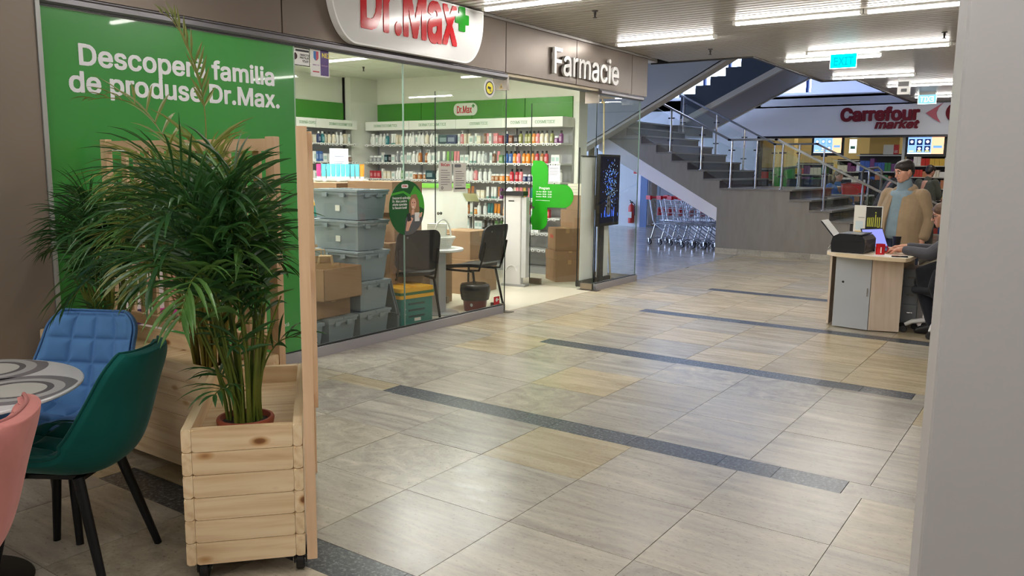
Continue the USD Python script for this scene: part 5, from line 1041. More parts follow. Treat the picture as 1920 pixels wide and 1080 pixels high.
# gates, bag, cartons
def carton(name_label, loc, rot, w, d, h, logo=None, open_=False, strip=True):
    t = thing('cardboard_box', name_label, 'cardboard box', loc, rot); g = .0015
    if open_:
        obj('box_body', MB().box(-w / 2, -d / 2, 0, w / 2, d / 2, .006).box(-w / 2, -d / 2, 0, w / 2, -d / 2 + .006, h, .001).box(-w / 2, d / 2 - .006, 0, w / 2, d / 2, h, .001).box(-w / 2, -d / 2, 0, -w / 2 + .006, d / 2, h, .001).box(w / 2 - .006, -d / 2, 0, w / 2, d / 2, h, .001), CARD, t)
        for k in range(0):
            s = (-1, 1)[k]; fl_ = MB().bar((s * (w / 2 - .003), 0, h), (s * (w / 2 + .10), 0, h + .07), d * .96, .005, (0, 0, 1)); obj('flap', fl_, CARD, t)
    else:
        obj('box_body', MB().box(-w / 2, -d / 2, 0, w / 2, d / 2, h - .004, .003), CARD, t)
        for s in (-1, 1): obj('flap', MB().box(-w / 2, min(0, s * d / 2) + .001, h - .004, w / 2, max(0, s * d / 2) - .001, h, .001), CARD, t)
        if strip: obj('packing_tape', MB().box(-w / 2 - .0006, -.025, h * .8, w / 2 + .0006, .025, h + .0006, .0003), paint(186, 150, 108, .25), t)
    if logo:
        for face, u in logo:
            m = MB().text('Dr.Max', .05, (0, 0, 0), HX, HZ, .0012, True, .17)
            if face == '-y': m.map(lambda v: v + np.array([u, -d / 2, h * .55]))
            else: m.map(lambda v: np.c_[w / 2 - v[:, 1], v[:, 0] + u, v[:, 2] + h * .55])
            obj('printed_logo', m, paint(196, 62, 54, .6), t)
    return t
carton('large open cardboard box with paper bags on top of the grey crates', (-5.345, 4.765, .425), 4, .60, .46, .265, [('-y', -.24)], True)
carton('plain cardboard box under the large open one', (-5.36, 4.74, .268), 3, .46, .40, .155)
SB = [(-5.75, 6.02, .0, .56, .58, .40, 'plain cardboard box at the floor behind the black chair'), (-5.75, 6.02, .40, .60, .60, .40, 'branded cardboard box below the oval advert, middle of its stack'), (-5.78, 6.12, .805, .50, .46, .28, 'branded cardboard box behind the oval advert'), (-5.78, 6.08, 1.088, .55, .50, .30, 'topmost branded cardboard box behind the oval advert')]
for x, y, z, w, d, h, s in SB: carton(s, (x, y, z), 6, w, d, h, [('+x', -.02)] if 'branded' in s else None)
carton('long branded cardboard box to the left behind the oval advert', (-6.35, 5.90, .805), 6, .50, .46, .56, None)
carton('tan cardboard box on which the left one rests', (-6.36, 5.90, .0), 4, .60, .50, .80, [('-y', -.2)])
carton('wide cardboard box under the pale shelf edge right of the advert', (-6.05, 6.9, .0), 10, .5, .62, .78)
carton('cardboard box right of the white round table', (-6.25, 8.0, .0), 4, .55, .60, .42); carton('cardboard box stacked right of the white round table', (-6.25, 8.0, .423), 2, .46, .44, .34)
carton('cardboard box with a stripe at the floor beside the white panel', (-5.78, 9.62, .0), -38, .40, .40, .30); carton('flat cardboard box in the middle of the stack beside the white panel', (-5.78, 9.62, .302), -36, .41, .40, .12)
carton('branded cardboard box topping the stack beside the white panel', (-5.80, 9.62, .424), -42, .38, .34, .30, [('-y', -.09)])
carton('tall cardboard box behind the stack beside the white panel', (-5.80, 9.98, .0), -2, .34, .30, .62); carton('upper cardboard box behind the stack beside the white panel', (-5.80, 9.98, .622), -3, .36, .30, .34)
carton('small carton with pale side on the boxes beside the white panel', (-5.74, 9.98, .964), -3, .30, .28, .20)
t = thing('paper_stack', 'stack of white paper packs on the boxes near the doorway', 'paper', (-5.74, 9.96, 1.166), -3)
for k in range(4): obj('pack', MB().box(-.17 + .01 * k, -.12, .04 * k, .14 + .006 * k, .12, .04 * k + .037, .004), paint(226, 220, 200, .6), t)
def paper_bag(label, loc, rot, h=.24, tilt=0):
    t = thing('paper_bag', label, 'paper bag', loc, rot); KR = paint(176, 146, 112, .8)
    m = MB(); w, d = .24, .10
    ring = [np.array([(-w / 2, -d / 2, 0), (w / 2, -d / 2, 0), (w / 2, d / 2, 0), (-w / 2, d / 2, 0)]), np.array([(-w / 2, -d / 2 - .004, h * .6), (w / 2, -d / 2 + .006, h * .6), (w / 2, d / 2, h * .6), (-w / 2, d / 2 - .005, h * .6)]), np.array([(-w / 2 + .004, -d / 2 + .02, h), (w / 2, -d / 2 + .01, h), (w / 2 - .004, d / 2 - .016, h), (-w / 2, d / 2 - .006, h)])]
    F = [(i * 4 + k, i * 4 + (k + 1) % 4, i * 4 + 4 + (k + 1) % 4, i * 4 + 4 + k) for i in range(2) for k in range(4)] + [(3, 2, 1, 0)]
    m.add(np.vstack(ring), np.array(F)); m.map(lambda v: np.c_[v[:, 0], v[:, 1] + v[:, 2] * tilt, v[:, 2]]); obj('bag_body', m, KR, t)
    for s in (-1, 1): obj('handle', MB().tube([(-.06, s * .035 + h * tilt, h - .01), (-.05, s * .035 + h * tilt, h + .06), (.05, s * .035 + h * tilt, h + .06), (.06, s * .035 + h * tilt, h - .01)], .006, 7), paint(196, 166, 130, .7), t)
    return t
paper_bag('brown paper carrier bag standing in the large open box', (-5.44, 4.86, .45), 75, .30); paper_bag('second brown paper carrier bag leaning in the large open box', (-5.30, 4.83, .45), 40, .26, -.12)
paper_bag('folded brown paper bag lying in the nearest grey crate', (-5.30, 4.36, .17), 15, .20, .3)
# grey attached lid crates
CRATE = paint(132, 143, 150, .42); CRATE_D = paint(98, 108, 116, .45)
def crate(label, loc, rot=0, lid=True, L=.58, W=.385, H=.262, mat=CRATE):
    t = thing('plastic_crate', label, 'plastic crate', loc, rot, None); tp = .035; f = MB(); th = .006
    def frustum(i0, i1, z0, z1):
        a = np.array([(sx * (L / 2 - i0), sy * (W / 2 - i0), z0) for sx, sy in ((-1, -1), (1, -1), (1, 1), (-1, 1))]); b = np.array([(sx * (L / 2 - i1), sy * (W / 2 - i1), z1) for sx, sy in ((-1, -1), (1, -1), (1, 1), (-1, 1))]); return np.vstack([a, b])
    v = np.vstack([frustum(tp, .012, 0, H - .04), frustum(tp + th, .012 + th, th, H - .04)])
    F = [(k, (k + 1) % 4, 4 + (k + 1) % 4, 4 + k) for k in range(4)] + [(8 + (k + 1) % 4, 8 + k, 12 + k, 12 + (k + 1) % 4) for k in range(4)] + [(4 + k, 4 + (k + 1) % 4, 12 + (k + 1) % 4, 12 + k) for k in range(4)] + [(3, 2, 1, 0), (8, 9, 10, 11)]
    obj('tub', f.add(v, np.array(F)), mat, t)
    o, i_ = sg.box(-L / 2, -W / 2, L / 2, W / 2), sg.box(-L / 2 + .02, -W / 2 + .02, L / 2 - .02, W / 2 - .02)
    obj('rim', MB().prism(o.difference(i_), H - .045, H - .018), mat, t)
    for sx, sy, hw, hd in [(-.6, -1, .03, .010), (.6, -1, .03, .010), (-.6, 1, .03, .010), (.6, 1, .03, .010), (1, -.65, .010, .028), (1, .65, .010, .028), (-1, 0, .010, .03)]:
        x, y = sx * L / 2 * (.62 if abs(sx) < 1 else 1), sy * W / 2 * (.62 if abs(sy) < 1 else 1); obj('latch', MB().box(x - hw, y - hd, H - .066, x + hw, y + hd, H - .03, .003), mat, t)
    if lid:
        m = MB().box(-L / 2 - .008, -W / 2 - .008, H - .018, L / 2 + .008, -.003, H, .004).box(-L / 2 - .008, .003, H - .018, L / 2 + .008, W / 2 + .008, H, .004)
        for k in range(7): m.box(-.22 + k * .073 - .022, -.016, H - .006, -.22 + k * .073 + .022, .016, H + .004, .002)
        obj('lid', m, mat, t); obj('lid_recess', MB().box(-.1, -.15, H - .001, .1, -.06, H + .002, .001).box(-.1, .06, H - .001, .1, .15, H + .002, .001), CRATE_D, t)
    obj('paper_label', MB().box(-.0, -W / 2 + tp * .55 - .003, H * .28, .055, -W / 2 + tp * .55 + .014, H * .47, .0008), OFFWHITE, t)
    return t
nm = ['bottom', 'second from the bottom', 'middle', 'second from the top', 'topmost']
for k in range(5): crate(f'grey lidded plastic crate, {nm[k]} in the tall stack behind the glass', (-5.37 + (.0, .004, -.006, -.012, -.01)[k], 5.20, .268 * k), (0, .6, -.8, .5, 0)[k])
crate('grey plastic crate on the floor just left of the tall crate stack', (-5.36, 4.86 - .06, 0), 0, True, W=.33); crate('grey plastic crate on the floor farthest left behind the glass', (-5.36, 4.40, 0), 0, False)
TEALC = paint(16, 120, 112, .38); YEL = paint(232, 172, 34, .4)
def tool_crate(label, loc, rot, lid=True):
    t = thing('teal_crate', label, 'plastic crate', loc, rot)
    obj('tub', MB().prism(rounded(.40, .36, .02), 0, .29), TEALC, t); obj('base_step', MB().prism(rounded(.37, .33, .02), -.004, .05), TEALC, t)
    for k in range(3): obj('grip_slot', MB().box(-.11, -.184, .105 + k * .06, .09, -.176, .122 + k * .06, .004), paint(8, 66, 62, .5), t)
    obj('white_dot', MB().lathe([(.001, 0), (.011, 0), (.001, .003)], (-.155, -.181, .19), 12, 1), WHITE, t); obj('white_dot', MB().lathe([(.001, 0), (.011, 0), (.001, .003)], (-.155, -.181, .14), 12, 1), WHITE, t)
    obj('code_label', MB().box(-.04, -.183, .065, .04, -.179, .095, .001), OFFWHITE, t)
    if lid:
        obj('lid_tray', MB().prism(rounded(.43, .39, .03), .29, .325), YEL, t); obj('green_band', MB().prism(rounded(.434, .394, .03), .325, .350), paint(40, 104, 58, .4), t); obj('lid', MB().prism(rounded(.42, .38, .03), .350, .388), YEL, t)
        obj('lid_ridge', MB().box(-.02, -.15, .386, .02, .15, .398, .004), YEL, t)
    return t
tool_crate('teal crate with orange lid standing on the floor by the glass', (-5.32, 5.86, .004), 82)
tool_crate('teal crate without a lid behind the crate with the orange lid', (-5.75, 5.60, .36), 78, False)
t = thing('teal_crate', 'teal crate with yellow lid on the top left of the crates', 'plastic crate', (-5.95, 5.41, 1.068), 0); obj('tub', MB().prism(rounded(.30, .36, .02), 0, .10), TEALC, t); obj('lid', MB().prism(rounded(.32, .38, .02), .10, .13), YEL, t); obj('papers', MB().box(-.1, -.14, .13, .1, .1, .17, .003), OFFWHITE, t)
t = thing('grey_crate', 'grey crate below the yellow lidded teal crate', 'plastic crate', (-5.95, 5.41, .80)); obj('tub', MB().prism(rounded(.33, .33, .01), 0, .268), CRATE, t); obj('support', MB().box(-.15, -.15, -.80, .15, .15, 0, .004), CARD, t)
t = thing('leaning_cover', 'grey crate lid leaning against the tall crate stack', 'lid', (-5.30, 5.50, .0), 0)
m = MB().box(-.14, -.006, 0, .14, .006, .40, .004); m.map(lambda v: np.c_[v[:, 0] * .9, v[:, 1] + (.40 - v[:, 2]) * .30, v[:, 2] * .92 + .14 - abs(v[:, 0]) * .0]); obj('panel', m, CRATE_D, t)
m = MB().bar((-.12, -.012, .03), (.12, -.012, .03), .012).bar((-.12, -.012, .37), (.12, -.012, .37), .012).bar((-.12, -.012, .03), (-.12, -.012, .37), .012).bar((.12, -.012, .03), (.12, -.012, .37), .012); m.map(lambda v: np.c_[v[:, 0] * .9, v[:, 1] + (.40 - v[:, 2]) * .30, v[:, 2] * .92 + .14]); obj('raised_edge', m, CRATE, t)
obj('foot', MB().box(-.12, .09, 0, .12, .12, .15, .004), CRATE_D, t)
# visitor chairs, table, basket, bag, bin
def visitor_chair(label, loc, rot):
    t = thing('visitor_chair', label, 'chair', loc, rot); PL = paint(26, 26, 28, .5); FRB = paint(22, 22, 24, .35, .3)
    m = MB().prism(rounded(.44, .46, .07), 0, .035); m.map(lambda v: np.c_[v[:, 0], v[:, 1], v[:, 2] + .43 + .03 * (np.abs(v[:, 1]) / .23) ** 2 - .02 * (v[:, 0] / .22)]); obj('seat', m, PL, t, 40)
    m = MB().prism(rounded(.45, .40, .08), 0, .022); m.map(lambda v: np.c_[-.235 - (v[:, 1] + .20) * .20 - v[:, 2] - .05 * (1 - (v[:, 0] / .23) ** 2), v[:, 0], .53 + (v[:, 1] + .20)]); obj('backrest', m, PL, t, 40)
    for s in (-1, 1):
        obj('leg', MB().tube([(.20, s * .225, .44), (.24, s * .26, 0)], [.0135, .0125], 10), FRB, t); obj('leg', MB().tube([(-.17, s * .215, .44), (-.26, s * .25, 0)], [.0135, .0125], 10), FRB, t)
        obj('back_bracket', MB().tube([(-.10, s * .20, .43), (-.24, s * .20, .44), (-.30, s * .20, .60), (-.33, s * .20, .75)], .012, 8), FRB, t)
        obj('frame_bar', MB().tube([(.20, s * .21, .425), (-.17, s * .21, .425)], .012, 8), FRB, t)
    obj('bolt', MB().lathe([(.001, 0), (.012, 0), (.001, .004)], (-.36, .13, .86), 10, 0), STEEL, t)
    return t
visitor_chair('black plastic visitor chair behind the orange lidded crate', (-5.52, 6.12, 0), 152)
visitor_chair('black plastic visitor chair beside the red waste bin', (-5.46, 7.10, 0), 182)
t = thing('round_table', 'small white round table carrying the white wicker basket', 'table', (-5.50, 6.57, 0))
obj('tabletop', MB().lathe([(.001, .665), (.26, .665), (.27, .672), (.27, .69), (.26, .695), (.001, .695)], n=48), WHITE, t, 40); obj('pedestal', MB().box(-.06, -.06, .02, -.0 + .06, .06, .665, .008), paint(190, 192, 196, .35, .3), t); obj('base', MB().lathe([(.001, 0), (.22, 0), (.22, .012), (.05, .02), (.001, .02)], n=32), paint(176, 178, 182, .35, .3), t)
t = thing('wicker_basket', 'white wicker basket with a tall hoop handle on the round table', 'basket', (-5.46, 6.60, .696))
WK = paint(230, 230, 222, .6); m = MB()
for k in range(9): rr_ = .075 + .035 * k / 8; m.tube([(rr_ * math.cos(a), rr_ * 1.25 * math.sin(a), .006 + .011 * k + .003 * (j % 2)) for j, a in enumerate(np.linspace(0, 2 * np.pi, 33))], .006, 5, True)
obj('woven_side', m, WK, t); obj('floor_disc', MB().lathe([(.001, 0), (.08, 0), (.08, .006), (.001, .006)], n=20, sy=1.2), WK, t); obj('rim', MB().tube([(.115 * math.cos(a), .142 * math.sin(a), .108) for a in np.linspace(0, 2 * np.pi, 41)], .011, 8, True), WK, t)
obj('hoop_handle', MB().tube([(0, .135 * math.cos(a), .105 + .19 * math.sin(a)) for a in np.linspace(0, np.pi, 21)], .009, 8), WK, t)
t = thing('white_bag', 'white paper bag standing behind the wicker basket', 'paper bag', (-5.62, 6.70, .696), 30); obj('bag_body', MB().box(-.10, -.04, 0, .10, .04, .24, .004), paint(226, 228, 216, .6), t); obj('fold', MB().box(-.1005, -.0405, .205, .1005, .0405, .209, .0005), paint(196, 198, 188), t)
t = thing('waste_bin', 'dark red waste bin lined with a black bag beside the doorway', 'waste bin', (-5.28, 6.93, 0))
obj('bin_body', MB().lathe([(.001, 0), (.115, 0), (.15, .28), (.143, .28), (.11, .008), (.001, .008)], n=28), paint(110, 34, 32, .4), t, 40)
bg = MB().lathe([(.118, .30), (.150, .292), (.158, .27), (.163, .22), (.156, .16), (.149, .125), (.142, .13)], n=48); nz = meshkit.noise(bg.v[0] * 22); bg.v[0] = bg.v[0] * np.c_[1 + .10 * (nz - .5), 1 + .10 * (nz - .5), 1 + .08 * (nz - .5)]
obj('bin_liner', bg, paint(24, 24, 26, .28), t, 60); obj('badge', MB().lathe([(.001, 0), (.018, 0), (.001, .003)], (.05, -.128, .08), 14, 1), paint(200, 200, 202, .4), t)
t = thing('dispenser_column', 'tall pale grey free standing dispenser column with black top inside the doorway', 'dispenser', (-6.02, 8.72, 0), 8)
obj('front_panel', MB().prism(rounded(.26, .10, .02), .03, 1.18), paint(206, 206, 202, .3), t); obj('side_panel', MB().box(.135, -.04, .12, .20, .06, 1.16, .006), paint(190, 192, 190, .3), t); obj('foot', MB().box(-.14, -.07, 0, .20, .08, .03, .006), paint(150, 150, 148, .4), t)
obj('cap', MB().box(-.16, -.075, 1.18, .17, .075, 1.235, .012), BLACK, t); obj('slot', MB().box(-.05, -.054, 1.105, .03, -.049, 1.118, .002), BLACK, t); obj('arch_mould', MB().prism(sg.Point(0, .20).buffer(.08).intersection(sg.box(-1, .2, 1, 1)).difference(sg.Point(0, .20).buffer(.07)), -.055, -.049, 'xz'), paint(224, 224, 220, .3), t); obj('white_dome', MB().lathe([(.001, .05), (.03, .04), (.05, .0), (.001, 0)], (-.06, 0, 1.235), 16), WHITE, t)
# leaflet holder by the shelves
t = thing('leaflet_holder', 'clear slanted leaflet holder with a pale green leaflet on the shelves', 'leaflet holder', (-6.55, 8.55, .0), 20)
obj('stem', MB().tube([(0, 0, 0), (0, 0, 1.15)], .012, 8), STEEL, t); obj('foot', MB().lathe([(.001, 0), (.15, 0), (.15, .01), (.001, .012)], n=24), STEEL, t); m = MB().box(-.11, -.004, 0, .11, .004, .24, .002); m.map(lambda v: np.c_[v[:, 0], v[:, 1] - (v[:, 2]) * .9, v[:, 2] * .6 + 1.08]); obj('clear_plate', m, RAIL_GLASS, t)
m = MB().box(-.09, -.007, .02, .09, -.004, .2, .001); m.map(lambda v: np.c_[v[:, 0], v[:, 1] - (v[:, 2]) * .9, v[:, 2] * .6 + 1.08]); obj('leaflet', m, paint(206, 214, 170, .5), t)
# display totem, roll up panels and pole behind the right hand glass
t = thing('display_totem', 'black upright advertising screen on a stand showing scattered blue lights', 'screen', (-5.17, 9.74, 0), 3)
obj('casing', MB().box(-.05, -.31, .78, .0, .31, 1.72, .006), BLACK, t); obj('screen_face', MB().box(0, -.285, .82, .003, .285, 1.69, .001), glow('totem_dark', (.006, .007, .014), 1.), t)
r_ = random.Random(4); sp = [MB(), MB(), MB()]
for _ in range(230):
    y0, z0 = r_.gauss(.02, .11), r_.gauss(1.33, .17)
    if abs(y0) < .26 and .86 < z0 < 1.66: w = r_.uniform(.002, .0065); sp[r_.randrange(3)].box(.003, y0 - w, z0 - w * r_.uniform(.8, 2.2), .0036, y0 + w, z0 + w * r_.uniform(.8, 2.2), .0003)
for _ in range(14): y0 = r_.uniform(-.26, .26); sp[0].box(.003, y0, .9, .0036, y0 + .012, .9 + r_.uniform(.04, .14), .0003)
for k, (m, c) in enumerate(zip(sp, ((.05, .14, .8), (.2, .5, 1.), (.6, .8, 1.)))): obj('light_speck', m, glow(f'totem_speck_{k}', c, (1.0, .8, .7)[k]), t, kind='stuff')
obj('remote_print', MB().prism(affinity.translate(rounded(.10, .26, .05), -.03, 1.05), .003, .005, 'yz'), paint(120, 122, 128, .4), t); obj('remote_button', MB().prism(sg.Point(-.03, 1.12).buffer(.022), .005, .006, 'yz'), BLACK, t); obj('remote_button', MB().prism(sg.Point(-.03, 1.04).buffer(.022), .005, .006, 'yz'), BLACK, t)
obj('mast', MB().box(-.06, -.20, .03, -.02, -.10, .80, .004), BLACK, t); obj('base_plate', MB().box(-.22, -.30, 0, .12, .30, .03, .006), BLACK, t)
for y0, y1, s in [(9.19, 9.56, 'left'), (9.62, 9.93, 'right')]:
    t = thing('roll_up_panel', f'{s} one of two white roll up panels behind the display totem', 'panel', (-5.29 if s == 'left' else -5.27, (y0 + y1) / 2, 0)); w = (y1 - y0) / 2
    obj('sheet', MB().box(-.006, -w, .08, .0, w, 1.68, .002), paint(240, 241, 238, .6), t); obj('cassette', MB().box(-.05, -w - .01, 0.0, .04, w + .01, .08, .01), BLACK, t); obj('top_bar', MB().box(-.012, -w - .005, 1.68, .006, w + .005, 1.70, .003), BLACK, t); obj('pole', MB().tube([(-.02, -w - .03, 0), (-.02, -w - .03, 1.80)], .009, 8), BLACK, t)
t = thing('wooden_pole', 'long thin pale wooden pole leaning in the glass corner', 'pole', (0, 0, 0)); obj('shaft', MB().tube([(-5.30, 9.92, 1.0), (-5.34, 9.86, 1.7), (-5.42, 9.98, 2.44)], .012, 8).tube([(-5.30, 9.92, 1.0), (-5.24, 9.97, .0)], .012, 8), paint(206, 190, 148, .5), t)
t = thing('pinboard', 'dark framed board leaning behind the end glass', 'board', (-5.60, 9.95, 0), 10); obj('board', MB().box(-.02, -.16, .55, .02, .16, 1.18, .004), paint(84, 82, 74, .5), t); obj('leg', MB().box(-.012, .12, 0, .012, .15, .56, .003), paint(190, 184, 168, .5), t); obj('leg', MB().box(-.012, -.15, 0, .012, -.12, .56, .003), paint(190, 184, 168, .5), t); obj('edge', MB().box(-.022, .155, .55, .022, .17, 1.19, .003), BLACK, t)
t = thing('step_stool', 'small blue step stool near the shelves behind the chair', 'stool', (-6.5, 8.2, 0), 10); obj('top', MB().box(-.25, -.1, .22, .25, .1, .26, .008), paint(36, 66, 110, .4), t); obj('lower_step', MB().box(-.25, -.1, .13, .25, .1, .17, .008), paint(36, 66, 110, .4), t)
for s in (-1, 1): obj('side_frame', MB().box(s * .24 - .02, -.1, 0, s * .24 + .02, .1, .22, .004), paint(30, 50, 84, .4), t)
# ---------------------------------------------------------------- desk and what stands on it
MAPLE = wood('desk_maple', 2, [(0, srgb(206, 184, 166)), (.5, srgb(222, 204, 188)), (1, srgb(230, 214, 200))], False, .8, .4)
MAPLE_T = wood('desk_top_maple', 0, [(0, srgb(222, 206, 184)), (.5, srgb(232, 218, 198)), (1, srgb(238, 226, 208))], False, .8, .35)
dk = thing('desk', 'reception desk with a rounded maple top, a grey front panel and a maple side panel', 'desk', (0, 0, 0))
top = sg.Polygon([(-1.24, 8.26), (-1.26, 8.16), (-1.45, 8.17), (-1.70, 8.20), (-1.90, 8.27), (-2.01, 8.40), (-2.04, 8.55), (-2.03, 9.35), (-1.24, 9.35)]).buffer(.03).buffer(-.03)
obj('worktop', MB().prism(top, .718, .752), MAPLE_T, dk); obj('edge_band', MB().prism(top.buffer(.003).difference(top.buffer(-.002)), .7185, .7515), paint(226, 206, 176, .4), dk)
obj('grey_panel', MB().prism([(-1.925, 8.425), (-1.585, 8.375), (-1.58, 8.40), (-1.92, 8.45)], .01, .718), paint(176, 180, 188, .35), dk, label='light grey door panel')
obj('lock', MB().lathe([(.001, 0), (.011, 0), (.009, -.004), (.001, -.004)], (-1.845, 8.412, .46), 12, 1), BLACK, dk); obj('pull', MB().box(-1.612, 8.372, .34, -1.604, 8.384, .42, .002), STEEL, dk)
obj('side_panel', MB().prism([(-1.578, 8.378), (-1.318, 8.468), (-1.326, 8.49), (-1.586, 8.40)], .01, .718), MAPLE, dk, label='maple side panel')
obj('rear_panel', MB().box(-2.0, 9.30, .01, -1.35, 9.32, .718, .003).box(-2.0, 8.5, .01, -1.98, 9.3, .718, .003), MAPLE, dk)
dp = thing('drawer_pedestal', 'narrow grey drawer pedestal behind the desk side panel', 'drawers', (-1.31, 8.84, 0), 0)
obj('carcass', MB().box(-.05, -.10, .06, .10, .30, .60, .004), paint(112, 116, 122, .4), dp)
for k in range(3): f = obj('drawer', MB().box(-.045, -.115, .08 + .175 * k, .095, -.10, .245 + .175 * k, .003), paint(122, 126, 132, .4), dp); obj('handle', MB().tube([(.0, -.135, .17 + .175 * k), (.06, -.135, .17 + .175 * k)], .006, 8), STEEL, f)
obj('white_edge', MB().box(-.06, -.112, .06, -.048, -.09, .60, .002), WHITE, dp)
for x in (-.03, .08): obj('castor', MB().lathe([(.01, -.012), (.03, -.012), (.03, .012), (.01, .012)], (x, -.06, .03), 14, 1), BLACK, dp)
DZ = .7525
pr = thing('printer', 'black desktop printer with white paper standing in its rear tray', 'printer', (-1.80, 8.48, DZ), -3)
PRB = paint(20, 24, 34, .35)
body = sg.Polygon([(-.155, 0), (.135, 0), (.15, .03), (.15, .13), (.12, .165), (-.10, .178), (-.15, .15), (-.165, .08)])
obj('housing', MB().prism(body.buffer(.006).buffer(-.003), -.13, .26, 'xz'), PRB, pr); obj('top_cover', MB().box(-.10, -.12, .176, .115, .25, .186, .004), paint(66, 70, 76, .25), pr)
obj('seam', MB().box(-.162, -.134, .112, .152, -.131, .116, .001), BLACK, pr); obj('output_slot', MB().box(.12, -.09, .03, .156, .22, .08, .003), BLACK, pr); obj('control', MB().box(.146, -.13, .11, .156, -.08, .14, .003), STEEL, pr)
m = MB().box(-.005, -.08, 0, .005, .16, .24, .002); m.map(lambda v: np.c_[v[:, 0] - .14 - v[:, 2] * .62, v[:, 1], v[:, 2] * .72 + .12]); obj('paper_tray', m, PRB, pr)
m = MB().box(.0052, -.07, .03, .0072, .15, .25, .0005); m.map(lambda v: np.c_[v[:, 0] - .14 - v[:, 2] * .62, v[:, 1], v[:, 2] * .72 + .122]); obj('paper_sheets', m, WHITE, pr)
obj('cable', MB().tube([(-.16, .0, .05), (-.2, -.02, .06), (-.235, .03, .02), (-.225, .1, .003)], .003, 6), OFFWHITE, pr)
st_ = thing('display_board', 'white and black folded poster board standing behind the printer', 'board', (-1.80, 9.16, DZ), 0)
obj('white_leaf', MB().box(-.145, -.008, 0, -.03, 0, .435, .002), paint(228, 226, 220, .5), st_); obj('black_leaf', MB().box(-.03, -.008, .0, .135, 0, .43, .002), paint(214, 214, 210, .5), st_); obj('black_print', MB().box(-.026, -.0095, .17, .125, -.008, .42, .0006), paint(14, 14, 14, .4), st_)
m = MB()
for k, (x, h) in enumerate([(-.012, .10), (.006, .10), (.024, .10), (.042, .10), (.064, .13), (.084, .10), (.104, .10)]): m.box(x, -.011, .215, x + .011, -.0095, .215 + h, .0004)
m.box(-.012, -.011, .306, .05, -.0095, .315, .0004).box(.088, -.011, .21, .115, -.0095, .218, .0004); m.prism(sg.Point(.069, .362).buffer(.008), -.011, -.0095, 'xz')
obj('yellow_print', m, paint(186, 186, 70, .5), st_); obj('yellow_patch', MB().box(-.125, -.0095, .12, -.05, -.008, .165, .0005), paint(236, 196, 90, .5), st_); obj('pale_print', MB().box(-.125, -.0095, .18, -.05, -.008, .27, .0005), paint(206, 220, 226, .5), st_); obj('grey_line', MB().box(-.1, -.0095, .305, -.04, -.008, .311, .0004), paint(150, 150, 150), st_); obj('foot', MB().box(-.14, -.06, 0, .13, .06, .006, .002), OFFWHITE, st_)
lp = thing('laptop', 'open laptop with a blue lit screen facing the seated man', 'laptop', (-1.64, 8.90, DZ), 62)
obj('base', MB().box(-.16, -.20, 0, .16, .0, .014, .003), paint(34, 36, 40, .4), lp)
m = MB().box(-.16, 0, 0, .16, .008, .215, .003); m.map(lambda v: np.c_[v[:, 0], v[:, 1] + v[:, 2] * .42, v[:, 2] * .93 + .012]); obj('lid', m, paint(30, 32, 36, .4), lp)
m = MB().box(-.15, -.0025, .012, .15, 0, .205, .0008); m.map(lambda v: np.c_[v[:, 0], v[:, 1] + v[:, 2] * .42, v[:, 2] * .93 + .012]); obj('screen_face', m, glow('laptop_screen', (.20, .22, .55), 1.0), lp)
mg = thing('mug', 'red enamel mug beside the seated man\'s hands', 'mug', (-1.525, 8.40, DZ), 20)
obj('cup', MB().lathe([(.001, 0), (.037, 0), (.04, .004), (.041, .098), (.043, .102), (.039, .102), (.037, .006), (.001, .006)], n=28), paint(204, 22, 32, .22), mg, 40); obj('handle', MB().tube([(.038, 0, .08), (.06, 0, .082), (.07, 0, .055), (.06, 0, .028), (.038, 0, .024)], .0055, 8), paint(204, 22, 32, .22), mg, True); obj('print', MB().box(-.006, -.0432, .02, .004, -.039, .075, .001), WHITE, mg)
cu = thing('tumbler', 'black drinks tumbler beside the laptop', 'cup', (-1.50, 9.08, DZ)); obj('cup_body', MB().lathe([(.001, 0), (.031, 0), (.041, .125), (.038, .125), (.03, .006), (.001, .006)], n=24), BLACK, cu, 40); obj('lid', MB().lathe([(.001, .125), (.043, .125), (.043, .133), (.001, .135)], n=24), paint(30, 30, 32, .3), cu, 40)
pp = thing('paper_sheets', 'white paper sheets lying on the desk in front of the seated man', 'paper', (-1.42, 8.30, DZ), 4)
for k in range(2): obj('sheet', MB().box(-.14 + .02 * k, -.09 + .012 * k, .0012 * k, .15 + .008 * k, .11, .0012 * k + .001, .0003), WHITE, pp)
ph = thing('phone', 'dark phone lying on the paper sheets', 'phone', (-1.33, 8.27, DZ + .0026), 10); obj('body', MB().prism(rounded(.14, .065, .01), 0, .008), BLACK_GLOSS, ph); obj('screen_face', MB().prism(rounded(.132, .058, .008), .008, .0086), paint(30, 32, 38, .1), ph)
bt = thing('small_bottle', 'small clear bottle with white cap between printer and mug', 'bottle', (-1.60, 8.62, DZ)); obj('body', MB().lathe([(.001, 0), (.016, 0), (.016, .05), (.006, .06), (.006, .075), (.001, .075)], n=14), paint(220, 224, 226, .2), bt, 40); obj('cap', MB().lathe([(.001, .07), (.009, .07), (.009, .085), (.001, .086)], n=12), WHITE, bt)
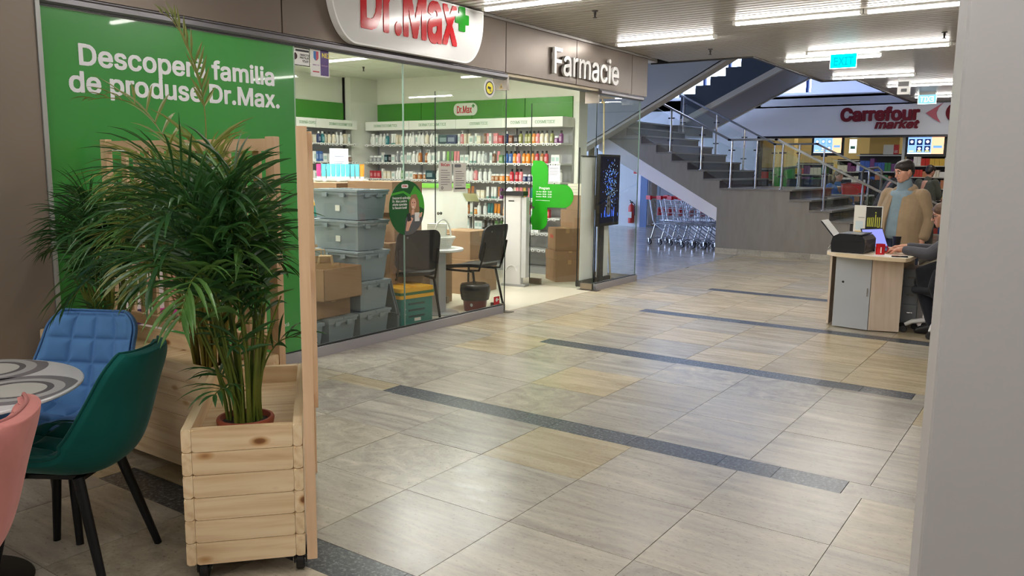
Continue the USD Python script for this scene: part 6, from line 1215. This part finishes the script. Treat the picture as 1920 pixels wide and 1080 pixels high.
# ---------------------------------------------------------------- people
Mf = manifold3d.Manifold
def ball(p, r, n=16): return Mf.sphere(r, n).translate(tuple(map(float, p)))
def ell(p, r3, rot=None, n=20):
    m = Mf.sphere(1., n).scale(tuple(map(float, r3)))
    if rot: m = m.rotate(tuple(map(float, rot)))
    return m.translate(tuple(map(float, p)))
def chain(pts, n=16):
    """Hulls of neighbouring spheres: (point, radius) after (point, radius)."""
    return Mf.batch_boolean([Mf.batch_hull([ball(a, ra, n), ball(b, rb, n)]) for (a, ra), (b, rb) in zip(pts, pts[1:])], manifold3d.OpType.Add)
def union(*ms): return Mf.batch_boolean(list(ms), manifold3d.OpType.Add)
def soften(m, edge=.016, it=10):
    m = m.refine_to_length(edge).to_mesh(); t = trimesh.Trimesh(np.array(m.vert_properties[:, :3], float), np.array(m.tri_verts), process=True)
    if it: trimesh.smoothing.filter_taubin(t, .5, .53, it)
    return np.array(t.vertices), np.array(t.faces)
def hand(w, d, palm_n, side, curl=.6, thumb=1):
    """Five bent fingers on a palm: w wrist, d pointing direction, palm_n out of the palm."""
    w, d, nrm = np.array(w, float), np.array(d, float), np.array(palm_n, float); d /= np.linalg.norm(d); nrm -= d * (nrm @ d); nrm /= np.linalg.norm(nrm); s = np.cross(d, nrm) * side
    parts = [chain([(w, .026), (w + d * .03, .026)])]
    pal = Mf.batch_hull([ball(w + d * .02 + s * .018, .017), ball(w + d * .02 - s * .018, .017), ball(w + d * .088 + s * .030, .013), ball(w + d * .088 - s * .032, .013)]); parts.append(pal)
    for k, (o, L) in enumerate([(.031, .066), (.011, .076), (-.010, .071), (-.030, .055)]):
        p = w + d * .088 + s * o; f = d.copy(); seq = [(p, .0098)]
        for j, (fr_, rr_) in enumerate(((.46, .0092), (.30, .0085), (.24, .0075))):
            f = f * math.cos(curl * .8) + nrm * math.sin(curl * .8) if j or curl > .3 else f; f /= np.linalg.norm(f); nrm_ = nrm; p = p + f * L * fr_; seq.append((p, rr_))
        parts.append(chain(seq, 12))
    p = w + d * .035 + s * .026 * thumb; q = p + (d * .6 + s * .75 * thumb + nrm * .35) * .034; q2 = q + (d * .85 + s * .15 * thumb + nrm * .5) * .030
    parts.append(chain([(p, .0145), (q, .0115), (q2, .009)], 12))
    return union(*parts)
def head(c, fwd, skin_scale=1., chin=.0, nose=.021):
    """A head whose centre is c, looking along fwd; returns (solid, frame)."""
    f = np.array(fwd, float); f /= np.linalg.norm(f); up_ = np.array([0, 0, 1.]); s = np.cross(up_, f); s /= np.linalg.norm(s); up_ = np.cross(f, s)
    P = lambda x, y, z: np.array(c, float) + (f * x + s * y + up_ * z) * skin_scale
    k = skin_scale
    parts = [Mf.batch_hull([ball(P(-.03, 0, .045), .078 * k), ball(P(.02, 0, .04), .072 * k), ball(P(-.02, .012, -.01), .066 * k), ball(P(-.02, -.012, -.01), .066 * k)]),
             Mf.batch_hull([ball(P(.03, .034, .0), .042 * k), ball(P(.03, -.034, .0), .042 * k), ball(P(.058, .012, -.085), .022 * k), ball(P(.058, -.012, -.085), .022 * k), ball(P(.0, .042, -.06), .024 * k), ball(P(.0, -.042, -.06), .024 * k), ball(P(.055, 0, .03), .036 * k)]),
             chain([(P(.084, 0, .018), .009 * k), (P(.101, 0, -.018), .0105 * k), (P(.105, 0, -.026), .0115 * k)], 12), ball(P(.092, .012, -.028), .0085 * k, 10), ball(P(.092, -.012, -.028), .0085 * k, 10),
             chain([(P(.074, .042, .030), .011 * k), (P(.086, .014, .030), .010 * k)], 10), chain([(P(.074, -.042, .030), .011 * k), (P(.086, -.014, .030), .010 * k)], 10),
             chain([(P(.078, -.020, -.052), .008 * k), (P(.085, 0, -.050), .0095 * k), (P(.078, .020, -.052), .008 * k)], 10), chain([(P(.076, -.016, -.063), .008 * k), (P(.082, 0, -.064), .0095 * k), (P(.076, .016, -.063), .008 * k)], 10)]
    for q in (1, -1): parts.append(Mf.batch_hull([ball(P(-.012, q * .074, .018), .012 * k, 10), ball(P(-.022, q * .080, .012), .013 * k, 10), ball(P(-.008, q * .072, -.022), .009 * k, 10)]))
    return union(*parts), P
SKIN = M('skin', {'p': ('principled_bsdf', {'base_color': srgb(206, 152, 128), 'roughness': .5, 'subsurface_weight': .12, 'subsurface_radius': (.9, .35, .2), 'subsurface_scale': .01})})
def cloth(name, rgb, rough=.85):
    return M('cloth_' + name, {'t': ('texture_coordinate', {}), 'n': ('noise_texture', {'scale': 14., 'detail': 4.}), 'b': ('bump', {'strength': .35, 'distance': .012}), 'r': ('rgb_ramp', {'ramp': [(0, tuple(v * .82 for v in srgb(*rgb))), (1, tuple(min(1, v * 1.15) for v in srgb(*rgb)))]}), 'p': ('principled_bsdf', {'roughness': rough, 'sheen_weight': .15})},
             [('t.object', 'n.vector'), ('n.fac', 'b.height'), ('b.normal', 'p.normal'), ('n.fac', 'r.fac'), ('r.color', 'p.base_color')])
HAIR_DK = M('hair_dark', {'t': ('texture_coordinate', {}), 'm': ('mapping', {'scale': (90, 90, 12)}), 'n': ('noise_texture', {'scale': 1., 'detail': 3.}), 'b': ('bump', {'strength': .5, 'distance': .004}), 'r': ('rgb_ramp', {'ramp': [(.3, srgb(22, 17, 15)), (.8, srgb(54, 42, 36))]}), 'p': ('principled_bsdf', {'roughness': .45})}, [('t.object', 'm.vector'), ('m.vector', 'n.vector'), ('n.fac', 'b.height'), ('b.normal', 'p.normal'), ('n.fac', 'r.fac'), ('r.color', 'p.base_color')])
HAIR_BR = M('hair_brown', {'p': ('principled_bsdf', {'base_color': srgb(92, 66, 48), 'roughness': .5})})
def face_parts(t, P, k=1., brow=HAIR_DK):
    for q in (1, -1):
        e = obj('eye', MB().add(ell(P(.078, q * .031, .008), (.0115 * k, .0125 * k, .0085 * k), n=12)), paint(214, 206, 200, .2), t, True)
        obj('iris', MB().add(ball(P(.0875, q * .031, .008), .0052 * k, 10)), paint(48, 34, 26, .2), e, True)
        obj('eyebrow', MB().add(chain([(P(.082, q * .048, .030), .0042 * k), (P(.090, q * .030, .036), .0048 * k), (P(.091, q * .016, .033), .0044 * k)], 8)), brow, t, True)
    obj('mouth', MB().add(chain([(P(.0815, -.021, -.0575), .0035 * k), (P(.0905, 0, -.0572), .004 * k), (P(.0815, .021, -.0575), .0035 * k)], 8)), paint(150, 84, 78, .5), t, True)
def hair_cap(P, k=1., fringe=True, back=-.02):
    o = Mf.batch_hull([ball(P(-.034, 0, .052), .090 * k), ball(P(.016, 0, .056), .080 * k), ball(P(-.052, 0, .0), .072 * k)])
    cut = Mf.batch_hull([ball(P(.10, 0, .01), .060 * k), ball(P(.14, 0, -.10), .10 * k), ball(P(.05, .05, -.03), .055 * k), ball(P(.05, -.05, -.03), .055 * k), ball(P(.0, 0, -.13), .08 * k)])
    o = o - cut
    if fringe: o = o + chain([(P(.062, .040, .072), .020 * k), (P(.078, .0, .074), .022 * k), (P(.062, -.045, .066), .020 * k), (P(.030, -.070, .045), .020 * k)], 12)
    return o
# the man in the tan jacket: local x forward, y to his left
mA = thing('person', 'standing person in open tan jacket, blue grey jumper and dark jeans behind the desk', 'person', (-1.60, 9.98, 0), -112)
hd, P = head((.085, .015, 1.535), (.80, -.34, -.20), .98)
neck = chain([((.0, 0, 1.33), .062), ((.045, .008, 1.44), .056)]); Rw, Lw = (.13, -.285, .80), (.06, .27, .78)
body = union(hd, neck, chain([((-.01, 0, 1.27), .085), ((0, 0, 1.05), .12), ((0, 0, .85), .12)]), chain([((.0, -.19, 1.29), .055), ((.02, -.25, 1.04), .045), ((.13, -.285, .82), .030)]), chain([((.0, .19, 1.29), .055), ((-.02, .26, 1.04), .045), ((.06, .27, .80), .030)]),
    hand(Rw, (.12, -.05, -1), (-.1, 1, 0), 1, .9, 1), hand(Lw, (.12, .03, -1), (-.1, -1, 0), 1, .5, -1),
    chain([((.0, -.095, .86), .085), ((.03, -.12, .47), .058), ((.0, -.13, .09), .040), ((.0, -.13, .05), .036)]), chain([((.0, .095, .86), .085), ((.01, .13, .47), .058), ((-.03, .15, .09), .040), ((-.03, .15, .05), .036)]))
v, f = soften(body, .013, 8); obj('body', MB().add(v, f), SKIN, mA, True)
face_parts(mA, P, .98); v, f = soften(hair_cap(P, .98), .012, 6); obj('hair', MB().add(v, f), HAIR_DK, mA, True)
shirt = union(Mf.batch_hull([ball((.0, -.13, 1.26), .085), ball((.0, .13, 1.26), .085), ball((.035, -.06, 1.255), .098), ball((.035, .06, 1.255), .098),  ball((.035, -.08, 1.0), .125), ball((.035, .08, 1.0), .125), ball((.04, -.07, .88), .125), ball((.04, .07, .88), .125)]), chain([((.0, 0, 1.31), .095), ((.030, .005, 1.40), .080), ((.045, .008, 1.435), .072)]))
shirt = shirt - Mf.cube((1, 1, .3), True).translate((0, 0, .65))
v, f = soften(shirt, .018, 8); obj('jumper', MB().add(v, f), cloth('jumper_blue', (122, 142, 154)), mA, True)
jeans = union(chain([((.015, -.06, .86), .122), ((.015, .06, .86), .122)]), chain([((.0, -.095, .84), .108), ((.03, -.12, .47), .078), ((.0, -.13, .10), .066)]), chain([((.0, .095, .84), .108), ((.01, .13, .47), .078), ((-.03, .15, .10), .066)]))
jeans = jeans - Mf.cube((1, 1, .1), True).translate((0, 0, .0)); v, f = soften(jeans, .018, 6); obj('jeans', MB().add(v, f), cloth('jeans_navy', (34, 46, 72)), mA, True)
for s, x, y in ((0, .0, -.13), (1, -.03, .15)): v, f = soften(Mf.batch_hull([ball((x - .06, y, .045), .04), ball((x + .13, y - .01, .032), .032), ball((x + .14, y + .02, .03), .03), ball((x, y, .075), .045)]) - Mf.cube((1, 1, .2), True).translate((0, 0, -.1)), .014, 3); obj('shoe', MB().add(v, f), paint(30, 26, 24, .4), mA, True)
jo = union(Mf.batch_hull([ball((-.01, -.16, 1.27), .084), ball((-.01, .16, 1.27), .084), ball((.03, -.105, 1.02), .155), ball((.03, .105, 1.02), .155), ball((.03, -.105, .76), .160), ball((.03, .105, .76), .160), ball((.03, -.07, 1.24), .105), ball((.03, .07, 1.24), .105)]),
    chain([((.0, -.195, 1.275), .088), ((.02, -.262, 1.04), .070), ((.115, -.288, .855), .058)]), chain([((.0, .195, 1.275), .088), ((-.03, .272, 1.04), .070), ((.045, .282, .845), .058)]), chain([((-.035, -.06, 1.345), .062), ((-.055, 0, 1.365), .062), ((-.035, .06, 1.345), .062), ((.04, .085, 1.335), .040)]), chain([((-.035, -.06, 1.345), .062), ((.04, -.085, 1.33), .040)]))
wedge = Mf.batch_hull([Mf.cube((.5, .10, .02), True).translate((.30, .0, 1.45)), Mf.cube((.5, .12, .02), True).translate((.33, -.035, .92)), Mf.cube((.5, .17, .02), True).translate((.33, -.05, .60))])
jo = jo - wedge - shirt.scale((.96, .96, 1)) - Mf.cube((2, 2, .4), True).translate((0, 0, .55)) - chain([((.0, 0, 1.28), .07), ((.05, .01, 1.5), .078)])
v, f = soften(jo, .016, 7); obj('jacket', MB().add(v, f), cloth('jacket_tan', (148, 126, 98)), mA, True)
cb = thing('carrier_bag', 'white and orange plastic carrier bag in the standing person\'s hand', 'bag', (-1.92, 9.955, .33), 10)
v, f = soften(Mf.batch_hull([ball((-.05, -.03, .03), .03), ball((.07, .03, .03), .03), ball((-.06, 0, .20), .03), ball((.06, .01, .22), .028)]), .02, 3); obj('bag_body', MB().add(v, f), paint(206, 120, 76, .4), cb, True)
obj('white_band', MB().add(*soften(Mf.batch_hull([ball((-.055, -.03, .13), .036), ball((.065, .03, .13), .034), ball((-.05, 0, .24), .028), ball((.05, .01, .26), .024)]), .02, 3)), paint(236, 234, 232, .35), cb, True)
obj('handle_loop', MB().tube([(-.035, 0, .25), (-.025, 0, .34), (.0, 0, .385), (.025, 0, .34), (.035, 0, .26)], .010, 8), paint(238, 236, 236, .35), cb, True)
# the man at the desk, seen in profile
oc = thing('office_chair', 'office chair with white five arm base and dark seat behind the desk', 'office chair', (-1.0, 8.62, 0), 180)
obj('seat', MB().add(*soften(Mf.batch_hull([ball((-.2, -.2, .44), .035), ball((-.2, .2, .44), .035), ball((.2, -.2, .44), .035), ball((.2, .2, .44), .035)]), .03, 3)), paint(24, 28, 38, .7), oc, True)
obj('backrest', MB().add(*soften(Mf.batch_hull([ball((-.25, -.18, .60), .03), ball((-.25, .18, .60), .03), ball((-.30, -.16, .95), .03), ball((-.30, .16, .95), .03)]), .03, 3)), paint(24, 28, 38, .7), oc, True)
obj('green_trim', MB().tube([(-.22, -.21, .47), (.0, -.235, .455), (.22, -.2, .45)], .014, 8), paint(176, 206, 40, .5), oc); obj('back_support', MB().tube([(-.1, 0, .40), (-.27, 0, .42), (-.28, 0, .65)], .022, 8), WHITE, oc)
obj('gas_lift', MB().tube([(0, 0, .12), (0, 0, .42)], .026, 12), paint(200, 200, 202, .3), oc)
for k in range(5):
    a = R(72 * k + 12); b_ = obj('base_arm', MB().tube([(0, 0, .14), (.10 * math.cos(a), .10 * math.sin(a), .135), (.23 * math.cos(a), .23 * math.sin(a), .11), (.29 * math.cos(a), .29 * math.sin(a), .075)], [.030, .027, .021, .018], 10), paint(226, 226, 228, .25), oc, True)
    obj('castor', MB().lathe([(.01, -.022), (.03, -.022), (.033, -.015), (.033, .015), (.03, .022), (.01, .022)], (.30 * math.cos(a), .30 * math.sin(a), .033), 16, 1), paint(40, 40, 42, .4), b_)
mB = thing('person', 'seated person with glasses and dark grey jumper at the desk beside the column', 'person', (-.925, 8.68, 0), 180)
hd, P = head((.115, 0, 1.13), (1, .10, -.16), .98)
LH, RH = (.44, .12, .800), (.445, -.085, .812)
body = union(hd, chain([((.03, 0, .95), .058), ((.075, 0, 1.03), .054)]), chain([((.02, 0, .90), .11), ((-.03, 0, .55), .13)]), chain([((.03, .18, .90), .05), ((.18, .22, .78), .04), (LH, .028)]), chain([((.03, -.18, .90), .05), ((.18, -.21, .78), .04), (RH, .028)]),
    hand(LH, (1, -.15, -.12), (0, 0, -1), 1, .45, 1), hand(RH, (1, .2, -.05), (0, .1, -1), -1, .5, -1 * -1),
    chain([((.0, .09, .50), .08), ((.24, .11, .49), .06), ((.12, .11, .09), .042)]), chain([((.0, -.09, .50), .08), ((.24, -.11, .49), .06), ((.02, -.11, .10), .042)]))
v, f = soften(body, .013, 7); obj('body', MB().add(v, f), SKIN, mB, True); face_parts(mB, P, .98, HAIR_BR)
v, f = soften(hair_cap(P, .98, True), .012, 6); obj('hair', MB().add(v, f), HAIR_BR, mB, True)
gm = MB()
for q in (1, -1): gm.tube([P(.094 + .004 * math.cos(a), q * .032 + .022 * math.cos(a), .006 + .018 * math.sin(a)) for a in np.linspace(0, 2 * np.pi, 21)], .0026, 6, True).tube([P(.092, q * .054, .010), P(.0, q * .076, .016)], .0026, 6)
gm.tube([P(.098, -.010, .010), P(.100, .010, .010)], .0026, 6); obj('glasses', gm, BLACK, mB)
sw = union(Mf.batch_hull([ball((.02, -.15, .89), .075), ball((.02, .15, .89), .075), ball((.0, -.10, .52), .125), ball((.0, .10, .52), .125)]), chain([((.025, .175, .895), .078), ((.18, .225, .775), .062), ((.395, .135, .797), .043)]), chain([((.025, -.175, .895), .078), ((.18, -.215, .775), .062), ((.40, -.10, .81), .043)]), chain([((.03, 0, .93), .085), ((.05, 0, .985), .074)]))
v, f = soften(sw, .016, 7); obj('jumper', MB().add(v, f), cloth('jumper_grey', (76, 76, 84)), mB, True)
tr = union(chain([((.0, .09, .505), .095), ((.24, .11, .50), .074), ((.12, .11, .12), .058)]), chain([((.0, -.09, .505), .095), ((.24, -.11, .50), .074), ((.12, -.11, .12), .058)])); v, f = soften(tr, .018, 5); obj('trousers', MB().add(v, f), cloth('trousers_navy', (20, 24, 38)), mB, True)
for x, y in ((.12, .11), (.02, -.11)): v, f = soften(Mf.batch_hull([ball((x - .05, y, .045), .04), ball((x + .13, y, .03), .03), ball((x, y, .08), .045)]) - Mf.cube((2, 2, .2), True).translate((0, 0, -.1)), .014, 3); obj('shoe', MB().add(v, f), paint(24, 24, 28, .4), mB, True)
jk = thing('coat', 'black coat hanging over the side of the office chair', 'coat', (-1.10, 8.66, 0), 0)
v, f = soften(Mf.batch_hull([ball((-.08, -.20, .62), .035), ball((.1, -.22, .70), .04), ball((-.06, -.22, .44), .03), ball((.12, -.24, .40), .04)]), .018, 4); nz = meshkit.noise(v * 14); v[:, 1] += (nz - .5) * .03; obj('cloth', MB().add(v, f), cloth('coat_black', (20, 24, 36)), jk, True); obj('sleeve', MB().add(*soften(chain([((.08, -.235, .62), .045), ((.05, -.26, .48), .04), ((.10, -.25, .36), .034)]), .016, 3)), cloth('coat_black_sleeve', (24, 28, 40)), jk, True)
# people farther off at the tills
def far_person(label, loc, rot, coat, legs, hair, lean=0., arm=None, seat=False, z0=0.):
    t = thing('person', label, 'person', loc, rot); k = lambda x, y, z: (x + lean * max(0, z - .85) * 1.0, y, z - .5 * lean * max(0, z - .85) * lean)
    hc = np.array(k(.03, 0, 1.56)); hd, P = head(hc, (1, .0, -.15 - lean * .6), .95)
    Ha = arm or [(.30, .16, 1.0), (.30, -.16, 1.0)]
    El = [(np.array(k(.10, s * .26, 1.08))) for s in (1, -1)]; Sh = [np.array(k(.0, s * .18, 1.33)) for s in (1, -1)]
    body = union(hd, chain([(k(0, 0, 1.32), .058), (hc - np.array([.03, 0, .10]), .054)]), chain([(k(0, 0, 1.3), .10), (k(0, 0, .9), .12)]), *[chain([(Sh[i], .05), (El[i], .042), (Ha[i], .028)]) for i in (0, 1)], *[hand(Ha[i], (1, 0, -.25), (0, 0, -1), (1, -1)[i], .5, 1) for i in (0, 1)], *[chain([((0, s * .09, .86), .085), ((.02, s * .11, .47), .06), ((0, s * .12, .06), .04)]) for s in (1, -1)])
    v, f = soften(body, .016, 6); obj('body', MB().add(v, f), SKIN, t, True); face_parts(t, P, .95)
    v, f = soften(hair_cap(P, .97) if hair != 'long' else union(hair_cap(P, 1.0), Mf.batch_hull([ball(P(-.06, .05, .02), .05), ball(P(-.06, -.05, .02), .05), ball(P(-.07, .03, -.12), .05), ball(P(-.07, -.03, -.12), .05)])), .014, 5); obj('hair', MB().add(v, f), HAIR_BR if hair == 'long' else HAIR_DK, t, True)
    c = union(Mf.batch_hull([ball(k(0, -.16, 1.29), .085), ball(k(0, .16, 1.29), .085), ball(k(.02, -.11, .95), .14), ball(k(.02, .11, .95), .14), ball(k(.0, -.10, .78), .14), ball(k(.0, .10, .78), .14)]), *[chain([(Sh[i], .085), (El[i], .068), (np.array(Ha[i]) - np.array([.035, 0, -.01]), .05)]) for i in (0, 1)], chain([(k(0, 0, 1.32), .085), (k(.01, 0, 1.40), .07)]))
    v, f = soften(c, .018, 5); obj('coat', MB().add(v, f), coat, t, True)
    l = union(*[chain([((0, s * .09, .82), .105), ((.02, s * .11, .47), .075), ((0, s * .12, .09), .06)]) for s in (1, -1)]); v, f = soften(l, .02, 4); obj('trousers', MB().add(v, f), legs, t, True)
    for s in (1, -1): v, f = soften(Mf.batch_hull([ball((-.05, s * .12, .04), .038), ball((.14, s * .12, .03), .03), ball((0, s * .12, .07), .04)]) - Mf.cube((2, 2, .2), True).translate((0, 0, -.1)), .016, 2); obj('shoe', MB().add(v, f), paint(28, 26, 26, .5), t, True)
    return t
DKC, OLV, BLU, JN = cloth('coat_dark', (46, 46, 44)), cloth('coat_olive', (74, 74, 62)), cloth('tunic_blue', (40, 96, 168)), cloth('trousers_dark', (36, 36, 44))
far_person('cashier in a blue tunic behind the red shopping basket', (-4.32, 18.45, -.13), -40, BLU, JN, 'long', .05, [(.26, .10, 1.10), (.24, -.14, 1.06)])
far_person('shopper in a dark coat stooping over the till behind the stair rail', (-3.26, 17.7, .0), 35, DKC, JN, 'short', .42, [(.55, .12, .95), (.55, -.12, .98)])
far_person('shopper in an olive coat leaning forward, just left of the standing man', (-2.62, 18.3, .0), 60, OLV, JN, 'short', .22)
far_person('shopper in a black top seen behind the standing man\'s head', (-3.10, 18.55, .0), 70, cloth('top_black', (26, 28, 34)), JN, 'short', .1)
